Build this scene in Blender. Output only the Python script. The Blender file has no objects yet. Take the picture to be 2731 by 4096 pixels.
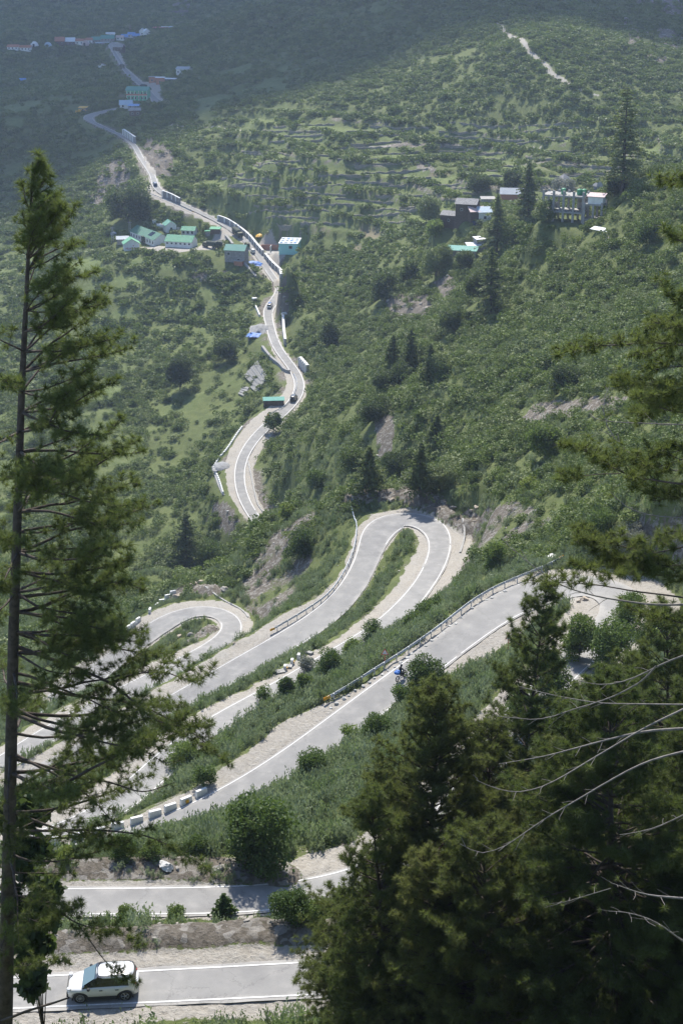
import bpy, bmesh, math, random
import numpy as np
from mathutils import Vector, Matrix, Euler
SC = bpy.context.scene
COL = SC.collection
R = math.radians
random.seed(7); RNG = np.random.default_rng(7)

# ---------------------------------------------------------------- camera, sky, sun, exposure
PITCH = 21.65
cam = bpy.data.cameras.new("camera"); cam_o = bpy.data.objects.new("camera", cam); COL.objects.link(cam_o)
cam.sensor_fit = 'VERTICAL'; cam.sensor_height = 36; cam.lens = 50
cam.clip_start = 0.5; cam.clip_end = 9000
cam_o.location = (0, 0, 0); cam_o.rotation_euler = (R(90 - PITCH), 0, 0)
SC.camera = cam_o
SUN_EL, SUN_AZ = 50.0, -5.0          # sun stands ahead of the camera, a little to the left
w = bpy.data.worlds.new("World"); SC.world = w; w.use_nodes = True
nt = w.node_tree; bg = nt.nodes['Background']
sky = nt.nodes.new('ShaderNodeTexSky'); sky.sky_type = 'NISHITA'; sky.sun_disc = False
sky.sun_elevation = R(SUN_EL); sky.sun_rotation = R(SUN_AZ); sky.altitude = 2600; sky.dust_density = 2.0; sky.air_density = .8
nt.links.new(sky.outputs[0], bg.inputs[0]); bg.inputs[1].default_value = 0.14
sun = bpy.data.lights.new("sun", 'SUN'); sun.energy = 3.9; sun.angle = R(1.8); sun.color = (1, .955, .88)
sun_o = bpy.data.objects.new("sun", sun); COL.objects.link(sun_o)
sun_o.rotation_euler = Vector((-math.sin(R(SUN_AZ))*-1*math.cos(R(SUN_EL)), math.cos(R(SUN_AZ))*math.cos(R(SUN_EL)), math.sin(R(SUN_EL)))).to_track_quat('Z', 'Y').to_euler()
SC.view_settings.view_transform = 'Standard'; SC.view_settings.look = 'None'
SC.view_settings.exposure = 1.15; SC.view_settings.gamma = 1.0
HAZE = .00013
SHADE_CLOUDS = [(-250, 2150, 900, 900, 440, 9, 3, 'grey cloud standing over the upper valley'), (520, 1760, 880, 420, 330, 9, 5, 'smaller cloud over the right hand crags'), (180, 1950, 930, 420, 300, 9, 8, 'cloud bank between the two larger clouds')]  # clouds out of view, sized and placed to darken the far valley
SC.render.resolution_x = 682; SC.render.resolution_y = 1024

# ---------------------------------------------------------------- survey: bearings read from the place -> ground positions
CP, SP, FP = math.cos(R(PITCH)), math.sin(R(PITCH)), 1568*50/24
def ray(u, v):
    x = (u-784)/FP; y = -(v-1176)/FP
    return x, CP+y*SP, -SP+y*CP            # a direction
def pol(u, v):                             # azimuth and depression tangent of a bearing
    x, y, z = ray(u, v); r = math.hypot(x, y); return math.atan2(x, y), -z/r
def gp(u, v, h):                           # the point of that bearing lying h metres below the eye
    x, y, z = ray(u, v); t = h/-z; return np.array([x*t, y*t, -h])
def proj(P):                               # where points stand in the survey frame
    P = np.asarray(P, float); x, y, z = P[..., 0], P[..., 1], P[..., 2]
    f = y*CP-z*SP; up = y*SP+z*CP
    return 784+FP*x/f, 1176-FP*up/f

# ---------------------------------------------------------------- helpers
def tag(o, label=None, cat=None, group=None, kind=None):
    if label: o['label'] = label
    if cat: o['category'] = cat
    if group: o['group'] = group
    if kind: o['kind'] = kind
    elif cat: o['kind'] = 'thing'
    return o
def empty(name, loc=(0, 0, 0), rz=0, label=None, cat=None, group=None):
    o = bpy.data.objects.new(name, None); COL.objects.link(o); o.location = loc; o.rotation_euler = (0, 0, rz)
    o.empty_display_size = .3
    return tag(o, label, cat, group)
def mesh_obj(name, verts, faces, mat, parent=None, smooth=False, loc=None, mats=None, mi=None):
    me = bpy.data.meshes.new(name); me.from_pydata([tuple(v) for v in verts], [], [tuple(f) for f in faces])
    if mats:
        for m in mats: me.materials.append(m)
        me.polygons.foreach_set('material_index', mi)
    elif mat: me.materials.append(mat)
    if smooth: me.polygons.foreach_set('use_smooth', [True]*len(me.polygons))
    me.update(); o = bpy.data.objects.new(name, me); COL.objects.link(o)
    if parent: o.parent = parent
    if loc is not None: o.location = loc
    return o
def np_mesh(name, V, F, mat, smooth=False):       # V (n,3), F (m,3|4) numpy arrays
    me = bpy.data.meshes.new(name); V = np.ascontiguousarray(V, dtype=np.float32); k = F.shape[1]; F = np.ascontiguousarray(F, dtype=np.int32)
    me.vertices.add(len(V)); me.vertices.foreach_set('co', V.ravel())
    me.loops.add(F.size); me.loops.foreach_set('vertex_index', F.ravel())
    me.polygons.add(len(F)); me.polygons.foreach_set('loop_start', np.arange(0, F.size, k, dtype=np.int32))
    try: me.polygons.foreach_set('loop_total', np.full(len(F), k, dtype=np.int32))
    except Exception: pass
    if smooth: me.polygons.foreach_set('use_smooth', np.ones(len(F), dtype=bool))
    if mat: me.materials.append(mat)
    me.update(calc_edges=True); me.validate()
    return me
def link_mesh(name, me, parent=None, loc=(0, 0, 0)):
    o = bpy.data.objects.new(name, me); COL.objects.link(o); o.location = loc
    if parent: o.parent = parent
    return o
def copy_tree(o, parent=None):
    c = o.copy(); COL.objects.link(c)
    if parent: c.parent = parent
    for ch in o.children: copy_tree(ch, c)
    return c

class MB:                                          # collects simple solids into one mesh
    def __init__(s): s.v = []; s.f = []; s.m = []
    def add(s, vs, fs, mi=0):
        b = len(s.v); s.v += [tuple(v) for v in vs]; s.f += [tuple(i+b for i in f) for f in fs]; s.m += [mi]*len(fs)
    def box(s, x0, x1, y0, y1, z0, z1, mi=0, M=None):
        vs = [Vector((x, y, z)) for z in (z0, z1) for y in (y0, y1) for x in (x0, x1)]
        if M: vs = [M @ v for v in vs]
        s.add(vs, [(0, 2, 3, 1), (4, 5, 7, 6), (0, 1, 5, 4), (2, 6, 7, 3), (0, 4, 6, 2), (1, 3, 7, 5)], mi)
    def frustum(s, x0, x1, y0, y1, z0, z1, ix, iy, mi=0, M=None):
        vs = [Vector(p) for p in ((x0, y0, z0), (x1, y0, z0), (x0, y1, z0), (x1, y1, z0), (x0+ix, y0+iy, z1), (x1-ix, y0+iy, z1), (x0+ix, y1-iy, z1), (x1-ix, y1-iy, z1))]
        if M: vs = [M @ v for v in vs]
        s.add(vs, [(0, 2, 3, 1), (4, 5, 7, 6), (0, 1, 5, 4), (2, 6, 7, 3), (0, 4, 6, 2), (1, 3, 7, 5)], mi)
    def tube(s, pts, rad, n=6, mi=0, cap=True):
        pts = [Vector(p) for p in pts]; rs = rad if hasattr(rad, '__len__') else [rad]*len(pts); vs = []; fs = []
        for i, p in enumerate(pts):
            d = (pts[min(i+1, len(pts)-1)]-pts[max(i-1, 0)]); d = d.normalized() if d.length > 1e-9 else Vector((0, 0, 1))
            a = d.cross(Vector((0, 0, 1))); a = a.normalized() if a.length > .05 else d.cross(Vector((1, 0, 0))).normalized(); b = d.cross(a)
            for k in range(n):
                t = 2*math.pi*k/n; vs.append(p+(a*math.cos(t)+b*math.sin(t))*rs[i])
        for i in range(len(pts)-1):
            for k in range(n):
                k2 = (k+1) % n; fs.append((i*n+k, i*n+k2, (i+1)*n+k2, (i+1)*n+k))
        if cap: fs += [tuple(range(n)), tuple((len(pts)-1)*n+k for k in reversed(range(n)))]
        s.add(vs, fs, mi)
    def cyl(s, c, axis, r, l, n=14, mi=0, r2=None):
        c = Vector(c); a = Vector(axis).normalized()*l/2; s.tube([c-a, c+a], [r, r2 if r2 is not None else r], n, mi)
    def ell(s, c, rx, ry, rz, n=10, m=7, mi=0):
        vs = []; fs = []; c = Vector(c)
        for i in range(m+1):
            p = math.pi*i/m
            for k in range(n):
                t = 2*math.pi*k/n; vs.append(c+Vector((rx*math.sin(p)*math.cos(t), ry*math.sin(p)*math.sin(t), rz*math.cos(p))))
        for i in range(m):
            for k in range(n): fs.append((i*n+k, (i+1)*n+k, (i+1)*n+(k+1) % n, i*n+(k+1) % n))
        s.add(vs, fs, mi)
    def build(s, name, mat, parent=None, smooth=False, loc=None, mats=None):
        return mesh_obj(name, s.v, s.f, mat, parent, smooth, loc, mats, s.m if mats else None)

# ---------------------------------------------------------------- numpy value noise
def vnoise(x, y, seed=0):
    xi = np.floor(x).astype(np.int64); yi = np.floor(y).astype(np.int64); fx = x-xi; fy = y-yi
    fx = fx*fx*(3-2*fx); fy = fy*fy*(3-2*fy)
    def hsh(a, b):
        n = (a*374761393+b*668265263+seed*1442695041) & 0xffffffff
        n = ((n ^ (n >> 13))*1274126177) & 0xffffffff; n = n ^ (n >> 16)
        return (n & 0xffff)/65535.0
    return (hsh(xi, yi)*(1-fx)+hsh(xi+1, yi)*fx)*(1-fy)+(hsh(xi, yi+1)*(1-fx)+hsh(xi+1, yi+1)*fx)*fy
def fbm(x, y, o=4, seed=0):
    s = 0; a = .5; t = 0
    for i in range(o):
        s = s+a*vnoise(x*2**i+17*i, y*2**i-9*i, seed+i); t += a; a *= .5
    return s/t*2-1
def inpoly(U, V, poly):
    ins = np.zeros(U.shape, bool); n = len(poly)
    for i in range(n):
        x1, y1 = poly[i]; x2, y2 = poly[(i+1) % n]
        c = ((y1 > V) != (y2 > V)) & (U < (x2-x1)*(V-y1)/(y2-y1+1e-9)+x1); ins ^= c
    return ins
# ---------------------------------------------------------------- roads: edge lines (u, v) and drop below the eye
def zz(s, u0, v0, L): return [(u0+p[0]/s, v0+p[1]/s)+tuple(p[2:]) for p in L]
def withh(L, hs):            # hs: list of (fraction, h)
    n = len(L); d = [0]
    for i in range(1, n): d.append(d[-1]+math.hypot(L[i][0]-L[i-1][0], L[i][1]-L[i-1][1]))
    return [(L[i][0], L[i][1], float(np.interp(d[i]/d[-1], [q[0] for q in hs], [q[1] for q in hs]))) for i in range(n)]
ROADS = []   # name, side1, side2, hs, shoulders1, shoulders2 (each list of (fraction, metres))
ROADS.append(('A', [(-300, 2266), (-150, 2258), (55, 2247.9), (159, 2242.4), (340, 2233), (549, 2222.6), (741, 2211.6), (861, 2205), (1100, 2190), (1300, 2174), (1900, 2130)],
                   [(-300, 2334), (-150, 2327), (55, 2317.6), (159, 2314), (340, 2306), (549, 2295.7), (741, 2286.9), (861, 2281), (1100, 2266), (1300, 2250), (1900, 2206)],
                   [(0, 52), (1, 51)], [(0, 3.2), (1, 3.2)], [(0, 1.4), (1, 1.6)]))
ROADS.append(('B', [(-300, 2052), (-100, 2048), (110, 2045.7), (274, 2043.5), (412, 2041.4), (549, 2045), (620, 2045), (687, 2038.6), (758, 2028), (870, 1990), (960, 1920), (1050, 1800), (1130, 1680), (1200, 1590), (1290, 1497), (1374, 1426), (1398, 1412), (1412, 1390), (1404, 1370), (1365, 1358), (1304, 1355), (1222, 1372), (1187, 1399), (1113, 1447), (1055, 1497), (893, 1621), (835, 1665), (762, 1718), (666, 1790), (590, 1840), (512, 1892), (436, 1923), (350, 1957), (250, 1988), (150, 2008), (0, 2025)],
                   [(-300, 2106), (-100, 2102), (110, 2101), (330, 2100.7), (467, 2102.3), (549, 2103.5), (620, 2103), (700, 2098), (790, 2085), (920, 2040), (1020, 1960), (1115, 1830), (1190, 1715), (1255, 1625), (1345, 1533), (1425, 1470), (1475, 1415), (1492, 1380), (1470, 1345), (1410, 1320), (1340, 1311), (1273, 1320), (1200, 1341), (1155, 1363), (1081.8, 1413), (1033, 1459), (893, 1557), (832, 1602), (746, 1665), (680, 1716.6), (605, 1772), (530, 1817), (451, 1857), (374, 1890), (241, 1934.6), (169, 1954), (60, 1975)],
                   [(0, 59), (.25, 60.5), (.45, 64.5), (.56, 68), (.66, 70.5), (1, 77)],
                   [(0, 2.6), (.26, 2.8), (.42, 1.5), (.5, 3.5), (.6, 3.), (.7, 2.8), (.78, .5), (1, .6)], [(0, .5), (.4, .8), (.5, 4.5), (.57, 4.0), (.63, 1.6), (.74, 1.2), (.78, 1.0), (.83, 3.2), (.9, 2.0), (1, 1.2)]))
ROADS.append(('D', [(20, 1935), (150, 1900), (215, 1868), (259, 1836), (300, 1786), (374, 1721), (418, 1690), (474, 1652.7), (576.7, 1601.5), (660, 1555), (745, 1505), (856, 1441), (919, 1384), (966, 1327), (990, 1264), (993, 1238), (977, 1214), (948, 1199), (909, 1203), (888, 1227), (862, 1290), (841, 1342), (806, 1391), (785, 1411), (741, 1443), (665, 1494), (570, 1541), (500, 1585), (400, 1640), (300, 1690), (200, 1745), (100, 1800), (0, 1850)],
                   [(90, 1950), (200, 1925), (290, 1880), (345, 1827), (405, 1765), (470, 1708), (530, 1668), (640, 1616), (730, 1562), (820, 1510), (916, 1447), (956, 1395), (977, 1371), (1024, 1300), (1038, 1253), (1034, 1217), (998, 1180), (945, 1168), (900, 1167), (859, 1178), (838, 1196), (833, 1232), (825, 1280), (801, 1333), (745, 1405), (632, 1471), (497, 1546), (410, 1597), (330, 1640), (240, 1688), (150, 1735), (40, 1790)],
                   [(0, 78), (.3, 84), (.47, 90), (.55, 91), (.8, 97), (1, 101)],
                   [(0, 2.5), (.1, 2.4), (.2, 1.5), (.3, 1.6), (.4, 2.2), (.46, 2.6), (.52, 1.4), (.6, .8), (.75, .3), (1, .3)], [(0, .3), (.3, .3), (.42, 2), (.5, 3.), (.55, 4.5), (.58, 2.5), (.62, 1.2), (.73, 1.3), (.78, 3.6), (.9, 2.8), (1, 2)]))
ROADS.append(('F', [(-20, 1752), (74, 1690), (123, 1659), (208, 1616), (359, 1541), (395, 1522), (447, 1499), (469, 1485), (504, 1465), (524, 1450), (527, 1437), (518, 1421), (496, 1409), (465, 1405), (441, 1408), (412, 1421), (386, 1440), (366, 1457), (329, 1486), (302, 1505), (250, 1548), (200, 1592), (140, 1640)],
                   [(20, 1772), (97, 1718), (156, 1680), (240, 1640), (385, 1567), (425, 1548), (485, 1517), (520, 1495), (549, 1472), (566, 1450), (568, 1432), (559, 1421), (544, 1408), (522, 1397), (489, 1388), (452, 1383), (425, 1385), (399, 1394), (375, 1408), (353, 1428), (324, 1450), (294, 1476), (235, 1517), (180, 1557), (110, 1605)],
                   [(0, 102), (.5, 106), (1, 114)],
                   [(0, 1.4), (.3, 2.2), (.4, 2.2), (.5, 1), (1, .8)], [(0, .6), (.4, .6), (.5, 1.8), (.6, 2.0), (.7, 3), (1, 2)]))
Z4 = (3.901, 459.3, 660.3)
ROADS.append(('H', zz(*Z4, [(560, 2210), (465, 2115), (400, 2040), (345, 1960), (325, 1880), (305, 1760), (288, 1650), (300, 1580), (330, 1500), (385, 1430), (430, 1370), (485, 1290), (560, 1215), (690, 1135), (770, 1080), (830, 1020), (865, 950), (875, 880), (855, 800), (820, 760), (770, 700), (700, 620), (650, 560), (620, 480), (605, 400), (590, 330), (570, 250), (540, 170), (550, 148), (600, 125), (655, 108), (710, 88), (735, 60), (725, 30), (700, -6), (690, -18)])
                  + zz(2.731, 172.2, 401.9, [(1240, 680), (1215, 650), (1180, 580), (1150, 540), (1120, 490), (1095, 450), (1060, 420), (1010, 385), (960, 340), (900, 300), (840, 275), (760, 240), (680, 205), (600, 170), (540, 145), (495, 125), (465, 95), (470, 75), (490, 50), (500, 30), (470, 0)])
                  + zz(3.034, 0, 0, [(1020, 1170), (965, 1110), (950, 1070), (930, 1030), (895, 990), (850, 960), (790, 930), (740, 905), (690, 885), (640, 865), (600, 850), (575, 845), (562, 825), (570, 805), (620, 790), (690, 778), (760, 765), (850, 750), (940, 730)]),
                  zz(*Z4, [(640, 2190), (545, 2095), (480, 2030), (430, 1950), (405, 1860), (385, 1740), (370, 1640), (390, 1560), (430, 1500), (480, 1420), (510, 1360), (575, 1300), (660, 1230), (760, 1165), (850, 1100), (900, 1040), (940, 970), (960, 890), (945, 820), (900, 750), (850, 700), (780, 620), (730, 560), (700, 500), (680, 420), (660, 340), (640, 260), (615, 190), (620, 165), (660, 150), (725, 130), (790, 100), (800, 60), (780, 20), (755, -20)])
                  + zz(2.731, 172.2, 401.9, [(1270, 660), (1240, 620), (1210, 570), (1180, 510), (1140, 450), (1090, 410), (1030, 360), (970, 320), (910, 285), (850, 255), (770, 220), (690, 180), (620, 155), (560, 130), (520, 110), (508, 90), (518, 60), (527, 30), (505, 0)])
                  + zz(3.034, 0, 0, [(1035, 1165), (990, 1090), (975, 1050), (950, 1010), (910, 975), (860, 945), (800, 920), (750, 895), (700, 875), (660, 862), (630, 845), (625, 825), (640, 812), (690, 797), (760, 780), (850, 765), (940, 745)]),
                  [(0, 143), (.13, 139), (.25, 136), (.32, 134), (.42, 131), (.5, 127.5), (.6, 119), (.7, 110), (.78, 102), (.84, 97), (.91, 92), (1, 87)],
                  [(0, .8), (.08, 3), (.14, 5), (.2, 2.5), (.26, 1), (.3, .5), (.4, .6), (.45, 2), (.5, 1), (.55, 3.5), (.6, 6), (.64, 1), (1, .6)],
                  [(0, 2.5), (.12, 2.5), (.2, .6), (.4, 1.2), (.45, 3), (.5, 1), (.6, 1.4), (.66, .8), (1, .8)]))
ROADS.append(('V', zz(3.034, 0, 0, [(1085, 720), (1060, 690), (1030, 655), (1000, 620), (960, 590), (900, 540), (860, 495), (830, 440), (800, 395), (785, 360), (755, 320), (765, 308), (790, 298)]),
                   zz(3.034, 0, 0, [(1110, 710), (1085, 680), (1060, 650), (1020, 610), (980, 575), (920, 520), (870, 475), (850, 430), (830, 405), (815, 380), (792, 345), (785, 322), (800, 308), (815, 300)]),
                   [(0, 84.5), (.5, 79), (.75, 75), (1, 71.5)], [(0, .5), (1, .5)], [(0, 3), (.5, 1), (.7, 3), (1, 2)]))

def resample(P, step):
    P = np.asarray(P); d = np.r_[0, np.cumsum(np.linalg.norm(np.diff(P[:, :2], axis=0), axis=1))]
    n = max(2, int(d[-1]/step)+1); t = np.linspace(0, d[-1], n)
    return np.stack([np.interp(t, d, P[:, k]) for k in range(P.shape[1])], 1)
def smooth(P, k, it=1):
    P = P.copy()
    for _ in range(it):
        Q = np.concatenate([np.repeat(P[:1]*1.0, k, 0), P, np.repeat(P[-1:], k, 0)]); c = np.cumsum(np.concatenate([np.zeros((1,)+P.shape[1:]), Q]), 0)
        S = (c[2*k+1:]-c[:-2*k-1])/(2*k+1)
        m = min(k, len(P)//2); S[0] = P[0]; S[-1] = P[-1]; P = S
    return P
ROAD = {}
for nm, s1, s2, hs, sh1, sh2 in ROADS:
    a = np.array([gp(*q) for q in withh(s1, hs)]); b = np.array([gp(*q) for q in withh(s2, hs)])
    step = .8 if nm in 'ABDF' else 1.6
    a = smooth(resample(a, step), 2, 2); b = smooth(resample(b, step), 2, 2)
    outer, inner, flip = (a, b, False) if len(a) >= len(b) else (b, a, True)
    # monotone nearest match from the longer side to the shorter one
    j = 0; mid = []
    for i, p in enumerate(outer):
        fr = i/(len(outer)-1); jc = int(fr*(len(inner)-1)); lo = max(j, jc-40 if nm != 'H' else jc-30); hi = min(len(inner), max(jc, lo)+45)
        seg = inner[lo:hi]; k = lo+int(np.argmin(np.linalg.norm(seg[:, :2]-p[:2], axis=1))) if len(seg) else j
        j = max(j, k-0); q = inner[min(k, len(inner)-1)]
        mid.append(np.r_[(p+q)/2, np.linalg.norm(p[:2]-q[:2])])
    M = smooth(resample(smooth(np.array(mid), 4, 2), step), 4, 4)
    n = len(M); fr = np.linspace(0, 1, n)
    wd = smooth(np.clip(M[:, 3:4], 2.4, 6.), 5, 2)[:, 0]
    T = np.gradient(M[:, :2], axis=0); T = smooth(T, 2, 1); T /= np.linalg.norm(T, axis=1)[:, None]+1e-9
    N = np.stack([-T[:, 1], T[:, 0]], 1)
    # which side is side1?
    i0 = n//3; s1side = np.sign(np.dot(N[i0], a[np.argmin(np.linalg.norm(a[:, :2]-M[i0, :2], axis=1)), :2]-M[i0, :2]))
    shp = np.interp(fr, [q[0] for q in sh1], [q[1] for q in sh1]); shm = np.interp(fr, [q[0] for q in sh2], [q[1] for q in sh2])
    if s1side < 0: shp, shm = shm, shp
    ROAD[nm] = dict(c=M[:, :3], w=wd, N=N, T=T, shp=shp, shm=shm, s1=s1side, step=step)

# ---------------------------------------------------------------- terrain control points: (u, v, drop) where seen, (u, metres ahead, drop) where hidden
CPT = [(300,1965,62),(600,1960,62),(900,1750,64.6),(820,1900,62.5),(1000,1900,60),(1568,1900,56),(1568,1700,58),(1568,1500,62),(1300,1620,64),
 (1500,1230,63),(1568,1280,61),(1568,1100,57),(1350,1150,71),(1500,900,66),(1250,1180,76),(1150,1230,81),(1100,1180,84),(1500,650,70),(1568,500,60),(1568,400,55),(1450,405,58),(1500,500,62),(1400,470,69),(1330,520,77),(1200,480,84),(1230,560,82),
 (1300,700,78),(1200,900,82),(1400,800,72),(1100,1050,85),(1000,1125,89),(900,1140,91),(800,1128,93),(880,1000,103),(800,1000,110),(700,1000,123),(700,1090,120),(750,850,125),(850,800,117),(950,750,109),
 (950,850,101),(1050,800,96),(1000,950,95),(1100,650,98),(1000,600,103),(900,650,112),(800,700,120),(720,720,124),(700,800,129),(760,600,118),(850,520,108),(700,540,114),(1000,480,97),(1100,420,89),(900,400,93),(750,430,98),(600,430,101),(1080,500,92),
 (1300,380,85),(1500,340,77),(1568,345,75),(1200,300,79),(900,300,83),(600,300,87),(500,360,97),(400,300,91),(430,420,106),(450,200,80),(700,200,72),(1000,200,66),(1300,200,60),(1568,200,62),(1450,230,66),(600,100,60),(900,100,52),(1200,100,45),(1568,100,48),
 (700,0,34),(900,0,30),(1200,0,28),(1568,0,33),(1900,0,35),(1900,200,60),(1900,400,52),(1900,800,56),(1900,1300,45),(1900,1700,48),
 (50,80,68),(200,60,66),(50,0,50),(300,0,49),(500,30,53),(400,60,59),(-300,80,72),(-300,0,52),
 (50,130,80),(130,100,74),(100,200,86),(50,260,91),(100,320,103),(150,400,115),(50,450,125),(250,380,104),(300,440,112),(100,550,131),(200,530,124),(320,540,119),(410,560,118),(480,560,117.5),(560,590,119),(100,700,138),(300,600,123),(450,700,134),
 (550,700,132),(300,800,143),(500,800,139),(100,850,149),(100,1000,155),(300,1000,152),(450,950,147),(400,1100,152),(200,1200,155),(400,1200,149),(100,1400,141),(300,1330,138),(200,1420,128),(400,1320,131),
 (-300,400,135),(-300,700,152),(-300,1100,168),(-300,1400,160),(-200,1600,125),(100,1560,117),
 (430,1335,112),(500,1330,110),(560,1265,110),(600,1215,109),(650,1180,106),(700,1165,102),(700,1300,101),(600,1330,106),(750,1250,97),(760,1160,98),(500,1170,145),(470,1050,150),(640,900,136.5),(640,1050,133)]
HID = [(600,290,128),(600,318,139),(700,292,124),(500,285,134),(800,262,108),(660,285,120),(760,275,118),
 (1450,470,88),(1450,540,92),(1300,520,92),(1568,470,85),(1568,560,86),(1150,560,93),
 (100,240,123),(450,262,124)]
NEAR = [(-60,50,46),(0,50,47),(60,50,44),(-40,36,40),(0,36,40),(40,36,37),(-30,24,30),(0,24,30),(30,24,28),(0,14,20),(-12,14,20),(12,14,19),(0,6,10),(-6,6,10),(6,6,10),(-90,110,85),(90,100,38),(90,60,36),(-90,60,55),(-160,180,125),(140,160,40)]
FAR = [(0,1350,22),(-300,1900,10),(0,2400,-60),(-500,1800,15),(400,1100,5),(600,1500,-60),(900,900,-30),(500,700,5),(-900,1500,40),(-700,900,110),(-1200,2200,-40),(0,3200,-110),(1200,2500,-100),(-800,3200,-90),(-500,500,150),(-400,250,140),(350,350,10),(300,200,20),(-900,600,100)]
cx = []; ch = []
def addc(x, y, h): cx.append((math.atan2(x, y), math.log(math.hypot(x, y)))); ch.append(h)
for u, v, h in CPT:
    p = gp(u, v, h); addc(p[0], p[1], h)
for u, y, h in HID:
    x = (u-784)/FP*(y*CP+h*SP); addc(x, y, h)
for x, y, h in NEAR+FAR: addc(x, y, h)
for nm, rd in ROAD.items():
    k = int((12 if nm in 'ABDF' else 34)/rd['step'])
    for i in range(0, len(rd['c']), k): addc(rd['c'][i, 0], rd['c'][i, 1], -rd['c'][i, 2])
cx = np.array(cx); ch = np.array(ch)
def phi(d2): return .5*d2*np.log(d2+1e-12)
n = len(cx); D = ((cx[:, None]-cx[None])**2).sum(-1); A_ = np.zeros((n+3, n+3)); A_[:n, :n] = phi(D)+np.eye(n)*2e-5
A_[:n, n] = 1; A_[:n, n+1:] = cx; A_[n, :n] = 1; A_[n+1:, :n] = cx.T
W_ = np.linalg.solve(A_, np.r_[ch, 0, 0, 0])
AZ = np.r_[np.linspace(-R(75), -R(19.3), 50)[:-1], np.linspace(-R(19.3), R(19.3), 520), np.linspace(R(19.3), R(75), 50)[1:]]
LR = np.linspace(math.log(5), math.log(3600), 1500)
na, nr = len(AZ), len(LR)
# evaluate the smooth surface on a coarse lattice, then refine
ca = np.linspace(AZ[0], AZ[-1], 420); cr = np.linspace(LR[0], LR[-1], 420)
GA, GR = np.meshgrid(ca, cr, indexing='ij'); pts = np.stack([GA.ravel(), GR.ravel()], 1); Hc = np.zeros(len(pts))
for i in range(0, len(pts), 20000):
    q = pts[i:i+20000]; d2 = ((q[:, None]-cx[None])**2).sum(-1); Hc[i:i+20000] = phi(d2)@W_[:n]+W_[n]+q@W_[n+1:]
Hc = Hc.reshape(GA.shape)
def bil(G, fa, fr):
    i = np.clip(np.floor(fa).astype(int), 0, G.shape[0]-2); j = np.clip(np.floor(fr).astype(int), 0, G.shape[1]-2); a = fa-i; b = fr-j
    a = np.clip(a, 0, 1); b = np.clip(b, 0, 1)
    return (G[i, j]*(1-b)+G[i, j+1]*b)*(1-a)+(G[i+1, j]*(1-b)+G[i+1, j+1]*b)*a
A2, R2 = np.meshgrid(AZ, LR, indexing='ij'); RR = np.exp(R2)
H = bil(Hc, (A2-ca[0])/(ca[1]-ca[0]), (R2-cr[0])/(cr[1]-cr[0]))
X = RR*np.sin(A2); Y = RR*np.cos(A2)
U, V = proj(np.stack([X, Y, -H], -1))
# relief: noise growing with distance, gullies on the far faces, terraces on the far hillside
rel = fbm(X/60, Y/60, 4, 3)*np.clip(RR/110-2, 0, 5)+fbm(X/14, Y/14, 3, 5)*np.clip(RR*.0025, .2, 1.1)
far = np.clip((RR-900)/500, 0, 1); rel += far*(fbm(X/240, Y/240, 5, 11)*12-np.abs(fbm(X/90, Y/200, 4, 13))*22)
H0 = H.copy(); H = H-rel*1.0
tm = np.clip(1-np.abs((V-400)/190), 0, 1)*np.clip((U-420)/160, 0, 1)*(RR > 560)*(RR < 950); tm = np.clip(tm*2.2, 0, 1)
st = 4.2; hh = H/st+fbm(X/120, Y/120, 3, 21)*.7; fl = np.floor(hh); f = hh-fl
f2 = np.clip((f-.68)/.32, 0, 1); H = H+tm*((fl+f2)-hh)*st*.95
terr_riser = tm*np.clip((f-.66)*12, 0, 1)*np.clip((.9-f)*8, 0, 1); terr_hedge = tm*np.clip(1-np.abs(f-.62)*6, 0, 1); terr_tread = tm*np.clip((.5-f)*5, 0, 1)
# roads cut into the slope
best = np.full(H.shape, 1e9); bh = np.zeros(H.shape); bed = np.full(H.shape, 1e9); bname = np.zeros(H.shape, np.int8); bsh = np.zeros(H.shape); slope_w = np.zeros(H.shape)
da = AZ[60]-AZ[59]; dl = LR[1]-LR[0]; a0 = R(-19.3)
for ri, (nm, rd) in enumerate(ROAD.items()):
    c = rd['c']; reach = 16 if nm in 'ABDF' else 30
    for i in range(len(c)):
        r = math.hypot(c[i, 0], c[i, 1]); az = math.atan2(c[i, 0], c[i, 1]); ex = reach/r
        ia = max(0, np.searchsorted(AZ, az-ex)); ib = min(na, np.searchsorted(AZ, az+ex)+1); ja = max(0, int((math.log(r)-ex-LR[0])/dl)); jb = min(nr, int((math.log(r)+ex-LR[0])/dl)+2)
        if ib <= ia: continue
        xs = X[ia:ib, ja:jb]-c[i, 0]; ys = Y[ia:ib, ja:jb]-c[i, 1]
        al = xs*rd['T'][i, 0]+ys*rd['T'][i, 1]; sd = xs*rd['N'][i, 0]+ys*rd['N'][i, 1]; d = np.hypot(xs, ys)
        sh = np.where(sd > 0, rd['shp'][i], rd['shm'][i]); edge = d-rd['w'][i]/2-sh
        sub = bed[ia:ib, ja:jb]; m = edge < sub; shv = np.broadcast_to(sh, edge.shape)
        if not m.any(): continue
        sub[m] = edge[m]; best[ia:ib, ja:jb][m] = (d-rd['w'][i]/2)[m]
        g = (c[min(i+1, len(c)-1), 2]-c[max(i-1, 0), 2])/(2*rd['step'])
        bh[ia:ib, ja:jb][m] = -(c[i, 2]+g*np.clip(al, -2, 2))[m]; bname[ia:ib, ja:jb][m] = ri+1; bsh[ia:ib, ja:jb][m] = shv[m]
RN = list(ROAD.keys())
nearb = np.isin(bname, [1+RN.index(k) for k in 'ABDF'])
FALL = np.where(nearb, 4.2, 9.0)
edge_n = bed+fbm(X/2.2, Y/2.2, 3, 31)*.55*np.clip(bed+1.2, 0, 1)
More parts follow.
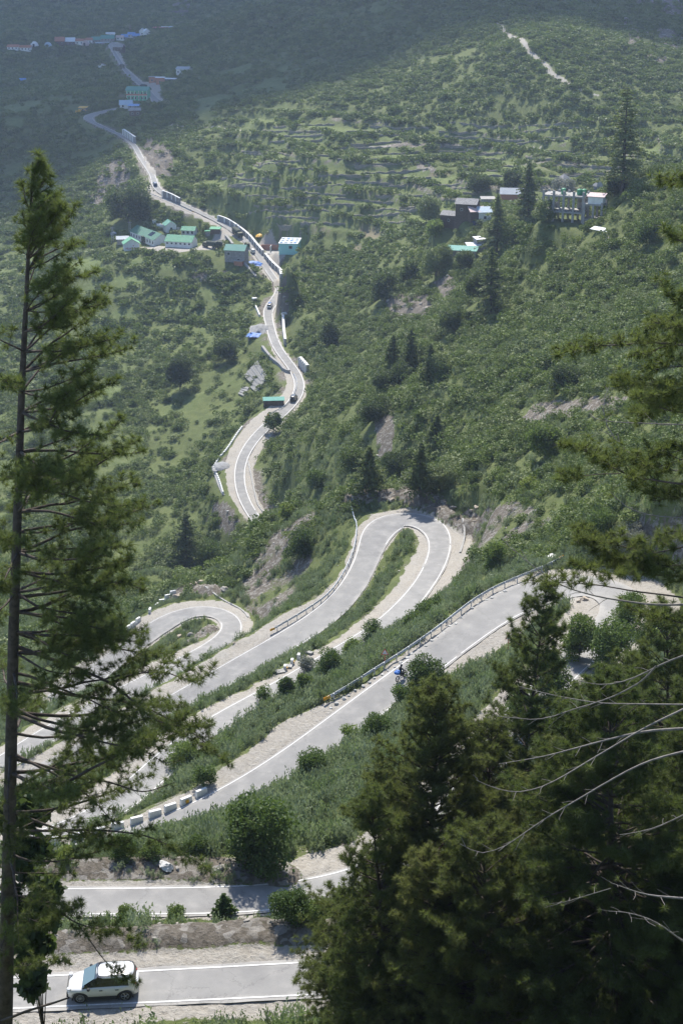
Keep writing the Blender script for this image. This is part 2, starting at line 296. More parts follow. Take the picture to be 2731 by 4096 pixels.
t = np.clip(edge_n/FALL, 0, 1); wgt = np.where(bname > 0, 1-t*t*(3-2*t), 0)
H = H*(1-wgt)+bh*wgt
# soft roughness on the verges and fills, spill berms along the outer edges
verge = np.clip(best/.6, 0, 1)*(bname > 0)*np.clip(1-bed/6, 0, 1)
H = H-verge*np.where(nearb, 1, 2)*(np.abs(fbm(X/1.1, Y/1.1, 3, 41))*.22+fbm(X/3, Y/3, 2, 43)*.10)
def berm(ln, ht, wd, nm=None, seed=0):
    global H
    P = resample(np.array([[*gp(*q)[:2], q[2]] for q in ln]), .7)
    for i in range(len(P)):
        r = math.hypot(P[i, 0], P[i, 1]); az = math.atan2(P[i, 0], P[i, 1]); ex = wd*2.2/r
        ia = max(0, np.searchsorted(AZ, az-ex)); ib = min(na, np.searchsorted(AZ, az+ex)+1); ja = max(0, int((math.log(r)-ex-LR[0])/dl)); jb = min(nr, int((math.log(r)+ex-LR[0])/dl)+2)
        d = np.hypot(X[ia:ib, ja:jb]-P[i, 0], Y[ia:ib, ja:jb]-P[i, 1]); q = BM[ia:ib, ja:jb]
        q[:] = np.maximum(q, ht*np.clip(1-(d/wd)**2, 0, 1)**.8)
BM = np.zeros(H.shape)
berm([(-80, 2172, 52), (300, 2164, 52), (600, 2155, 52), (860, 2145, 51.5), (1200, 2122, 51)], .55, 1.4)
berm([(640, 1985, 60), (520, 1990, 60), (350, 1990, 60), (100, 1990, 59.5)], .4, 1.8)
berm([(800, 1140, 92), (830, 1136, 91.5), (870, 1139, 91), (920, 1142, 91), (960, 1152, 90.5), (1005, 1168, 90)], 1.8, 2.4)
berm([(1030, 1172, 89), (1060, 1176, 88), (1090, 1180, 87)], 2.0, 2.2)
berm([(405, 1362, 110), (430, 1348, 110), (460, 1343, 109), (490, 1352, 108)], 1.6, 2.2)
berm([(430, 1470, 107), (450, 1462, 107), (475, 1450, 107)], 1.2, 2.2)
H = H-BM*(.75+.5*fbm(X/.9, Y/.9, 3, 51))
def bump(u, v, h, ra, rb, ht, rot=0, p=4):          # a knoll or bluff of the spur
    global H
    x, y, _ = gp(u, v, h); c, s = math.cos(rot), math.sin(rot); dx, dy = X-x, Y-y
    e = (((dx*c+dy*s)/ra)**2+((-dx*s+dy*c)/rb)**2)
    H = H-ht*np.exp(-e**(p/2))*(1+.35*fbm(X/5, Y/5, 4, 61))*np.clip((bed-.3)/2.2, 0, 1)
bump(654, 712, 128.5, 5.2, 8, 12.5, R(0), 3); bump(664, 700, 127, 6, 9, 4, 0, 2.4)
# rock cliff above the far road
def surf(u, v, hmin=0):                             # first ground point along a bearing
    az, t = pol(u, v); col = bil(H, np.full(nr, (az-a0)/(AZ[60]-AZ[59])+49), np.arange(nr, dtype=float)); g = col/np.exp(LR)
    ok = np.where((g[:-1] >= t) & (g[1:] < t))[0]
    k = np.where((col[:-1]-np.exp(LR[:-1])*t > 0) & (col[1:]-np.exp(LR[1:])*t <= 0))[0]
    if len(k) == 0: return None
    k = k[0]; a = col[k]-np.exp(LR[k])*t; b = col[k+1]-np.exp(LR[k+1])*t; f = a/(a-b); r = math.exp(LR[k]+f*dl)
    return np.array([r*math.sin(az), r*math.cos(az), -r*t])
def ground(x, y):                                   # height of the ground under a point
    fa = np.interp(np.arctan2(x, y), AZ, np.arange(na)); fr = (np.log(np.hypot(x, y))-LR[0])/dl
    return -bil(H, np.asarray(fa), np.asarray(fr))
def gat(u, v):
    p = surf(u, v)
    return p if p is not None else gp(u, v, 100)

def pad(u, v, back, rad, fall=5.):                  # levelled ground for a building
    global H
    p = gat(u, v); d = np.hypot(X-p[0], Y-p[1]-back); k = np.clip(1-(d-rad)/fall, 0, 1)*np.clip((bed-.5)/2, 0, 1); k = k*k*(3-2*k); H = H*(1-k)+(-p[2])*k
pad(662, 584, 4.5, 6.5); pad(620, 583, 4, 5.5); pad(320, 562, 9, 11, 6); pad(304, 576, 3, 4); pad(410, 569, 3, 7); pad(432, 541, 2, 4); pad(394, 534, 3, 4); pad(1320, 512, 4, 7.5, 9); pad(1068, 508, 3, 5); pad(1030, 523, 2.5, 4); pad(1104, 511, 3, 5); pad(1176, 463, 3, 6); pad(1075, 588, 2, 8); pad(317, 231, 3, 8); pad(290, 250, 3, 6); pad(374, 192, 3, 8)
# ---------------------------------------------------------------- ground cover masks
def wob(seed, amp):
    return fbm(X/(RR*.012), Y/(RR*.03), 3, seed)*amp
Uw, Vw = proj(np.stack([X, Y, -H], -1)); vis = (Y > 1)
Un = Uw+wob(71, 14); Vn = Vw+wob(72, 9)
def region(poly): return inpoly(Un, Vn, poly)
def ellm(L):
    m = np.zeros(H.shape)
    for u, v, a, b in L:
        e = ((Un-u)/a)**2+((Vn-v)/b)**2; m = np.maximum(m, np.clip((1.25-e)*2.2, 0, 1))
    return m
inroad = (bname > 0)
tight = np.clip((bsh-.6)/1.2, 0, 1)
dirt = np.where(inroad, np.clip(.34+.30*tight-edge_n/.7, 0, 1), 0)
soil = np.zeros(H.shape); rock = np.zeros(H.shape)
cut = .7*np.where(inroad & nearb, np.clip(1-np.abs(edge_n-.5)/1.15, 0, 1), 0)*np.clip(.45+fbm(X/4, Y/4, 3, 77)*1.5, 0, 1)*(.1+.9*tight)
soil = np.maximum(soil, cut*.9)
soil = np.maximum(soil, np.clip(BM*1.5, 0, .72))
soil = np.maximum(soil, np.where(inroad & ~nearb, np.clip(1-edge_n/5, 0, 1)*np.clip(.4+fbm(X/8, Y/8, 3, 79)*1.6, 0, 1), 0))
for poly in ([(1045, 1180), (1090, 1170), (1180, 1150), (1240, 1170), (1260, 1200), (1200, 1235), (1120, 1260), (1080, 1310), (1045, 1330), (1050, 1250)],
             [(1440, 1195), (1568, 1180), (1700, 1230), (1700, 1330), (1568, 1290), (1480, 1250)],
             [(560, 1300), (640, 1215), (690, 1160), (740, 1160), (700, 1230), (720, 1290), (680, 1370), (600, 1420), (560, 1400), (500, 1360)],
             [(1130, 2352), (1000, 2352), (880, 2345), (760, 2352)],
             [(490, 1150), (520, 1160), (560, 1210), (540, 1240), (500, 1215), (470, 1190)],
             [(740, 1970), (830, 1915), (900, 1900), (900, 1960), (760, 2000)]):
    soil = np.maximum(soil, region(poly)*np.clip(.75+fbm(X/5, Y/5, 4, 81)*1.3, 0, 1))
scree = region([(222, 392), (270, 366), (301, 385), (300, 410), (270, 445), (222, 475), (195, 455), (215, 420)]) | region([(268, 30), (285, 40), (318, 78), (290, 80)]) | region([(860, 960), (905, 950), (900, 1040), (885, 1090), (870, 1060)])
rockp = region([(330, 349), (350, 318), (366, 328), (401, 353), (394, 404), (346, 402)]) | region([(626, 655), (640, 640), (668, 640), (668, 725), (640, 725)]) | region([(880, 690), (990, 680), (1010, 720), (900, 745)]) | region([(1000, 650), (1040, 640), (1060, 665), (1020, 690)]) | (region([(1430, 0), (1568, -50), (1568, 110), (1470, 180), (1440, 90)]) & (fbm(X/16, Y/16, 3, 97) > .05)) | region([(380, -20), (440, -20), (430, 50), (400, 40)])
rock = np.maximum(rock, rockp*1.0)
H = H-(rockp*np.abs(fbm(X/6, Y/6, 4, 85))*3.5)
darks = region([(1230, 925), (1440, 905), (1420, 940), (1250, 965), (1180, 990)]) | region([(920, 360), (990, 375), (1010, 395), (960, 392)]) | region([(860, 330), (1100, 332), (1120, 338), (870, 340)]) | region([(450, 620), (520, 628), (500, 645), (440, 635)]) | region([(630, 650), (690, 530), (698, 545), (660, 560)])
soil = np.maximum(soil, darks*.9); soil = np.maximum(soil, scree*1.0)
dirt = dirt*(1-np.clip(BM*5, 0, 1)); soil = np.maximum(soil, np.clip(BM*4, 0, .8))
def line_mask(L, wd):
    P = [gat(u, v) for u, v in L]; P = [q for q in P if 0 < q[1]]; m = np.zeros(H.shape)
    P = resample(np.array(P), 1.5)
    for p in P:
        r = math.hypot(p[0], p[1]); az = math.atan2(p[0], p[1]); ex = wd*2/r
        ia = max(0, np.searchsorted(AZ, az-ex)); ib = min(na, np.searchsorted(AZ, az+ex)+1); ja = max(0, int((math.log(r)-ex-LR[0])/dl)); jb = min(nr, int((math.log(r)+ex-LR[0])/dl)+2)
        d = np.hypot(X[ia:ib, ja:jb]-p[0], Y[ia:ib, ja:jb]-p[1]); m[ia:ib, ja:jb] = np.maximum(m[ia:ib, ja:jb], np.clip(1.6-d/wd, 0, 1))
    return m
trail = np.maximum.reduce([line_mask([(1140, 52), (1175, 85), (1210, 112), (1255, 150), (1262, 165), (1310, 195)], 1.6), line_mask([(390, 287), (440, 290), (520, 297), (560, 300)], .9),
    line_mask([(820, 335), (950, 330), (1100, 332), (1240, 338)], .8), line_mask([(1385, 535), (1420, 585), (1470, 630), (1530, 700)], .45), line_mask([(1310, 200), (1360, 215), (1420, 240), (1460, 262)], .7)])
yard = ellm([(560, 560, 45, 10)])*0 
yard = np.maximum(line_mask([(330, 572), (380, 574), (440, 572), (475, 570), (498, 560), (510, 540), (515, 528)], 3.2), line_mask([(300, 205), (345, 195), (350, 215)], 5.0)*.0+line_mask([(340, 190), (355, 205), (350, 222)], 4.5))
yard = np.maximum(yard, line_mask([(610, 560), (625, 575), (640, 590)], 3.0))
dirt = np.maximum(dirt, np.maximum(trail*.72, yard*.95))
meadow = ellm([(50, 243, 60, 11), (100, 250, 25, 12), (158, 224, 40, 5), (204, 194, 40, 5), (43, 138, 15, 6), (308, 600, 34, 12), (377, 607, 20, 8), (297, 645, 40, 13), (399, 704, 42, 7), (472, 667, 26, 8), (286, 724, 36, 12), (195, 605, 38, 16), (235, 897, 52, 18), (190, 995, 50, 12),
               (30, 275, 25, 10), (800, 560, 30, 5), (575, 385, 25, 6), (710, 470, 18, 5), (655, 450, 25, 5), (1500, 345, 50, 8), (1100, 345, 60, 5), (620, 720, 14, 6)])
fieldb = ellm([(848, 532, 30, 14), (665, 537, 28, 7), (729, 532, 25, 5), (280, 222, 16, 5), (820, 575, 14, 10), (1010, 400, 30, 5)])
clear_n = np.clip((fbm(X/18, Y/13, 3, 91)-.2)*5, 0, 1)
meadow = np.maximum(meadow, clear_n*((Vw > 560) & (Vw < 1330) & (Uw < 560))*.45)
meadow = np.maximum(meadow, np.clip((fbm(X/30, Y/30, 3, 92)-.0)*4, 0, 1)*((Vw > 150) & (Vw < 300) & (Uw > 450) & (Uw < 660))*.6)
meadow = np.clip(meadow-soil-dirt, 0, 1)
TERR = []; rt_ = random.Random(12)
for v0 in range(292, 520, 13):
    u0 = rt_.uniform(470, 620) if v0 > 330 else rt_.uniform(560, 700)
    while u0 < 1380-max(0, v0-400)*3.2:
        l = rt_.uniform(50, 190); a = v0+rt_.uniform(-5, 5); sl = rt_.uniform(-.07, .05); TERR.append([(u0+l*q, a+sl*l*q+rt_.uniform(-1.6, 1.6)) for q in (0, .33, .66, 1)]); u0 += l+rt_.uniform(15, 110)
terr_ledge = np.zeros(H.shape)
for L_ in TERR: terr_ledge = np.maximum(terr_ledge, line_mask([(u, v+5) for u, v in L_], 1.9))
meadow = np.maximum(meadow, terr_ledge*.75*(dirt < .3)); riser = terr_riser*1.0; soil = np.maximum(soil, riser*.75*np.clip(.55+fbm(X/40, Y/40, 3, 95)*2, 0, 1)); meadow = np.maximum(meadow, terr_tread*np.clip(.25+fbm(X/40, Y/40, 3, 96)*1.5, 0, .8))
GV = np.stack([X, Y, -H], -1).reshape(-1, 3)
ii = np.arange(na*nr).reshape(na, nr)
GF = np.stack([ii[:-1, :-1], ii[1:, :-1], ii[1:, 1:], ii[:-1, 1:]], -1).reshape(-1, 4)
del A2, R2, GA, GR

# ---------------------------------------------------------------- materials
def nodes(name):
    m = bpy.data.materials.new(name); m.use_nodes = True; t = m.node_tree; return m, t, t.nodes['Principled BSDF']
def N_(t, ty, **kw):
    n = t.nodes.new(ty)
    for k, v in kw.items(): setattr(n, k, v)
    return n
def noise(t, sc, det=5, ro=.6, vec=None):
    n = N_(t, 'ShaderNodeTexNoise'); n.inputs['Scale'].default_value = sc; n.inputs['Detail'].default_value = det; n.inputs['Roughness'].default_value = ro
    if vec is not None: t.links.new(vec, n.inputs['Vector'])
    return n
def ramp(t, src, stops):
    r = N_(t, 'ShaderNodeValToRGB'); e = r.color_ramp.elements
    while len(e) < len(stops): e.new(.5)
    for q, (p, c) in zip(e, stops): q.position = p; q.color = (c if len(c) == 4 else (*c, 1)) if hasattr(c, '__len__') else (c, c, c, 1)
    t.links.new(src, r.inputs[0]); return r.outputs[0]
def mix(t, f, a, b, ty='MIX'):
    m = N_(t, 'ShaderNodeMix', data_type='RGBA', blend_type=ty)
    for s, v in ((m.inputs[0], f), (m.inputs[6], a), (m.inputs[7], b)):
        if hasattr(v, 'is_output'): t.links.new(v, s)
        elif hasattr(v, '__len__'): s.default_value = (*v, 1) if len(v) == 3 else v
        else: s.default_value = v
    return m.outputs[2]
def mth(t, op, a, b=None):
    m = N_(t, 'ShaderNodeMath', operation=op)
    for s, v in ((m.inputs[0], a), (m.inputs[1], b)):
        if v is None: continue
        if hasattr(v, 'is_output'): t.links.new(v, s)
        else: s.default_value = v
    return m.outputs[0]
def attr(t, nm):
    a = N_(t, 'ShaderNodeAttribute'); a.attribute_name = nm; return a.outputs['Fac']
def bumpn(t, p, h, st, dist):
    b = N_(t, 'ShaderNodeBump'); b.inputs['Strength'].default_value = st; b.inputs['Distance'].default_value = dist; t.links.new(h, b.inputs['Height']); t.links.new(b.outputs[0], p.inputs['Normal'])
def pos(t): return N_(t, 'ShaderNodeNewGeometry').outputs['Position']
def simple(name, col, rough=.7, metal=0., var=.12, sc=3., spec=.3, bump=0.):
    m, t, p = nodes(name); c = N_(t, 'ShaderNodeTexCoord').outputs['Object']
    n = noise(t, sc, 6, .65, c)
    d = tuple(x*(1-var) for x in col); l = tuple(min(1, x*(1+var)) for x in col)
    t.links.new(ramp(t, n.outputs[0], [(.3, d), (.7, l)]), p.inputs[0]); p.inputs['Roughness'].default_value = rough; p.inputs['Metallic'].default_value = metal
    p.inputs['Specular IOR Level'].default_value = spec
    if bump: bumpn(t, p, n.outputs[0], bump, .05)
    return m
def mat_ground():
    m, t, p = nodes('hillside'); P = pos(t)
    big = noise(t, .03, 4, .6, P); mid = noise(t, .35, 6, .65, P); fine = noise(t, 3.2, 6, .7, P); tiny = noise(t, 14, 4, .7, P)
    g = ramp(t, mid.outputs[0], [(.28, (.060, .086, .022)), (.5, (.110, .145, .038)), (.72, (.18, .205, .068))])
    g = mix(t, ramp(t, fine.outputs[0], [(.4, 0.), (.62, .55)]), g, (.15, .15, .075))
    g = mix(t, .35, g, ramp(t, tiny.outputs[0], [(.3, (.03, .045, .018)), (.7, (.17, .19, .09))]))
    mead = ramp(t, mid.outputs[0], [(.3, (.100, .135, .045)), (.7, (.165, .195, .080))])
    c = mix(t, attr(t, 'meadow'), g, mead)
    c = mix(t, attr(t, 'field'), c, ramp(t, fine.outputs[0], [(.3, (.15, .13, .085)), (.7, (.22, .20, .13))]))
    # soil and broken stone
    vo = N_(t, 'ShaderNodeTexVoronoi'); vo.inputs['Scale'].default_value = 2.1; t.links.new(P, vo.inputs['Vector'])
    so = ramp(t, fine.outputs[0], [(.3, (.085, .072, .056)), (.55, (.155, .135, .11)), (.8, (.27, .25, .215))])
    so = mix(t, ramp(t, vo.outputs['Color'], [(.55, 0.), (.8, .55)]), so, (.36, .34, .31))
    sm = mth(t, 'ADD', attr(t, 'soil'), mth(t, 'MULTIPLY', mth(t, 'SUBTRACT', fine.outputs[0], .5), 1.6))
    sm = ramp(t, sm, [(.38, 0.), (.6, 1.)]); c = mix(t, sm, c, so)
    ro = ramp(t, mid.outputs[0], [(.25, (.07, .062, .052)), (.5, (.15, .132, .108)), (.75, (.27, .235, .19))])
    ro = mix(t, ramp(t, fine.outputs[0], [(.45, 0.), (.65, .7)]), ro, (.13, .115, .10))
    c = mix(t, ramp(t, mth(t, 'ADD', attr(t, 'rock'), mth(t, 'MULTIPLY', mth(t, 'SUBTRACT', mid.outputs[0], .5), 1.0)), [(.4, 0.), (.6, 1.)]), c, ro)
    # dusty verge
    di = ramp(t, fine.outputs[0], [(.25, (.25, .225, .19)), (.5, (.37, .345, .305)), (.8, (.47, .45, .415))])
    di = mix(t, ramp(t, mid.outputs[0], [(.35, 0.), (.7, .5)]), di, (.40, .355, .29))
    di = mix(t, ramp(t, tiny.outputs[0], [(.58, 0.), (.7, .5)]), di, (.2, .18, .16))
    dm = mth(t, 'ADD', attr(t, 'dirt'), mth(t, 'MULTIPLY', mth(t, 'SUBTRACT', fine.outputs[0], .5), 1.1))
    c = mix(t, ramp(t, dm, [(.4, 0.), (.58, 1.)]), c, di)
    t.links.new(c, p.inputs[0]); p.inputs['Roughness'].default_value = .95; p.inputs['Specular IOR Level'].default_value = .1
    bumpn(t, p, mth(t, 'ADD', fine.outputs[0], mth(t, 'MULTIPLY', tiny.outputs[0], .4)), .8, .35)
    return m
def mat_asphalt():
    m, t, p = nodes('asphalt'); P = pos(t); a = noise(t, .5, 6, .65, P); b = noise(t, 30, 4, .7, P); c0 = noise(t, .06, 4, .6, P)
    c = ramp(t, a.outputs[0], [(.3, (.195, .19, .182)), (.7, (.275, .267, .252))])
    c = mix(t, ramp(t, b.outputs[0], [(.35, .0), (.7, .3)]), c, (.14, .14, .145))
    dust = mth(t, 'MULTIPLY', mth(t, 'ADD', attr(t, 'edge'), mth(t, 'MULTIPLY', mth(t, 'SUBTRACT', a.outputs[0], .5), 1.5)), .9)
    c = mix(t, ramp(t, dust, [(.3, 0.), (1., .75)]), c, (.37, .35, .32))
    c = mix(t, ramp(t, c0.outputs[0], [(.45, 0.), (.68, .4)]), c, (.31, .30, .28))
    vo = N_(t, 'ShaderNodeTexVoronoi', feature='DISTANCE_TO_EDGE'); vo.inputs['Scale'].default_value = .42; wv = noise(t, 1.2, 4, .7, P); t.links.new(mix(t, .6, P, wv.outputs[1]), vo.inputs['Vector'])
    c = mix(t, ramp(t, vo.outputs[0], [(.002, .35), (.007, 0.)]), c, (.09, .088, .085))
    t.links.new(c, p.inputs[0]); p.inputs['Roughness'].default_value = .85; p.inputs['Specular IOR Level'].default_value = .2
    bumpn(t, p, b.outputs[0], .3, .02); return m
def mat_paint():
    m, t, p = nodes('road_paint'); P = pos(t); a = noise(t, 5, 5, .7, P)
    c = ramp(t, a.outputs[0], [(.3, (.36, .35, .34)), (.5, (.60, .59, .57)), (.7, (.70, .69, .67))]); t.links.new(c, p.inputs[0]); p.inputs['Roughness'].default_value = .7; return m
def mat_leaf(name, dark, light, trans=.35, rough=.6, tint=None):
    m, t, p = nodes(name); o = N_(t, 'ShaderNodeObjectInfo').outputs['Random']; P = pos(t); n = noise(t, .9, 3, .6, P)
    f = mth(t, 'ADD', mth(t, 'MULTIPLY', o, .65), mth(t, 'MULTIPLY', n.outputs[0], .5))
    c = ramp(t, f, [(.15, dark), (.85, light)])
    if tint: c = mix(t, ramp(t, o, [(.80, 0.), (.9, .8)]), c, tint)
    t.links.new(c, p.inputs[0]); p.inputs['Roughness'].default_value = rough; p.inputs['Specular IOR Level'].default_value = .25
    tr = N_(t, 'ShaderNodeBsdfTranslucent'); cc = mix(t, .25, c, (.25, .35, .05)); t.links.new(cc, tr.inputs[0])
    ms = N_(t, 'ShaderNodeMixShader'); ms.inputs[0].default_value = trans; t.links.new(p.outputs[0], ms.inputs[1]); t.links.new(tr.outputs[0], ms.inputs[2])
    t.links.new(ms.outputs[0], t.nodes['Material Output'].inputs[0]); return m
M = {}
M['ground'] = mat_ground(); M['asphalt'] = mat_asphalt(); M['paint'] = mat_paint()
M['shrub'] = mat_leaf('shrub_leaves', (.042, .074, .016), (.158, .208, .046), .25, tint=(.19, .22, .10))
M['herb'] = mat_leaf('herb_leaves', (.09, .125, .06), (.29, .33, .215), .3, tint=(.13, .19, .06))
M['bush'] = mat_leaf('bush_leaves', (.035, .066, .016), (.095, .145, .036), .35)
M['needle'] = mat_leaf('pine_needles', (.040, .058, .020), (.110, .130, .042), .45)
M['needle_y'] = mat_leaf('olive_pine_needles', (.080, .096, .032), (.172, .178, .064), .5)
M['conifer'] = mat_leaf('fir_needles', (.06, .09, .032), (.15, .18, .068), .4)
M['bark'] = simple('bark', (.075, .060, .050), .95, var=.5, sc=5, bump=1.)
M['greybark'] = simple('grey_bark', (.17, .155, .14), .9, var=.35, sc=8, bump=.6)
M['stone'] = simple('stone', (.27, .25, .225), .9, var=.35, sc=2.5, bump=.8)
M['rubble'] = simple('rubble', (.30, .275, .24), .95, var=.4, sc=1.5)
M['white'] = simple('whitewash', (.66, .655, .63), .8, var=.1, sc=4, bump=.2)

# ---------------------------------------------------------------- ground and roads
me = np_mesh('hillside', GV, GF, M['ground'], True)
for nm_, ar in (('dirt', dirt), ('soil', soil), ('rock', rock), ('meadow', meadow), ('field', fieldb)):
    at = me.attributes.new(nm_, 'FLOAT', 'POINT'); at.data.foreach_set('value', np.ascontiguousarray(ar.ravel(), dtype=np.float32))
tag(link_mesh('hillside', me), 'green mountainside falling to the valley with terraces and bare cuts', kind='structure')
def ribbon(c, N2, offs, lift):
    k = len(offs); n = len(c); Z = np.array([0, 0, 1.]); N3 = np.c_[N2, np.zeros(n)]
    V_ = np.stack([c+N3*np.asarray(o)[:, None] if np.ndim(o) else c+N3*o for o in offs], 1)+lift[:, None, None]*Z
    i = np.arange(n-1)[:, None]*k+np.arange(k-1)[None]; i = i.ravel()
    return V_.reshape(-1, 3), np.stack([i, i+1, i+1+k, i+k], 1)
WHICH = {'A': 'lowest', }
for nm, rd in ROAD.items():
    c = rd['c']; r = np.hypot(c[:, 0], c[:, 1]); lift = .05+.0005*r; hw = rd['w']/2
    extra = .28+.10*fbm(c[:, 0]/1.5, c[:, 1]/1.5, 3, 101); extra2 = .28+.10*fbm(c[:, 0]/1.5, c[:, 1]/1.5, 3, 102)
    offs = [hw+extra, hw*.72, hw*.3, hw*0, -hw*.3, -hw*.72, -(hw+extra2)]
    V_, F_ = ribbon(c, rd['N'], offs, lift); me = np_mesh('road', V_, F_, M['asphalt'], True)
    # (the strip is laid in one sheet; its edges carry more dust)
    e = np.tile([1., .28, .35, .1, .35, .28, 1.], len(c)); at = me.attributes.new('edge', 'FLOAT', 'POINT'); at.data.foreach_set('value', e.astype(np.float32))
    tag(link_mesh('road', me), kind='structure')
    # painted edge lines with worn gaps
    for s in (1, -1):
        Vs = []; Fs = []; b = 0; n = len(c); i = 0; lw = .052 if nm in 'ABDF' else .085
        wear = fbm(np.arange(n)*rd['step']/14, np.full(n, 3.3*s+ord(nm)), 3, 111)
        while i < n-2:
            L = int(RNG.uniform(8, 40)/rd['step']); j = min(n-1, i+L)
            seg = slice(i, j+1)
            if wear[seg].mean() > -.22 and not (nm == 'B' and .40 < i/n < .585) and j-i > 1:
                v, f = ribbon(c[seg], rd['N'][seg], [s*hw[seg]+lw, s*hw[seg]-lw], lift[seg]+.012+.0001*r[seg]); Vs.append(v); Fs.append(f+b); b += len(v)
            i = j+(0 if RNG.random() < .6 else max(1, int(RNG.uniform(.6, 2.2)/rd['step'])))
        if Vs: tag(link_mesh('road_edge_line', np_mesh('road_edge_line', np.concatenate(Vs), np.concatenate(Fs), M['paint'])), kind='structure')

# ---------------------------------------------------------------- plants as leaf clumps
def leaf_cloud(cent, nrm, size, asp, rng, spread=.6):
    n = len(cent); a = rng.normal(size=(n, 3)); a += nrm*spread; a /= np.linalg.norm(a, axis=1)[:, None]
    b = np.cross(a, rng.normal(size=(n, 3))); b /= np.linalg.norm(b, axis=1)[:, None]; cc = np.cross(a, b)
    s = size[:, None] if np.ndim(size) else size
    V_ = np.stack([cent-b*s*asp, cent+cc*s*.5, cent+b*s*asp, cent-cc*s*.5], 1).reshape(-1, 3)
    F_ = np.arange(4*n).reshape(n, 4); return V_, F_
def make_shrub(seed, nl, leaf, lobes=6, squash=.8, top=0.):   # outward facing leaf clumps on a few lobes
    rng = np.random.default_rng(seed); L = rng.normal(size=(lobes, 3))*np.array([.42, .42, .22]); L[:, 2] = np.abs(L[:, 2])+.35*squash; rad = rng.uniform(.38, .62, lobes)
    k = rng.integers(0, lobes, nl); d = rng.normal(size=(nl, 3)); d[:, 2] = d[:, 2]+.25; d /= np.linalg.norm(d, axis=1)[:, None]
    q = rng.uniform(.72, 1.08, nl)[:, None]; P_ = L[k]+d*rad[k][:, None]*q*np.array([1, 1, squash]); P_[:, 2] = np.maximum(P_[:, 2], rng.uniform(0, .15, nl))
    return leaf_cloud(P_, d, rng.uniform(.6, 1.3, nl)*leaf, .75, rng, .25)
def make_herb(seed, stems, hgt=1., leaf=.09):
    rng = np.random.default_rng(seed); Ps = []; Ns = []
    for i in range(stems):
        x, y = rng.normal(size=2)*.35; lean = rng.normal(size=2)*.16; h = hgt*rng.uniform(.55, 1.1); n = 7
        t = np.linspace(.12, 1, n); Ps.append(np.stack([x+lean[0]*t+rng.normal(size=n)*.05, y+lean[1]*t+rng.normal(size=n)*.05, h*t], 1)); Ns.append(np.tile([0, 0, .3], (n, 1)))
    P_ = np.concatenate(Ps); Nn = np.concatenate(Ns); n = len(P_); a = rng.normal(size=(n, 3)); a[:, 2] *= .4; a /= np.linalg.norm(a, axis=1)[:, None]
    up = np.array([0, 0, 1.])+rng.normal(size=(n, 3))*.35; up /= np.linalg.norm(up, axis=1)[:, None]; s = rng.uniform(.6, 1.3, (n, 1))*leaf
    V_ = np.stack([P_-a*s*.5, P_+up*s*1.3-a*s*.15, P_+up*s*1.5+a*s*.15, P_+a*s*.5], 1).reshape(-1, 3); return V_, np.arange(4*n).reshape(n, 4)
def make_rock(seed, sub=2):
    bm = bmesh.new(); bmesh.ops.create_icosphere(bm, subdivisions=sub, radius=1); rng = random.Random(seed)
    pl = [(Vector((rng.gauss(0, 1), rng.gauss(0, 1), rng.gauss(0, 1))).normalized(), rng.uniform(.5, .85)) for _ in range(9)]
    for v in bm.verts:
        for nrm, d in pl:
            e = v.co.dot(nrm)-d
            if e > 0: v.co -= nrm*e
        v.co = Vector((v.co.x*1.15, v.co.y*.9, v.co.z*.7))
    vs = np.array([v.co[:] for v in bm.verts]); fs = np.array([[v.index for v in f.verts] for f in bm.faces]); bm.free(); return vs, fs
def lib(name, metas, mat):
    col = bpy.data.collections.new(name)
    for i, (v, f) in enumerate(metas):
        o = bpy.data.objects.new(name+'_form', np_mesh(name+'_form', v, f, mat)); col.objects.link(o)
    return col
LIB = {'shrub': lib('shrub', [make_shrub(i, 380, .13, 4+i % 3, .85+.1*(i % 3)) for i in range(6)], M['shrub']),
       'farshrub': lib('far_shrub', [make_shrub(40+i, 130, .23, 5+i % 3, .85) for i in range(5)], M['shrub']),
       'bushy': lib('bushy', [make_shrub(60+i, 300, .12, 5+i, .8+.15*(i % 3)) for i in range(5)], M['bush']),
       'herb': lib('herb', [make_herb(20+i, 26, 1.1, .14) for i in range(5)], M['herb']),
       'rubble': lib('rubble', [make_rock(30+i, 1) for i in range(5)], M['rubble'])}
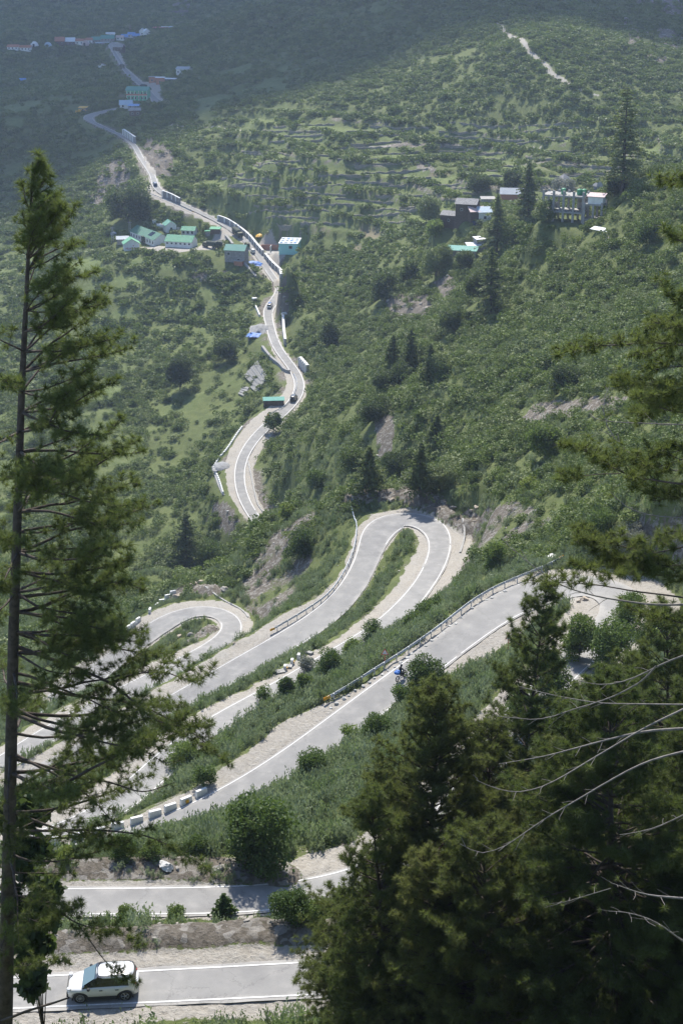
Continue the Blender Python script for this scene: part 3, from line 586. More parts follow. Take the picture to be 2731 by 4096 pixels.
def scatter_object(name, P_, S, rz, tilt, col, nvar, label, cat, smooth=False):
    me = bpy.data.meshes.new(name); n = len(P_); me.vertices.add(n); me.vertices.foreach_set('co', np.ascontiguousarray(P_, dtype=np.float32).ravel())
    a = me.attributes.new('s', 'FLOAT_VECTOR', 'POINT'); a.data.foreach_set('vector', np.ascontiguousarray(S, dtype=np.float32).ravel())
    rot = np.stack([tilt[:, 0], tilt[:, 1], rz], 1); a = me.attributes.new('r', 'FLOAT_VECTOR', 'POINT'); a.data.foreach_set('vector', np.ascontiguousarray(rot, dtype=np.float32).ravel())
    a = me.attributes.new('k', 'INT', 'POINT'); a.data.foreach_set('value', RNG.integers(0, nvar, n).astype(np.int32))
    o = link_mesh(name, me); tag(o, label, cat, kind='stuff')
    g = bpy.data.node_groups.new(name, 'GeometryNodeTree'); g.interface.new_socket('Geometry', in_out='INPUT', socket_type='NodeSocketGeometry'); g.interface.new_socket('Geometry', in_out='OUTPUT', socket_type='NodeSocketGeometry')
    gi = g.nodes.new('NodeGroupInput'); go = g.nodes.new('NodeGroupOutput'); ip = g.nodes.new('GeometryNodeInstanceOnPoints'); ci = g.nodes.new('GeometryNodeCollectionInfo')
    ci.inputs[0].default_value = col; ci.inputs['Separate Children'].default_value = True; ci.inputs['Reset Children'].default_value = True
    ip.inputs['Pick Instance'].default_value = True
    def at(nm_, ty):
        q = g.nodes.new('GeometryNodeInputNamedAttribute'); q.data_type = ty; q.inputs[0].default_value = nm_; return q.outputs[0]
    g.links.new(gi.outputs[0], ip.inputs['Points']); g.links.new(ci.outputs[0], ip.inputs['Instance']); g.links.new(at('k', 'INT'), ip.inputs['Instance Index'])
    g.links.new(at('s', 'FLOAT_VECTOR'), ip.inputs['Scale'])
    er = g.nodes.new('FunctionNodeEulerToRotation'); g.links.new(at('r', 'FLOAT_VECTOR'), er.inputs[0]); g.links.new(er.outputs[0], ip.inputs['Rotation'])
    g.links.new(ip.outputs[0], go.inputs[0]); md = o.modifiers.new('scatter', 'NODES'); md.node_group = g
    return o
# sampling by area, over ground the valley shows (with a margin to either side)
tanv = H/RR; runmin = np.minimum.accumulate(tanv, axis=1); seen = (tanv < runmin+.012)
WIN = (AZ[:, None] > R(-19)) & (AZ[:, None] < R(19)) & (Vw > -120) & (Vw < 2500)
okm = seen & WIN
def sample(n_want, dens, rlo, rhi):       # dens: 0..1 array; returns index floats
    m = okm & (RR >= rlo) & (RR < rhi); area = RR**2*m*dens; p = (area[50:-50]).ravel(); s = p.sum()
    if s <= 0: return None
    cell = (AZ[60]-AZ[59])*dl; tot = s*cell; n = int(n_want*tot)
    idx = RNG.choice(len(p), n, p=p/s); ia = idx//nr+50; ir = idx % nr
    fa = ia+RNG.uniform(-.5, .5, n); fr = ir+RNG.uniform(-.5, .5, n)
    az = np.interp(fa, np.arange(na), AZ); r = np.exp(LR[0]+fr*dl); x = r*np.sin(az); y = r*np.cos(az)
    return np.stack([x, y, -bil(H, fa, fr)], 1), ia, ir
def road_free(ia, ir, mg): return bed[ia, ir] > mg
dens0 = np.clip(.78+fbm(X/22, Y/22, 4, 121)*1.3, .08, 1)*(1-np.clip(meadow*1.6, 0, .97))*(1-np.clip(fieldb*1.5, 0, 1))*(1-.82*np.clip(soil*1.3, 0, 1))*(1-.9*rock)*(1-np.clip(dirt*2, 0, 1))*(1-.55*np.clip(terr_tread-terr_hedge, 0, 1))*(1-.7*riser)+.5*terr_hedge
bare = np.clip((fbm(X/30, Y/30, 3, 92)-.0)*4, 0, 1)*((Vw > 150) & (Vw < 330) & (Uw > 430) & (Uw < 700)); dens0 = dens0*(1-.7*bare)
dens0 = dens0*(1-.85*np.clip(terr_ledge, 0, 1)); dens0 = np.where(tm > .3, dens0*.55+.8*terr_hedge*(1-fieldb), dens0)
midslope = ((Uw > 560) & (Uw < 800) & (Vw > 950) & (Vw < 1200)); dens0 = np.where(midslope, dens0*.7, dens0)
CLEAR = []       # (x, y, radius) kept free for buildings and the like, filled before the scatter runs
# ---------------------------------------------------------------- pines of the foreground
def tuft_proto(seed, n=34, ln=.235, wd=.0085):
    rng = np.random.default_rng(seed); d = rng.normal(size=(n, 3)); d[:, 2] = np.abs(d[:, 2])*.9+.1; d /= np.linalg.norm(d, axis=1)[:, None]
    L = ln*rng.uniform(.7, 1.15, (n, 1)); s = np.cross(d, rng.normal(size=(n, 3))); s /= np.linalg.norm(s, axis=1)[:, None]
    o = d*L*.05+np.array([0, 0, -1])*rng.uniform(0, .07, (n, 1))
    tip = o+d*L; tip[:, 2] -= .02
    return np.stack([o-s*wd, o+s*wd, tip], 1)          # n,3,3
TUFTS = [tuft_proto(i) for i in range(5)]
class Pine:
    def __init__(s, seed): s.rng = np.random.default_rng(seed); s.wood = []; s.grey = []; s.tp = []; s.td = []
    def tube(s, P_, r0, r1, grey=False, n=5):
        (s.grey if grey else s.wood).append((np.asarray(P_), np.linspace(r0, r1, len(P_)), n))
    def tufts(s, P_, f0, gap):
        P_ = np.asarray(P_); d = np.r_[0, np.cumsum(np.linalg.norm(np.diff(P_, axis=0), axis=1))]; L = d[-1]
        if L < .02: return
        t = np.arange(L, L*f0-1e-6, -gap); q = np.stack([np.interp(t, d, P_[:, k]) for k in range(3)], 1)
        q2 = np.stack([np.interp(np.minimum(t+.05, L+.0), d, P_[:, k]) for k in range(3)], 1)-np.stack([np.interp(np.maximum(t-.05, 0), d, P_[:, k]) for k in range(3)], 1)
        q2 = q2/(np.linalg.norm(q2, axis=1)[:, None]+1e-6); q2 = q2+s.rng.normal(size=q2.shape)*.28; q2[:, 2] += .15
        s.tp.append(q+s.rng.normal(size=q.shape)*.03); s.td.append(q2/np.linalg.norm(q2, axis=1)[:, None])
    def curve(s, a, d, L, n=5, up=.2, wob=.12):
        P_ = [np.array(a, float)]; d = np.array(d, float); d /= np.linalg.norm(d)
        for i in range(n):
            d = d+np.array([0, 0, up/n])+s.rng.normal(size=3)*wob/n**.5; d /= np.linalg.norm(d); P_.append(P_[-1]+d*L/n)
        return np.array(P_)
    def limb(s, P_, r0, r1, f0=.35, sec=.8, gap=.22, full=1., bare=False, grey=False):
        rng = s.rng; P_ = np.asarray(P_, float); s.tube(P_, r0, r1, grey)
        d = np.r_[0, np.cumsum(np.linalg.norm(np.diff(P_, axis=0), axis=1))]; L = d[-1]; t = L*f0; side = 1
        while t < L:
            q = np.array([np.interp(t, d, P_[:, k]) for k in range(3)]); j = min(len(P_)-2, max(0, int(np.searchsorted(d, t))-1)); ax = P_[j+1]-P_[j]; ax /= np.linalg.norm(ax)
            sd = np.cross(ax, [0, 0, 1]); sd /= np.linalg.norm(sd)+1e-6; fr = (t/L-f0)/(1-f0+1e-6)
            l = sec*(1.05-.75*fr)*rng.uniform(.55, 1.15)*(min(1, .45+fr*3))
            dr = ax*rng.uniform(.6, 1.0)+sd*side*rng.uniform(.6, 1.1)+np.array([0, 0, rng.uniform(-.25, .45)])
            C = s.curve(q, dr, l, 4, up=.25 if not bare else -.1, wob=.22); s.tube(C, .012 if not bare else .009, .005, grey, 3)
            if not bare:
                s.tufts(C, .25, .19/full)
                for _ in range(int(2.2*l/.5*full)+1):
                    k = rng.integers(1, 4); dd = (C[k+1 if k < 4 else k]-C[k-1])+rng.normal(size=3)*.22*l
                    if np.linalg.norm(dd) < 1e-3: continue
                    T_ = s.curve(C[k], dd, l*rng.uniform(.3, .55), 3, up=.3, wob=.2); s.tube(T_, .008, .004, grey, 3); s.tufts(T_, .3, .19/full)
            elif rng.random() < .3: s.tufts(C, .85, .3)
            side = -side; t += gap*rng.uniform(.6, 1.4)
        if not bare: s.tufts(P_, .7, .12)
    def crown(s, base, top, h0, rad, every=.55, per=5, el=(-.1, .5), f0=.35, full=1., az_ok=None, gap=.24, secf=.26):
        base = np.array(base); top = np.array(top); Lt = np.linalg.norm(top-base); z = h0
        while z < Lt-.3:
            f = z/Lt; c = base+(top-base)*f; fr = (z-h0)/(Lt-h0); R_ = rad(fr)
            for k in range(per):
                az = s.rng.uniform(0, 2*math.pi)
                if az_ok and not az_ok(az): continue
                e = el[0]+(el[1]-el[0])*fr**1.3+s.rng.normal()*.1; l = R_*s.rng.uniform(.65, 1.1)
                d = np.array([math.cos(az)*math.cos(e), math.sin(az)*math.cos(e), math.sin(e)])
                C = s.curve(c, d, l, 6, up=.38, wob=.2); s.limb(C, .012+.011*l, .008, f0=f0, sec=max(.3, secf*l+.15), gap=gap, full=full)
            z += every*s.rng.uniform(.7, 1.3)
        s.tufts(np.array([base+(top-base)*(1-.9/Lt), top]), 0, .1)
    @staticmethod
    def tubes_mesh(L):
        Vs = []; Fs = []; b = 0
        for P_, r, n in L:
            d = np.gradient(P_, axis=0); d /= np.linalg.norm(d, axis=1)[:, None]+1e-9; ref = np.array([.13, .27, 1.]); a = np.cross(d, ref); a /= np.linalg.norm(a, axis=1)[:, None]+1e-9; c = np.cross(d, a)
            t = 2*np.pi*np.arange(n)/n; V_ = P_[:, None]+(a[:, None]*np.cos(t)[None, :, None]+c[:, None]*np.sin(t)[None, :, None])*r[:, None, None]
            m = len(P_); i = (np.arange(m-1)[:, None]*n+np.arange(n)[None]).ravel(); i2 = (np.arange(m-1)[:, None]*n+(np.arange(n)[None]+1) % n).ravel()
            Vs.append(V_.reshape(-1, 3)); Fs.append(np.stack([i, i2, i2+n, i+n], 1)+b); b += m*n
        return np.concatenate(Vs), np.concatenate(Fs)
    def build(s, name, trunk, tr, label, mat, group=None, cat='pine tree', size=1.):
        base = np.array(trunk[0]); root = empty(name, base, 0, label, cat, group)
        T_ = resample(np.array(trunk, float), .8); rr = np.interp(np.linspace(0, 1, len(T_)), np.linspace(0, 1, len(tr)), tr); T_[1:-1, :2] += s.rng.normal(size=(len(T_)-2, 2))*.015
        v, f = Pine.tubes_mesh([(T_, rr, 12)]); link_mesh('trunk', np_mesh('trunk', v-base, f, M['bark'], True), root)
        if s.wood: v, f = Pine.tubes_mesh(s.wood); link_mesh('branches', np_mesh('branches', v-base, f, M['bark'], True), root)
        if s.grey: v, f = Pine.tubes_mesh(s.grey); link_mesh('bare_branches', np_mesh('bare_branches', v-base, f, M['greybark'], True), root)
        P_ = np.concatenate(s.tp); D_ = np.concatenate(s.td); n = len(P_); z = D_; x = np.cross(z, s.rng.normal(size=(n, 3))); x /= np.linalg.norm(x, axis=1)[:, None]; y = np.cross(z, x)
        Rm = np.stack([x, y, z], 2); k = s.rng.integers(0, 5, n); tt = np.stack(TUFTS)[k]*(s.rng.uniform(.7, 1.15, n)*size)[:, None, None, None]
        V_ = np.einsum('nij,nmkj->nmki', Rm, tt)+P_[:, None, None]-base; V_ = V_.reshape(-1, 3); F_ = np.arange(len(V_)).reshape(-1, 3)
        link_mesh('crown', np_mesh('crown', V_, F_, M[mat]), root); return n
def at_y(u, v, y):                        # point of a bearing at y metres ahead
    a = ray(u, v); t = y/a[1]; return np.array([a[0]*t, y, a[2]*t])
def path3(L, s, u0, v0, y0, dy):
    n = len(L); return smooth(resample(np.array([at_y(u0+p[0]/s, v0+p[1]/s, y0+dy*i/(n-1)) for i, p in enumerate(L)]), .25), 1, 1)
TN = []
# --- tall pine at the left
top = at_y(76, 372, 38); base = at_y(5, 2600, 38.5); gz = ground(base[0], base[1]); base = np.array([base[0], base[1], float(gz)])
P0 = Pine(1); lean = lambda v: at_y(np.interp(v, [372, 700, 1200, 1700, 2352], [76, 58, 42, 25, 12]), v, 38)
tr_pts = [base]+[lean(v) for v in (2352, 2000, 1700, 1400, 1200, 1000, 700, 500, 372)]
def left_rad(V_): return np.interp(V_, [372, 430, 500, 600, 750, 900, 1100, 1300, 1450, 1600, 1800, 2100], [.25, .9, 1.25, 2.1, 2.7, 3.6, 4.1, 4.4, 4.8, 5.8, 6.0, 2.0])
v = 400
while v < 2120:
    c = lean(v)
    for k in range(4 if v < 1500 else 2):
        az = P0.rng.uniform(-1.9, 1.9) if k else P0.rng.uniform(-.7, .7)
        R_ = left_rad(v)*P0.rng.uniform(.6, 1.02); e = np.interp(v, [400, 600, 1100, 1700, 2300], [.85, .45, .12, -.22, -.3])+P0.rng.normal()*.13
        d = np.array([math.cos(az)*math.cos(e), math.sin(az)*math.cos(e), math.sin(e)])
        C = P0.curve(c, d, R_, 8, up=.25, wob=.26); P0.limb(C, .010+.011*R_, .008, f0=.3 if v > 700 else .18, sec=.24*R_*.8+.3, gap=.28 if v < 1100 else .25, full=.72 if v < 1100 else .9)
    v += 46 if v > 600 else 28
Z0 = (3.901, 0, 1321)
for L, y0, dy, r, f0, br in [([(320, 1960), (420, 1890), (560, 1870), (700, 1810), (800, 1740), (1000, 1650), (1130, 1560), (1280, 1480), (1400, 1450)], 37, -2, .075, .6, 0),
    ([(150, 1650), (280, 1680), (450, 1720), (600, 1780), (800, 1830), (950, 1840), (1150, 1910), (1300, 1960), (1430, 1900), (1560, 1860)], 38, 1, .06, .65, 1),
    ([(140, 1190), (300, 1280), (560, 1340), (740, 1400), (950, 1390), (1150, 1330), (1300, 1290)], 38, -1.5, .06, .4, 0),
    ([(150, 960), (370, 1010), (520, 1050), (700, 1080), (1000, 1120), (1150, 1130), (1400, 1250), (1600, 1420), (1800, 1500)], 38, 1.0, .075, .45, 0),
    ([(160, 640), (480, 760), (650, 810), (800, 880), (1000, 960), (1200, 1130), (1350, 1290), (1600, 1360), (1900, 1340)], 38, -1, .07, .5, 0),
    ([(160, 200), (250, 185), (500, 160), (700, 120), (900, 80), (1100, 50), (1250, 120)], 38, 1, .06, .45, 0),
    ([(1000, 960), (1200, 880), (1500, 860), (1700, 960), (1900, 880)], 37.5, -.5, .03, .2, 0),
    ([(1200, 1130), (1500, 1280), (1750, 1420), (1950, 1600), (2050, 1700)], 38.5, .5, .035, .3, 0)]:
    P0.limb(path3(L, *Z0, y0, dy), r, .012, f0=f0, sec=1.0, gap=.22, full=1., bare=bool(br))
Z1 = (1.8206, 0, 1894.7)
P0.limb(path3([(40, 25), (130, 25), (370, 20), (470, 25), (600, 40), (700, 80), (800, 140), (880, 190)], *Z1, 38, -1), .055, .01, f0=.6, sec=.8, gap=.2)
P0.limb(path3([(10, 460), (45, 455), (150, 435), (260, 370), (350, 330)], *Z1, 38, -1), .05, .012, f0=.35, sec=.8, gap=.18, full=1.2)
P0.limb(path3([(260, 370), (330, 420), (450, 440), (560, 470), (600, 500)], *Z1, 37.2, -.5), .03, .01, f0=.1, sec=.75, gap=.16, full=1.2)
P0.limb(path3([(330, 420), (400, 510), (440, 580), (520, 640), (580, 665)], *Z1, 37, -.5), .022, .008, f0=.55, sec=.35, gap=.14, full=1.2)
P0.limb(path3([(30, 600), (100, 590), (200, 570), (290, 575)], *Z1, 38, -1), .022, .008, f0=.1, sec=.5, gap=.16)
P0.tube(path3([(10, 820), (60, 800), (120, 775), (210, 750), (290, 722)], *Z1, 37, -1), .055, .03); P0.tube(path3([(190, 752), (205, 742), (235, 738)], *Z1, 36.6, 0), .03, .012)
P0.tube(path3([(48, 285), (62, 290), (85, 276)], *Z1, 38, 0), .035, .01); P0.tube(path3([(48, 398), (80, 398), (110, 402)], *Z1, 38, 0), .03, .008)
# withered hanging twigs on the left trunk
TN.append(P0.build('tall_pine', tr_pts, [.34, .29, .255, .225, .20, .17, .145, .105, .065, .02], 'tall dark pine in the left foreground with long reaching boughs', 'needle'))
# --- the pine standing outside the frame at the right, its boughs hanging in
P8 = Pine(8); b8 = at_y(1720, 2352, 27); b8[2] = float(ground(b8[0], b8[1])); t8 = at_y(1700, 450, 27)
Z7 = (3.152, 1148.3, 746.4); Z3 = (1.9084, 746.4, 1492.8)
B8 = [([(1750, 170), (1323, 150), (1100, 120), (950, 140), (800, 150), (650, 150), (540, 150), (430, 190), (405, 240)], Z7, .04, .38, .42, 0), ([(1750, 420), (1323, 430), (1150, 440), (1000, 430), (850, 450)], Z7, .035, .4, .6, 0),
      ([(1750, 760), (1323, 720), (1100, 715), (900, 705), (750, 700), (660, 680), (645, 640)], Z7, .028, .4, .3, 1), ([(1750, 1080), (1323, 1060), (1150, 1045), (1000, 985), (880, 900), (800, 790), (740, 700), (715, 600), (760, 480), (790, 440)], Z7, .04, .6, .3, 1),
      ([(1750, 1180), (1323, 1155), (1150, 1130), (1000, 1105), (870, 1075), (780, 1010), (700, 960), (560, 880), (480, 880)], Z7, .05, .55, .55, 0), ([(870, 1075), (700, 1080), (540, 1100), (430, 1115)], Z7, .02, .7, .3, 0),
      ([(1750, 1400), (1323, 1395), (1150, 1390), (1000, 1360), (900, 1320), (810, 1240), (790, 1200)], Z7, .03, .4, .3, 1), ([(1750, 1820), (1323, 1815), (1200, 1820), (1050, 1800), (900, 1810), (750, 1790), (620, 1770), (500, 1720)], Z7, .045, .3, .5, 0),
      ([(1250, 1830), (1100, 1680), (900, 1600), (700, 1560), (560, 1490)], Z7, .03, .15, .55, 0), ([(1750, 2000), (1323, 2025), (1150, 2030), (1000, 2015), (800, 1985), (620, 1950), (500, 1905), (400, 1880), (280, 1780), (180, 1700), (80, 1620), (0, 1540)], Z7, .055, .55, .45, 1),
      ([(1400, 1990), (1290, 1965), (1100, 1945), (900, 1920), (780, 1890), (600, 1870), (450, 1870), (300, 1850), (190, 1850)], Z7, .035, .65, .35, 0),
      ([(1323, 580), (1250, 600), (1150, 640), (1000, 620)], Z7, .02, .2, .5, 0), ([(1400, 900), (1300, 880), (1200, 940), (1080, 1000), (960, 960)], Z7, .02, .2, .55, 0), ([(1350, 1290), (1250, 1250), (1150, 1180), (1000, 1130)], Z7, .02, .2, .5, 0),
      ([(1450, -40), (1380, -90), (1323, -120), (1250, -170)], Z7, .03, .1, .6, 0), ([(1500, -500), (1420, -560), (1330, -600), (1290, -640)], Z7, .03, .3, .5, 0), ([(1500, -980), (1400, -1020), (1330, -1060), (1280, -1010)], Z7, .03, .3, .5, 0), ([(1400, 60), (1250, 30), (1150, -10)], Z7, .02, .1, .5, 0),
      ([(1500, 330), (1323, 300), (1200, 290), (1100, 330)], Z7, .025, .1, .5, 0), ([(1500, 560), (1323, 520), (1200, 540), (1080, 600)], Z7, .02, .1, .5, 0),
      ([(1800, -60), (1568, 25), (1450, 70), (1350, 130), (1200, 160), (1100, 130)], Z3, .05, .5, .4, 1), ([(1450, 70), (1440, 100), (1340, 170), (1200, 230), (1080, 260), (950, 310), (750, 290)], Z3, .035, .5, .4, 1),
      ([(1800, 240), (1568, 240), (1200, 235), (1000, 200), (850, 160)], Z3, .04, .5, .4, 1), ([(1800, 340), (1568, 345), (1400, 355), (1250, 390), (1100, 430), (950, 470), (820, 490), (760, 500)], Z3, .07, .5, .4, 1),
      ([(1800, 150), (1568, 260), (1400, 340), (1250, 430), (1130, 500), (1020, 570), (900, 620), (780, 625), (660, 570)], Z3, .05, .6, .4, 1), ([(1800, 400), (1568, 445), (1400, 490), (1250, 570), (1100, 660), (960, 740), (850, 820), (740, 890), (640, 890), (590, 850)], Z3, .055, .6, .45, 1),
      ([(1800, 1110), (1568, 1090), (1400, 1075), (1250, 1020)], Z3, .08, .6, .5, 1), ([(1250, 1045), (1100, 1090), (960, 1130)], Z3, .02, .3, .4, 1), ([(1800, 1420), (1568, 1280), (1450, 1190), (1330, 1150), (1240, 1145)], Z3, .05, .4, .5, 1),
      ([(1800, 640), (1568, 720), (1480, 770), (1370, 800), (1290, 810)], Z3, .05, .3, .5, 1)]
for L, Z, r, f0, sec, br in B8:
    dy = float(P8.rng.uniform(-2.2, 2.2)); P8.limb(path3(L, *Z, 27, dy), r*.62, .006, f0=f0*.8, sec=sec*1.5, gap=.17 if not br else .30, full=1.35, bare=bool(br), grey=bool(br))
for L in ([(1750, 60), (1323, 90), (1180, 170), (1040, 200), (930, 230)], [(1750, 620), (1323, 640), (1180, 610), (1060, 560), (980, 520)], [(1750, 900), (1323, 960), (1200, 1010), (1090, 1060), (1000, 1010)], [(1750, 1250), (1323, 1230), (1200, 1280), (1100, 1250), (1020, 1200)],
          [(1750, 1560), (1323, 1600), (1200, 1640), (1050, 1660), (900, 1690), (760, 1640), (640, 1600), (530, 1560)], [(1750, 1700), (1323, 1740), (1150, 1750), (980, 1730), (820, 1720), (700, 1690)], [(1750, 2150), (1323, 2180), (1200, 2120), (1080, 2100), (950, 2060)], [(1600, 1450), (1323, 1500), (1230, 1540), (1150, 1590)]):
    P8.limb(path3(L, *Z7, 27, float(P8.rng.uniform(-2.5, 2.5))), .022, .006, f0=.3, sec=.7, gap=.18, full=1.3)
TN.append(P8.build('overhanging_pine', [b8, at_y(1725, 1800, 27), at_y(1715, 1200, 27), t8], [.34, .28, .2, .04], 'pine with bare grey boughs reaching in from the right edge', 'needle_y', size=.8))
# --- the dark group at the lower right
GRP = 'pines massed at the lower right'
def std_pine(seed, bu, tu, tv, y, r, label, mat='needle', h0=3, every=.5, per=5, full=1., rfun=None, tr=.24):
    r *= 1.22
    t = at_y(tu, tv, y); zc = t[1]*CP-t[2]*SP
    x = t[0]; b = np.array([x, y, float(ground(x, y))]); zb = b[1]*CP-b[2]*SP; b[0] = (bu-784)/FP*zb; b[2] = float(ground(b[0], b[1]))-.2
    P_ = Pine(seed); L = np.linalg.norm(t-b)
    P_.crown(b, t, h0, rfun or (lambda f: r*(1-f)**.6*(1.0)+.25), every=every*.85, per=per+1, el=(-.25, .75), f0=.3, full=full*.95, gap=.25)
    TN.append(P_.build('pine_tree', [b, (b+t)/2+np.array([.1, 0, 0]), t], [tr, tr*.62, .015], label, mat, GRP))
std_pine(11, 1110, 1255, 1338, 52, 3.6, 'slim pine whose pointed top stands against the uppermost road', h0=4, every=.55, tr=.2)
std_pine(12, 950, 1010, 1575, 47, 4.6, 'broad olive pine in the middle of the dark group', mat='needle_y', every=.36, tr=.28)
std_pine(13, 925, 850, 1822, 44, 2.6, 'leftmost pine of the dark group beside the lower road', mat='needle', every=.4, tr=.2)
std_pine(14, 1405, 1400, 1560, 40, 4.2, 'thick trunked pine with its bare stem showing at the bottom', mat='needle', h0=8, every=.36, tr=.30)
std_pine(15, 1530, 1530, 1395, 50, 4.0, 'green pine at the right edge behind the bare boughs', mat='needle', every=.5, tr=.22)
std_pine(16, 1290, 1300, 1700, 45, 4.2, 'bushy pine filling the centre of the dark group', mat='needle_y', every=.36, tr=.24)
std_pine(17, 1640, 1610, 1560, 42, 4.2, 'pine half outside the right edge below the grey boughs', mat='needle', every=.5, tr=.24)
std_pine(18, 1120, 1110, 1900, 41, 3.6, 'lower pine with pale new needles near the bottom edge', mat='needle_y', h0=5, every=.36, tr=.22)

std_pine(19, 1080, 1130, 1660, 49, 3.6, 'olive pine between the slim pine and the broad olive one', mat='needle_y', every=.45, tr=.2)
std_pine(20, 1400, 1440, 1500, 54, 3.8, 'pine behind the thick trunked one, its top near the upper hairpin', mat='needle', every=.5, tr=.2)
std_pine(21, 1060, 970, 1960, 42, 3.0, 'low pine overlapping the foot of the leftmost one', mat='needle_y', every=.42, tr=.2)
# ---------------------------------------------------------------- vehicles
def paint(name, col, rough=.25, metal=.0):
    m, t, p = nodes(name); n = noise(t, 2.2, 5, .6, N_(t, 'ShaderNodeTexCoord').outputs['Object']); t.links.new(mix(t, ramp(t, n.outputs[0], [(.45, 0.), (.75, .25)]), col, tuple(x*.6+.14 for x in col)), p.inputs[0])
    p.inputs['Roughness'].default_value = rough; p.inputs['Metallic'].default_value = metal; p.inputs['Coat Weight'].default_value = .4; return m
def glass_m(name, col, rough=.08):
    m, t, p = nodes(name); p.inputs[0].default_value = (*col, 1); p.inputs['Roughness'].default_value = rough; p.inputs['Specular IOR Level'].default_value = .8; return m
M['carwhite'] = paint('white_car_paint', (.66, .66, .65)); M['cargrey'] = paint('dark_grey_paint', (.06, .062, .065)); M['carblue'] = paint('dark_blue_paint', (.03, .05, .10)); M['carsand'] = paint('pale_car_paint', (.55, .54, .51))
M['olive'] = simple('olive_drab', (.07, .075, .045), .7, var=.2); M['canvas'] = simple('dark_canvas', (.05, .06, .045), .9, var=.3); M['blackpl'] = simple('black_plastic', (.03, .03, .032), .6, var=.2)
M['tyre'] = simple('tyre_rubber', (.035, .034, .033), .9, var=.2); M['rim'] = simple('rim_metal', (.35, .35, .35), .4, .6); M['dglass'] = glass_m('dark_window_glass', (.015, .018, .022)); M['wglass'] = glass_m('windscreen_glass', (.10, .15, .155), .12)
M['lamp'] = glass_m('headlamp', (.6, .6, .6)); M['red'] = simple('red_lamp', (.4, .03, .02), .3); M['blue'] = simple('blue_tarpaulin', (.04, .14, .42), .6, var=.3, sc=2); M['yellow'] = simple('yellow_paint', (.60, .33, .02), .6, var=.2)
def make_car(label, bodym, cat='car', L=4.0, W=1.8, Ht=1.6, boxy=0., detail=True, group=None, name='car'):
    root = empty(name, label=label, cat=cat, group=group); k = L/4.0; hw = W/2; zb = .24; belt = .98*Ht/1.6; wr = .335; fx, rx = 1.22*k, -1.28*k
    xs = np.unique(np.r_[np.linspace(-2*k, 2*k, 25), fx+np.linspace(-.42, .42, 11), rx+np.linspace(-.42, .42, 11)])
    vs = []; n = 8
    for x in xs:
        e = min(1, max(0, (2*k-abs(x))/(.80 if boxy < .5 else .25)))**.5 if abs(x) > (1.20 if boxy < .5 else 1.75)*k else 1.
        w_ = hw*((.62+.38*e) if boxy < .5 else (.74+.26*e)); lo = zb
        for c in (fx, rx):
            d = abs(x-c)
            if d < .41: lo = max(lo, .16+math.sqrt(max(0, .41**2-d*d))+.05)
        if x > .78*k: t = (x-.78*k)/(1.22*k); top = belt-(.05+.20*t**2.2)*(1-boxy*.6)
        else: top = belt
        if x < -1.75*k: top = belt-.02
        if x > 1.93*k: top -= .12
        lo = min(lo, top-.12); zm = min(max(lo+.1, .62), top-.08)
        vs += [(x, 0, lo), (x, w_*.86, lo), (x, w_*.995, lo+.06), (x, w_, zm), (x, w_*.97, top-.07), (x, w_*.88, top-.005), (x, w_*.45, top+.018), (x, 0, top+.03)]
    m = len(xs); fs = []; full = vs+[(x, -y, z) for x, y, z in vs]; o2 = len(vs)
    for i in range(m-1):
        for j in range(n-1):
            a = i*n+j; fs.append((a, a+1, a+n+1, a+n)); fs.append((o2+a, o2+a+n, o2+a+n+1, o2+a+1))
    for i, s in ((0, 1), (m-1, -1)):
        r_ = [i*n+j for j in range(n)]+[o2+i*n+j for j in reversed(range(n))]; fs.append(tuple(r_ if s < 0 else reversed(r_)))
    mesh_obj('body', full, fs, bodym, root, True)
    # cabin
    f_, r_ = (1.12*k, .27*k) if boxy < .5 else (.80*k, .55*k); rb, rt = (-1.90*k, -1.66*k) if boxy < .5 else (-1.93*k, -1.88*k); zt = Ht-.07; wb, wt = hw*.90, hw*(.74 if boxy < .5 else .82); z0 = belt-.03
    c = [(f_, wb, z0), (r_, wt, zt), (rt, wt*.97, zt-.03), (rb, wb*.93, z0+.02)]
    q = MB(); vv = c+[(x, -y, z) for x, y, z in c]; q.add(vv, [(0, 1, 2, 3), (4, 7, 6, 5), (1, 5, 6, 2), (3, 2, 6, 7), (0, 3, 7, 4), (0, 4, 5, 1)]); q.build('window_band', M['dglass'], root)
    ws = MB(); d = .012; ws.add([(f_-.06+d, wb*.92, z0+.10), (r_+.08+d, wt*.95, zt-.06), (r_+.08+d, -wt*.95, zt-.06), (f_-.06+d, -wb*.92, z0+.10)], [(0, 1, 2, 3)]); ws.v = [(x+.012, y, z+.012) for x, y, z in ws.v]; ws.build('windscreen', M['wglass'], root)
    rf = MB(); pts = []
    nx = 9; ny = 7
    for i in range(nx):
        tx = i/(nx-1); x = rt-.12+(r_+.06-(rt-.12))*tx
        for j in range(ny):
            ty = j/(ny-1)*2-1; edge = (1-abs(ty)**3)*(1-abs(tx*2-1)**4); pts.append((x-(.14 if tx > .5 else -.14)*abs(ty)**3*abs(tx*2-1)**2, ty*wt*(1.04-.16*abs(tx*2-1)**6), zt-.015+.055*edge))
    base = [(x, y*.99, z0*.0+zt-.06) for x, y, z in pts]; F_ = []
    for i in range(nx-1):
        for j in range(ny-1): a = i*ny+j; F_.append((a, a+1, a+ny+1, a+ny)[::-1])
    rim_ = [j for j in range(ny)]+[i*ny+ny-1 for i in range(1, nx)]+[(nx-1)*ny+j for j in range(ny-2, -1, -1)]+[i*ny for i in range(nx-2, 0, -1)]
    for a, b in zip(rim_, rim_[1:]+rim_[:1]): F_.append((a, b, b+nx*ny, a+nx*ny))
    rf.add(pts+base, F_); rf.build('roof', bodym, root, True)
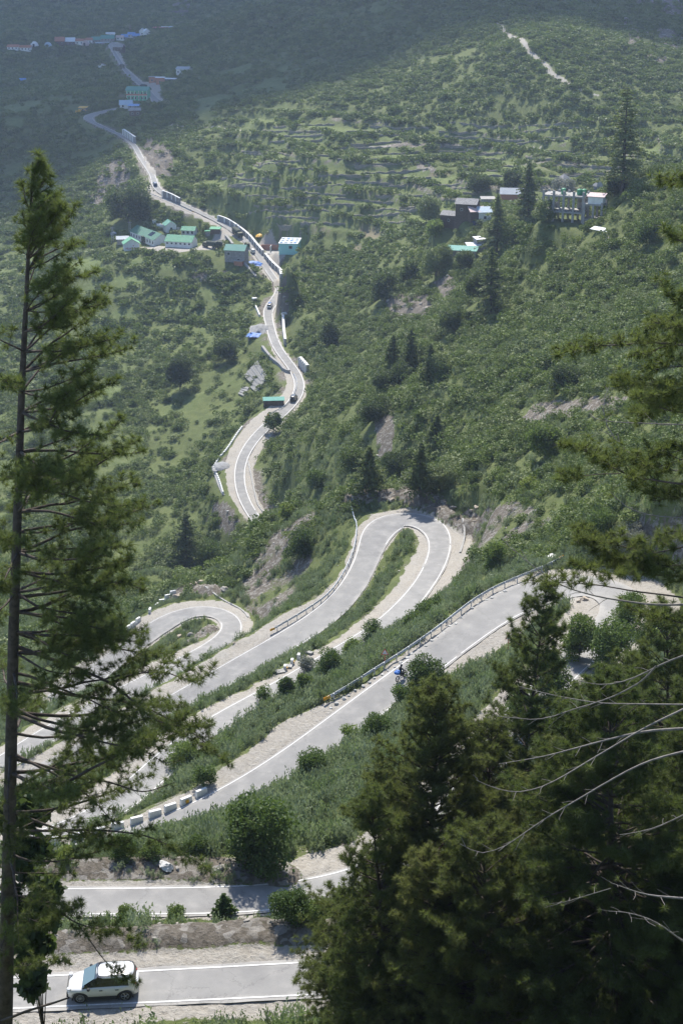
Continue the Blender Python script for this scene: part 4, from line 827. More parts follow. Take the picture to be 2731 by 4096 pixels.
    if detail:
        for s in (1, -1):
            cp = MB(); cp.add([(rb+.02, s*(wb*.93+.012), z0), (rt-.04, s*(wt+.012), zt-.04), (rt+.20, s*(wt+.014), zt-.05), (rb+.36, s*(wb*.95+.012), z0)], [(0, 1, 2, 3)]); cp.build('rear_pillar', bodym, root)
            mr = MB(); mr.ell((.72*k, s*(hw+.12), belt+.06), .09, .12, .08); mr.build('mirror', M['blackpl'], root, True)
            for hx in (.05, -.85):
                h = MB(); h.box(hx*k-.09, hx*k+.09, s*(hw+.005)-.012, s*(hw+.005)+.012, belt-.17, belt-.13); h.build('door_handle', M['blackpl'], root)
            hl = MB(); hl.ell((1.84*k, s*hw*.70, .80), .12, .16, .06); hl.build('headlight', M['lamp'], root, True)
            tl = MB(); tl.ell((-1.88*k, s*hw*.66, .90), .05, .12, .05); tl.build('tail_light', M['red'], root, True)
            sk = MB(); sk.box(rx+.42, fx-.42, s*(hw+.0)-.02, s*(hw+.0)+.018, .24, .40); sk.build('sill', M['blackpl'], root)
            rr = MB(); rr.tube([(r_-.05, s*wt*.93, zt+.01), (r_-.15, s*wt*.93, zt+.06), (rt+.15, s*wt*.93, zt+.05), (rt+.05, s*wt*.93, zt)], .018, 5); rr.build('roof_rail', M['blackpl'], root)
            for c_ in (fx, rx):
                a = MB(); P_ = [(c_+math.cos(t)*.42, s*(hw-.005), .22+math.sin(t)*.42) for t in np.linspace(.08, math.pi-.08, 12)]; a.tube(P_, .045, 5); a.build('wheel_arch', M['blackpl'], root, True)
        bp = MB(); bp.frustum(1.90*k, 2.02*k, -hw*.72, hw*.72, .28, .55, .02, .05); bp.build('front_bumper', M['blackpl'], root)
        gr = MB(); gr.box(1.93*k, 1.985*k, -hw*.62, hw*.62, .66, .73); gr.build('grille', M['blackpl'], root)
        an = MB(); an.box(-1.25*k, -1.10*k, -.03, .03, zt+.035, zt+.09); an.build('aerial', M['blackpl'], root)
    for s in (1, -1):
        for c_ in (fx, rx):
            t = MB(); y = s*(hw-.12); t.cyl((c_, y, wr), (0, 1, 0), wr, .21, 22); t.cyl((c_, y, wr), (0, 1, 0), wr-.03, .235, 22); wo = t.build('wheel', M['tyre'], root)
            if detail:
                h = MB(); yy = y+s*.125
                for r0, r1 in ((.19, .215),):
                    P_ = [(c_+math.cos(a)*.205, yy, wr+math.sin(a)*.205) for a in np.linspace(0, 2*math.pi, 20)]; h.tube(P_, .016, 5)
                for a in range(5 if c_ == rx else 10):
                    aa = a*2*math.pi/(5 if c_ == rx else 10); h.tube([(c_, yy, wr), (c_+math.cos(aa)*.2, yy, wr+math.sin(aa)*.2)], .026 if c_ == rx else .014, 4)
                h.cyl((c_, yy, wr), (0, 1, 0), .045, .03, 10); h.build('rim', M['rim'], wo)
    return root
def place(o, P_, heading, scale=1.):
    o.location = tuple(P_); o.rotation_euler = (0, 0, heading); return o
def near_road(nm, p):
    rd = ROAD[nm]; i = int(np.argmin(np.hypot(rd['c'][:, 0]-p[0], rd['c'][:, 1]-p[1]))); return i, rd
def lift_at(p): return .055+.0005*math.hypot(p[0], p[1])
def put_on_road(o, nm, u, v, side=0., rev=False, turn=0., drop=None):
    rd = ROAD[nm]; pu, pv = proj(rd['c']); i = int(np.argmin((pu-u)**2+(pv-v)**2)); c = rd['c'][i]; N2 = rd['N'][i]; t = rd['T'][i]*(-1 if rev else 1)
    P_ = c+np.r_[N2*side, 0]; P_[2] += lift_at(P_); g = (rd['c'][min(i+1, len(rd['c'])-1), 2]-rd['c'][i-1, 2])/(2*rd['step'])*(-1 if rev else 1)
    o.location = tuple(P_); o.rotation_euler = (0, -math.atan(g), math.atan2(t[1], t[0])+turn); return P_
# the white car: placed by where its near wheels touch the road
rwA = ROAD['A']; f_w = gp(186.2, 2303.5, 52); r_w = gp(288.7, 2297.8, 52)
i, rd = near_road('A', f_w); zr = rd['c'][i, 2]+.07; f_w = gp(186.2, 2303.5, -zr); r_w = gp(288.7, 2297.8, -zr)
d = (f_w-r_w); hd = math.atan2(d[1], d[0]); s = float(np.hypot(d[0], d[1])/2.5); suv = make_car('white compact suv driving left along the lowest road', M['carwhite'], 'car', L=4.0*s, W=1.8*s, Ht=1.6*s)
nrm = np.array([-math.sin(hd), math.cos(hd)]); nrm = nrm if nrm[1] > 0 else -nrm; mid = (f_w+r_w)/2; mid[:2] += nrm*.78; mid[:2] -= d[:2]/np.linalg.norm(d[:2])*(-.03)
place(suv, mid, hd); suv.location.z = zr
j = make_car('dark grey boxy jeep with a spare wheel driving away on the valley road', M['cargrey'], 'jeep', L=4.0, W=1.8, Ht=1.85, boxy=1., detail=True); put_on_road(j, 'H', 680, 926, .1)
sw = MB(); sw.cyl((-2.1, 0, .95), (1, 0, 0), .36, .2, 18); sw.build('spare_wheel', M['tyre'], j)
c2 = make_car('pale suv with a blue bundle on its roof rack entering the bend', M['carsand'], 'car', L=4.3, W=1.8, Ht=1.75, boxy=.6); put_on_road(c2, 'H', 609, 702, 0)
q = MB(); q.frustum(-1.2, .1, -.5, .5, 1.80, 2.05, .15, .12); q2 = q.build('roof_bundle', M['blue'], None); tag(q2, 'blue wrapped bundle tied on top of the pale suv', 'bundle'); q2.location = c2.location; q2.rotation_euler = c2.rotation_euler
c3 = make_car('dark blue car coming round the bend above the green roofed camp', M['carblue'], 'car', L=4.2, W=1.75, Ht=1.6, detail=False); put_on_road(c3, 'H', 355, 430, .2)
c4 = make_car('white car parked on the road edge below the stone house', M['carwhite'], 'car', L=4.0, W=1.7, Ht=1.55, detail=False); p = gat(577, 590); place(c4, p, R(120)); put_on_road(c4, 'H', 580, 588, 1.6 if ROAD['H']['s1'] > 0 else -1.6)
c5 = make_car('dark jeep parked behind the white car by the stone house', M['olive'], 'jeep', L=3.9, W=1.7, Ht=1.9, boxy=1., detail=False); put_on_road(c5, 'H', 568, 577, 1.9 if ROAD['H']['s1'] > 0 else -1.9)
def make_truck(label, covm, cabm, L=7., name='army_truck', cat='truck', group=None):
    r = empty(name, label=label, cat=cat, group=group)
    b = MB(); b.frustum(L/2-2.0, L/2, -1.15, 1.15, 1.0, 2.35, .15, .08); b.frustum(L/2-.9, L/2+.25, -1.05, 1.05, .75, 1.45, .1, .06); b.build('cab', cabm, r)
    w = MB(); w.add([(L/2+.0, .95, 1.65), (L/2-.10, .9, 2.25), (L/2-.10, -.9, 2.25), (L/2+.0, -.95, 1.65)], [(0, 1, 2, 3)]); w.build('windscreen', M['dglass'], r)
    for s in (1, -1):
        g = MB(); y = s*1.13; g.add([(L/2-.4, y, 1.7), (L/2-.5, y-s*.03, 2.2), (L/2-1.5, y-s*.03, 2.2), (L/2-1.5, y, 1.7)], [(0, 1, 2, 3)]); g.build('side_window', M['dglass'], r)
    c = MB(); c.box(-L/2, L/2-2.15, -1.2, 1.2, 1.0, 1.55); c.build('cargo_bed', cabm, r)
    t = MB(); n = 7; xs = np.linspace(-L/2+.02, L/2-2.2, n); P_ = []
    prof = [(-1.18, 1.55), (-1.18, 2.55), (-.95, 2.85), (-.4, 3.0), (.4, 3.0), (.95, 2.85), (1.18, 2.55), (1.18, 1.55)]
    for i, x in enumerate(xs): P_ += [(x, y, z-.05*(i % 2)*(z > 2)) for y, z in prof]
    F_ = [(i*8+j, i*8+j+1, (i+1)*8+j+1, (i+1)*8+j) for i in range(n-1) for j in range(7)]+[tuple(range(7, -1, -1)), tuple((n-1)*8+j for j in range(8))]
    t.add(P_, F_); t.build('canvas_cover', covm, r)
    for s in (1, -1):
        for x in (L/2-.9, -L/2+1.6, -L/2+.6)[:3 if L > 6 else 2]:
            q = MB(); q.cyl((x, s*.98, .52), (0, 1, 0), .52, .32, 18); wo = q.build('wheel', M['tyre'], r); h = MB(); h.cyl((x, s*1.15, .52), (0, 1, 0), .22, .04, 10); h.build('hub', M['rim'], wo)
    return r
G_T = 'army trucks near the green roofed camp'
t1 = make_truck('canvas covered army truck driving down past the curved breast wall', M['canvas'], M['olive'], group=G_T); put_on_road(t1, 'H', 541, 551, 1.0 if ROAD['H']['s1'] > 0 else -1.0, rev=True)
def truck_copy(label, u, v, hd):
    c = copy_tree(t1); c['label'] = label; place(c, gat(u, v), R(hd)); c.location.z += .1; return c
truck_copy('army truck with its cab to the left parked under the road wall', 484, 570, 150); truck_copy('covered army truck parked right of another below the road', 505, 569, 95)
truck_copy('long dark truck parked against the end of the green barrack', 344, 557, 20); tk = truck_copy('dark truck standing beside the green painted hotel', 330, 205, 120); truck_copy('dark truck on the road under the trees near the upper village', 281, 158, 110)
# small white topped trailer by the bend
tr = empty('cart', label='small white roofed cart standing by the low wall at the bend', cat='cart'); q = MB(); q.frustum(-1, 1, -.9, .9, 1.5, 1.8, .15, .1); q.build('canopy', M['white'], tr); q = MB(); q.box(-1, 1, -.8, .8, .5, 1.0)
for x in (-.9, .9):
    for y in (-.75, .75): q.tube([(x, y, 1.), (x, y, 1.5)], .04, 5)
q.build('body', M['cargrey'], tr)
for s in (1, -1):
    q = MB(); q.cyl((0, s*.85, .35), (0, 1, 0), .35, .15, 14); q.build('wheel', M['tyre'], tr)
place(tr, gat(585, 694), .4)
# ---------------------------------------------------------------- people
M['skin'] = simple('skin', (.30, .17, .11), .6, var=.1); M['cloth_black'] = simple('black_clothes', (.02, .02, .024), .8, var=.3); M['cloth_blue'] = simple('dark_trousers', (.035, .04, .06), .85, var=.3); M['helmet'] = glass_m('helmet_shell', (.012, .012, .014), .15); M['hair'] = simple('dark_hair', (.012, .01, .008), .8)
def body(name, joints, edges, radii, mat, parent=None):
    me = bpy.data.meshes.new(name); me.from_pydata(joints, edges, []); me.materials.append(mat); o = link_mesh(name, me, parent)
    md = o.modifiers.new('skin', 'SKIN'); me.skin_vertices[0].data[0].use_root = True
    for i, r_ in enumerate(radii): me.skin_vertices[0].data[i].radius = (r_, r_) if not hasattr(r_, '__len__') else r_
    md.use_smooth_shade = True; o.modifiers.new('sub', 'SUBSURF').levels = 1; o.modifiers[-1].render_levels = 1; return o
def standing(label, P_, hd, shirt, group=None):
    r = empty('person', label=label, cat='person', group=group)
    J = [(0, 0, .95), (0, 0, 1.15), (0, 0, 1.38), (0, 0, 1.50), (.01, 0, 1.60), (.02, 0, 1.70), (0, .18, 1.40), (.03, .24, 1.14), (.10, .25, .90), (.13, .25, .80), (0, -.18, 1.40), (.03, -.24, 1.14), (.12, -.22, .92), (.16, -.21, .83), (0, .09, .90), (.04, .10, .50), (0, .11, .08), (.14, .12, .03), (0, -.09, .90), (-.03, -.10, .50), (-.06, -.11, .08), (.08, -.12, .03)]
    E_ = [(0, 1), (1, 2), (2, 3), (3, 4), (4, 5), (2, 6), (6, 7), (7, 8), (8, 9), (2, 10), (10, 11), (11, 12), (12, 13), (0, 14), (14, 15), (15, 16), (16, 17), (0, 18), (18, 19), (19, 20), (20, 21)]
    Rr = [(.15, .11), (.13, .10), (.16, .11), .06, .095, .08, .06, .045, .032, .03, .06, .045, .032, .03, .085, .06, .04, .035, .085, .06, .04, .035]
    o = body('body', J, E_, Rr, shirt, r); h = MB(); h.ell((.0, 0, 1.69), .105, .095, .09); h.build('hair', M['hair'], r, True); place(r, P_, hd); return r
standing('person in dark clothes standing by the roadside shelter at left', gat(504, 529)+np.array([0, 0, .1]), 2.0, M['cloth_black'], 'people standing by the roadside shelter')
standing('person in blue clothes standing by the roadside shelter at right', gat(508, 528)+np.array([0, 0, .1]), 1.0, M['cloth_blue'], 'people standing by the roadside shelter')
# motorcycle with rider on the uppermost road
bk = empty('motorcycle', label='dark loaded motorcycle at the road edge beside the round bush', cat='motorcycle')
for x, nm_ in ((.68, 'wheel'), (-.68, 'wheel')):
    q = MB(); q.tube([(x+math.cos(a)*.28, 0, .33+math.sin(a)*.28) for a in np.linspace(0, 2*math.pi, 20)], .055, 7); wo = q.build('wheel', M['tyre'], bk, True); q = MB(); q.cyl((x, 0, .33), (0, 1, 0), .07, .12, 10)
    for a in range(6): q.tube([(x, 0, .33), (x+math.cos(a*1.047)*.26, 0, .33+math.sin(a*1.047)*.26)], .012, 4)
    q.build('spokes', M['rim'], wo)
q = MB(); q.tube([(.68, .08, .33), (.45, .08, 1.0)], .03, 6); q.tube([(.68, -.08, .33), (.45, -.08, 1.0)], .03, 6); q.build('fork', M['rim'], bk)
q = MB(); q.ell((.1, 0, .55), .28, .16, .2); q.tube([(.4, 0, .9), (0, 0, .45), (-.68, 0, .33)], .04, 6); q.build('engine', M['cargrey'], bk, True)
q = MB(); q.ell((.18, 0, .86), .28, .15, .14); q.build('fuel_tank', M['cargrey'], bk, True); q = MB(); q.ell((-.3, 0, .82), .42, .14, .08); q.build('seat', M['blackpl'], bk, True)
q = MB(); q.tube([(.30, -.40, 1.02), (.42, -.2, 1.06), (.42, .2, 1.06), (.30, .40, 1.02)], .018, 6); q.build('handlebar', M['blackpl'], bk); q = MB(); q.ell((.52, 0, .95), .1, .1, .1); q.build('headlight', M['lamp'], bk, True)
q = MB(); q.tube([(.1, -.18, .35), (-.4, -.2, .38), (-.9, -.2, .45)], .045, 7); q.build('exhaust', M['rim'], bk)
for s in (1, -1):
    q = MB(); q.tube([(.36, s*.30, 1.05), (.34, s*.33, 1.22)], .008, 4); q.ell((.34, s*.34, 1.25), .02, .07, .045); q.build('mirror', M['blackpl'], bk)
ri = empty('person', label='rider in black jacket and black helmet astride the motorcycle', cat='person')
J = [(-.22, 0, .93), (-.20, 0, 1.10), (-.12, 0, 1.34), (-.08, 0, 1.46), (-.05, 0, 1.56), (-.03, 0, 1.66), (-.10, .19, 1.36), (.06, .30, 1.16), (.27, .36, 1.06), (-.10, -.19, 1.36), (.06, -.30, 1.16), (.27, -.36, 1.06), (-.18, .12, .90), (.18, .22, .80), (.02, .22, .42), (.14, .23, .34), (-.18, -.12, .90), (.18, -.22, .80), (.02, -.22, .42), (.14, -.23, .34)]
E_ = [(0, 1), (1, 2), (2, 3), (3, 4), (4, 5), (2, 6), (6, 7), (7, 8), (2, 9), (9, 10), (10, 11), (0, 12), (12, 13), (13, 14), (14, 15), (0, 16), (16, 17), (17, 18), (18, 19)]
body('body', J, E_, [(.16, .13), (.14, .12), (.18, .13), .06, .09, .08, .07, .055, .04, .07, .055, .04, .095, .07, .05, .045, .095, .07, .05, .045], M['cloth_black'], ri)
q = MB(); q.ell((-.02, 0, 1.66), .15, .125, .15, 14, 10); q.build('helmet', M['helmet'], ri, True); q = MB(); q.ell((.07, 0, 1.66), .075, .10, .06); q.build('visor', M['dglass'], ri, True)
for s in (1, -1):
    q = MB(); q.ell((.28, s*.37, 1.055), .045, .05, .02)
    for i in range(4): y = s*(.33+.024*i); q.tube([(.30, y, 1.07), (.345, y, 1.06), (.355, y, 1.02), (.325, y, .995)], [.011, .010, .009, .008], 5)
    q.tube([(.27, s*.32, 1.04), (.29, s*.315, 1.01), (.32, s*.32, 1.0)], .010, 5); q.build('gloves', M['blackpl'], ri, True)
put_on_road(bk, 'B', 905, 1572, 0, rev=False)
pb = gat(921, 1562); i, rd = near_road('B', pb); pb[2] = rd['c'][i, 2]+.12; hd = math.atan2(-rd['T'][i, 1], -rd['T'][i, 0]); hd = hd if math.cos(hd) > 0 else hd+math.pi
for o in (bk, ri): place(o, pb, hd)
lg = MB(); lg.ell((-.78, 0, 1.08), .26, .36, .20); lg.ell((-.62, .0, 1.22), .2, .3, .12); lo = lg.build('luggage_bag', M['blue'], None, True); tag(lo, 'bright blue luggage roll strapped on the back of the motorcycle', 'bag'); place(lo, pb, hd)
# ---------------------------------------------------------------- buildings
def sheet(name, col, rough=.5, metal=.0, pitch=3.):
    m, t, p = nodes(name); c = N_(t, 'ShaderNodeTexCoord').outputs['Object']; w_ = N_(t, 'ShaderNodeTexWave'); w_.inputs['Scale'].default_value = pitch; t.links.new(c, w_.inputs[0]); n = noise(t, 1.3, 6, .7, c)
    col2 = mix(t, ramp(t, n.outputs[0], [(.4, 0.), (.75, .6)]), col, tuple(x*.55+.08 for x in col)); t.links.new(col2, p.inputs[0]); p.inputs['Roughness'].default_value = rough; bumpn(t, p, w_.outputs[1], .6, .05); return m
M['rgreen'] = sheet('green_roof_sheet', (.05, .30, .15)); M['rteal'] = sheet('teal_roof_sheet', (.05, .26, .20)); M['rdgreen'] = sheet('dark_green_roof_sheet', (.04, .17, .11)); M['rorange'] = sheet('orange_roof_sheet', (.42, .15, .07)); M['rwhite'] = sheet('white_roof_sheet', (.72, .74, .76)); M['rblue'] = sheet('blue_roof_sheet', (.10, .28, .60))
M['rgrey'] = sheet('grey_roof_sheet', (.30, .34, .38)); M['rpink'] = sheet('faded_pink_roof', (.55, .40, .38)); M['rred'] = sheet('red_roof_sheet', (.5, .06, .06)); M['rlblue'] = sheet('pale_blue_roof', (.36, .47, .55)); M['slate'] = simple('slate_roof', (.27, .26, .25), .9, var=.6, sc=2.5, bump=1)
M['wwhite'] = simple('white_wall', (.70, .69, .66), .9, var=.12, sc=1.); M['wgrey'] = simple('stone_wall_grey', (.27, .26, .25), .95, var=.4, sc=2.5, bump=.8); M['wbrown'] = simple('timber_and_mud_wall', (.10, .075, .06), .95, var=.4, sc=2, bump=.6); M['wcyan'] = simple('cyan_wall', (.30, .58, .56), .9, var=.1)
M['wgreen'] = simple('green_wall', (.14, .42, .24), .9, var=.12); M['wbrick'] = simple('brick_wall', (.42, .20, .13), .95, var=.2, sc=3); M['concrete'] = simple('concrete', (.31, .30, .28), .9, var=.25, sc=1.5, bump=.3); M['dark'] = simple('window_dark', (.02, .022, .026), .3); M['tank'] = simple('green_tank', (.05, .25, .12), .5); M['pv'] = simple('solar_cells', (.02, .03, .06), .2)
M['wood'] = simple('weathered_wood', (.14, .11, .085), .95, var=.3, sc=3)
HOUSES = []
def house(label, u, v, W, D, Hh, yaw, roof, rh, wm, rm, wins=(), door=None, over=.35, found=2.5, cat='house', name='house', group=None, P_=None, storeys=1, clear=1.):
    p = gat(u, v) if P_ is None else P_; c, s = math.cos(R(yaw)), math.sin(R(yaw)); off = np.array([-s*D/2, c*D/2]); x, y = p[0]+off[0], p[1]+off[1]
    z = p[2]+.05; r = empty(name, (x, y, z), R(yaw), label, cat, group); CLEAR.append((x, y, math.hypot(W, D)/2*clear+1.2))
    b = MB(); b.box(-W/2, W/2, -D/2, D/2, -found, Hh)
    if roof in ('gable', 'gable_end'):
        if roof == 'gable': b.add([(-W/2, -D/2, Hh), (-W/2, D/2, Hh), (-W/2, 0, Hh+rh), (W/2, -D/2, Hh), (W/2, D/2, Hh), (W/2, 0, Hh+rh)], [(0, 2, 1), (3, 4, 5)])
        else: b.add([(-W/2, -D/2, Hh), (W/2, -D/2, Hh), (0, -D/2, Hh+rh), (-W/2, D/2, Hh), (W/2, D/2, Hh), (0, D/2, Hh+rh)], [(0, 1, 2), (3, 5, 4)])
    b.build('wall', wm, r)
    q = MB(); o = over; th = .1
    def slab(P4):
        P4 = [Vector(a) for a in P4]; n_ = (P4[1]-P4[0]).cross(P4[2]-P4[0]).normalized(); n_ = n_ if n_.z > 0 else -n_; U_ = [a+n_*th for a in P4]; q.add(P4+U_, [(3, 2, 1, 0), (4, 5, 6, 7), (0, 1, 5, 4), (1, 2, 6, 5), (2, 3, 7, 6), (3, 0, 4, 7)])
    if roof == 'gable':
        k = rh/(D/2); e = Hh-o*k+.03
        slab([(-W/2-o, -D/2-o, e), (W/2+o, -D/2-o, e), (W/2+o, 0, Hh+rh+.03), (-W/2-o, 0, Hh+rh+.03)]); slab([(-W/2-o, D/2+o, e), (W/2+o, D/2+o, e), (W/2+o, 0, Hh+rh+.03), (-W/2-o, 0, Hh+rh+.03)])
    elif roof == 'gable_end':
        k = rh/(W/2); e = Hh-o*k+.03
        slab([(-W/2-o, -D/2-o, e), (0, -D/2-o, Hh+rh+.03), (0, D/2+o, Hh+rh+.03), (-W/2-o, D/2+o, e)]); slab([(W/2+o, -D/2-o, e), (0, -D/2-o, Hh+rh+.03), (0, D/2+o, Hh+rh+.03), (W/2+o, D/2+o, e)])
    elif roof == 'shed': slab([(-W/2-o, -D/2-o, Hh+.03), (W/2+o, -D/2-o, Hh+.03), (W/2+o, D/2+o, Hh+rh), (-W/2-o, D/2+o, Hh+rh)])
    elif roof == 'pyramid': q.add([(-W/2-o, -D/2-o, Hh+.02), (W/2+o, -D/2-o, Hh+.02), (W/2+o, D/2+o, Hh+.02), (-W/2-o, D/2+o, Hh+.02), (0, 0, Hh+rh)], [(0, 1, 4), (1, 2, 4), (2, 3, 4), (3, 0, 4), (3, 2, 1, 0)])
    else: q.box(-W/2-o, W/2+o, -D/2-o, D/2+o, Hh+.01, Hh+.2)
    if roof != 'none': q.build('roof', rm, r)
    for (xw, zw, ww, hw_) in wins:
        f = MB(); f.box(xw-ww/2-.06, xw+ww/2+.06, -D/2-.05, -D/2+.03, zw-.06, zw+hw_+.06); fo = f.build('window', M['wwhite'] if wm is not M['wwhite'] else M['wgrey'], r); g = MB(); g.box(xw-ww/2, xw+ww/2, -D/2-.07, -D/2-.052, zw, zw+hw_); g.build('pane', M['dark'], fo)
    if door: f = MB(); f.box(door-.5, door+.5, -D/2-.06, -D/2+.03, 0, 2.05); f.build('door', M['wood'], r)
    HOUSES.append(r); return r
def wrow(W, n, z=1., w=.9, h=1.0): return [((i+.5)/n*W-W/2, z, w, h) for i in range(n)]
GC = 'green roofed camp buildings'
b1 = house('long green roofed barrack with solar panels on its slope', 327, 556, 25, 7.5, 2.9, -58, 'gable', 2.2, M['wwhite'], M['rdgreen'], wrow(25, 9), group=GC, cat='barrack', name='barrack')
q = MB(); q.frustum(4.2, 7.6, -3.2, -.6, 0, .08, .02, .02); pvv = q.build('solar_panel', M['pv'], b1); pvv.rotation_euler = (math.atan(2.2/3.75), 0, 0); pvv.location = (0, 0, 2.9+2.2+.16); 
b2 = house('small white hut with bright green roof and red lettering', 304, 576, 6.6, 5.5, 3.0, 14, 'gable_end', 2.0, M['wwhite'], M['rgreen'], cat='hut', name='hut', group=GC, over=.45)
def text_on(parent, s, size, loc, rot, mat, name='lettering', ext=.01):
    cu = bpy.data.curves.new(name, 'FONT'); cu.body = s; cu.size = size; cu.align_x = 'CENTER'; cu.extrude = ext; o = bpy.data.objects.new(name+'_src', cu); COL.objects.link(o); dg = bpy.context.evaluated_depsgraph_get(); dg.update(); me = bpy.data.meshes.new_from_object(o.evaluated_get(dg)); bpy.data.objects.remove(o)
    me.name = name; me.materials.clear(); me.materials.append(mat); t = link_mesh(name, me, parent, loc); t.rotation_euler = rot; return t
M['redp'] = simple('red_paint', (.42, .05, .04), .7)
text_on(b2, 'MI-ROOM', 1.25, (0, -2.79, .55), (R(90), 0, 0), M['redp'])
q = MB(); q.box(.35, .95, -2.80, -2.77, 2.02, 2.18); q.box(.57, .73, -2.802, -2.768, 1.8, 2.4); q.build('red_cross', M['redp'], b2)
b3 = house('wide green roofed white hall in front of the camp', 410, 569, 12, 7, 2.6, -16, 'gable', 2.1, M['wwhite'], M['rgreen'], wrow(12, 6, 1.4, .7, .6), group=GC, cat='hall', name='hall')
house('small green roofed white hut behind the wide hall', 432, 542, 6, 4.5, 2.5, -10, 'gable', 1.3, M['wwhite'], M['rgreen'], wrow(6, 3), group=GC, cat='hut', name='hut')
house('tall white gabled hut with grey green roof', 394, 534, 4.8, 6, 3.2, 20, 'gable_end', 1.6, M['wwhite'], M['rteal'], [(0, 1.2, .8, .9)], group=GC, cat='hut', name='hut')
house('low grey shed with lean-to roof left of the lettered hut', 283, 562, 5, 4, 2.2, 10, 'shed', .7, M['wgrey'], M['rgrey'], cat='shed', name='shed')
def tank(u, v, r, h, mat, label, n=1, group=None, horiz=False, P_=None):
    p = gat(u, v) if P_ is None else P_; q = MB()
    if horiz: q.cyl((0, 0, r+.3), (1, 0, 0), r, h, 16); q.box(-h*.35, -h*.25, -r*.7, r*.7, -.3, r*.6); q.box(h*.25, h*.35, -r*.7, r*.7, -.3, r*.6)
    else:
        q.tube([(0, 0, -.3), (0, 0, h*.85), (0, 0, h*.95), (0, 0, h)], [r, r, r*.7, r*.35], 14)
        q.cyl((0, 0, h+.04), (0, 0, 1), r*.25, .1, 10)
    o = q.build('water_tank', mat, None, False, tuple(p)); tag(o, label, 'water tank', group); return o
tank(354, 513, .75, 1.7, M['white'], 'left one of two white water tanks above the camp', group='white water tanks'); tank(359, 513.5, .75, 1.7, M['white'], 'right one of two white water tanks above the camp', group='white water tanks')
tank(374, 526, 1.1, 5, M['white'], 'white tank lying on its side beside the tall gabled hut', horiz=True); tank(410, 528, .6, 1.4, M['white'], 'single white water tank beside the tall gabled hut roof'); tank(452, 532, .6, 1.3, M['cargrey'], 'black water tank right of the small green roofed hut')
tank(262, 548, 1.3, 3.0, M['rgrey'], 'grey steel tank at the left end of the camp')
for k in range(2):
    q = MB(); 
    for x in (-.5, .5):
        for y in (-.5, .5): q.tube([(x, y, -1), (x*.5, y*.5, 7.)], .08, 4)
    for z in (1, 2.5, 4, 5.5): w_ = .5-.25*z/7; q.tube([(-w_, -w_, z), (w_, -w_, z), (w_, w_, z), (-w_, w_, z), (-w_, -w_, z)], .05, 4); q.tube([(-w_, -w_, z), (w_-.05, -w_, z+1.4)], .04, 4)
    q.tube([(-1, 0, 6.6), (1, 0, 6.6)], .08, 4); o = q.build('lattice_mast', M['concrete'], None, False, tuple(gat((260, 300)[k], (558, 545)[k]))); tag(o, ('lattice mast at the left end of the camp', 'lattice mast in front of the long barrack')[k], 'mast')
house('open green roofed guard shelter beside the road', 494, 538, 4, 3.2, 2.2, -5, 'shed', .4, M['wbrown'], M['rgreen'], cat='shelter', name='shelter', over=.5); house('tiny dark kiosk with green top left of the guard shelter', 477, 543, 2, 2, 2.2, 0, 'flat', .2, M['wgrey'], M['rgreen'], cat='kiosk', name='kiosk')
house('two storey stone house with teal roof under the road', 539, 604, 8.5, 6, 5.2, -14, 'gable', 1.8, M['wgrey'], M['rteal'], [(-2.5, 3.2, 1, 1), (1.8, .8, 1, 1)], found=3); house('low brick annex in front of the stone house', 547, 611, 3.6, 2.5, 1.9, -14, 'flat', .1, M['wbrick'], M['concrete'])
hb = house('cyan walled house with roof patched in white and blue sheets', 662, 585, 8, 9, 3.0, -8, 'shed', .8, M['wcyan'], M['rwhite'], [(1.0, .9, 1.4, 1.2)], found=5, over=.2, P_=gat(662, 585)+np.array([0, 0, 1.6]))
for i in range(12):
    q = MB(); xx, yy = (i % 4)*2-3.0+random.uniform(-.3, .3), (i//4)*2.8-2.8; z = 3.14+.8*(yy+4.7)/9.4+.03; q.box(xx-.6, xx+.6, yy-.9, yy+.5, z-.03, z+.10); q.build('roof_patch', M[('rblue', 'rlblue', 'rgrey')[i % 3]], hb)
# roofless house beside it
rr = empty('roofless_house', gat(620, 584), R(-6), 'roofless house of pale walls beside the cyan house', 'ruin'); CLEAR.append((rr.location.x, rr.location.y+4, 7))
q = MB(); q.box(-5, 3.6, .2, 8, -3, .2); q.build('floor', M['concrete'], rr)
for a in ((-5, 3.6, 7.8, 8, 2.6), (-5, -4.8, 3, 7.8, 2.4), (-.6, -.4, 4, 7.8, 2.6), (3.4, 3.6, 2, 7.8, 2.4)):
    q = MB(); q.box(a[0], a[1], a[2], a[3], .2, a[4]); q.build('wall', M[('wwhite', 'wbrick', 'wgrey', 'wcyan')[int(abs(a[0])) % 4]], rr)
# heaps under tarpaulins
def heap(label, u, v, a, b, h, mat, name='tarpaulin', cat='tarpaulin', seed=0, yaw=0.):
    p = gat(u, v); n = 14; vs = []; rng = np.random.default_rng(seed); g = rng.normal(size=(n+1, n+1))
    for i in range(n+1):
        for j in range(n+1):
            x, y = i/n*2-1, j/n*2-1; e = max(0, 1-(x*x+y*y)**.9); vs.append((x*a*(1+.08*g[i, j]), y*b*(1+.08*g[j, i]), h*e*(1+.15*g[i, j])-.25*(e <= 0)))
    fs = [(i*(n+1)+j, (i+1)*(n+1)+j, (i+1)*(n+1)+j+1, i*(n+1)+j+1) for i in range(n) for j in range(n)]; q = MB(); q.add(vs, fs)
    q.add([(-a*.95, -b*.95, -.6), (a*.95, -b*.95, -.6), (a*.95, b*.95, -.6), (-a*.95, b*.95, -.6)], [(3, 2, 1, 0)]); o = q.build(name, mat, None, True, tuple(p)); o.rotation_euler = (0, 0, yaw); tag(o, label, cat); CLEAR.append((p[0], p[1], max(a, b)+.8)); return o
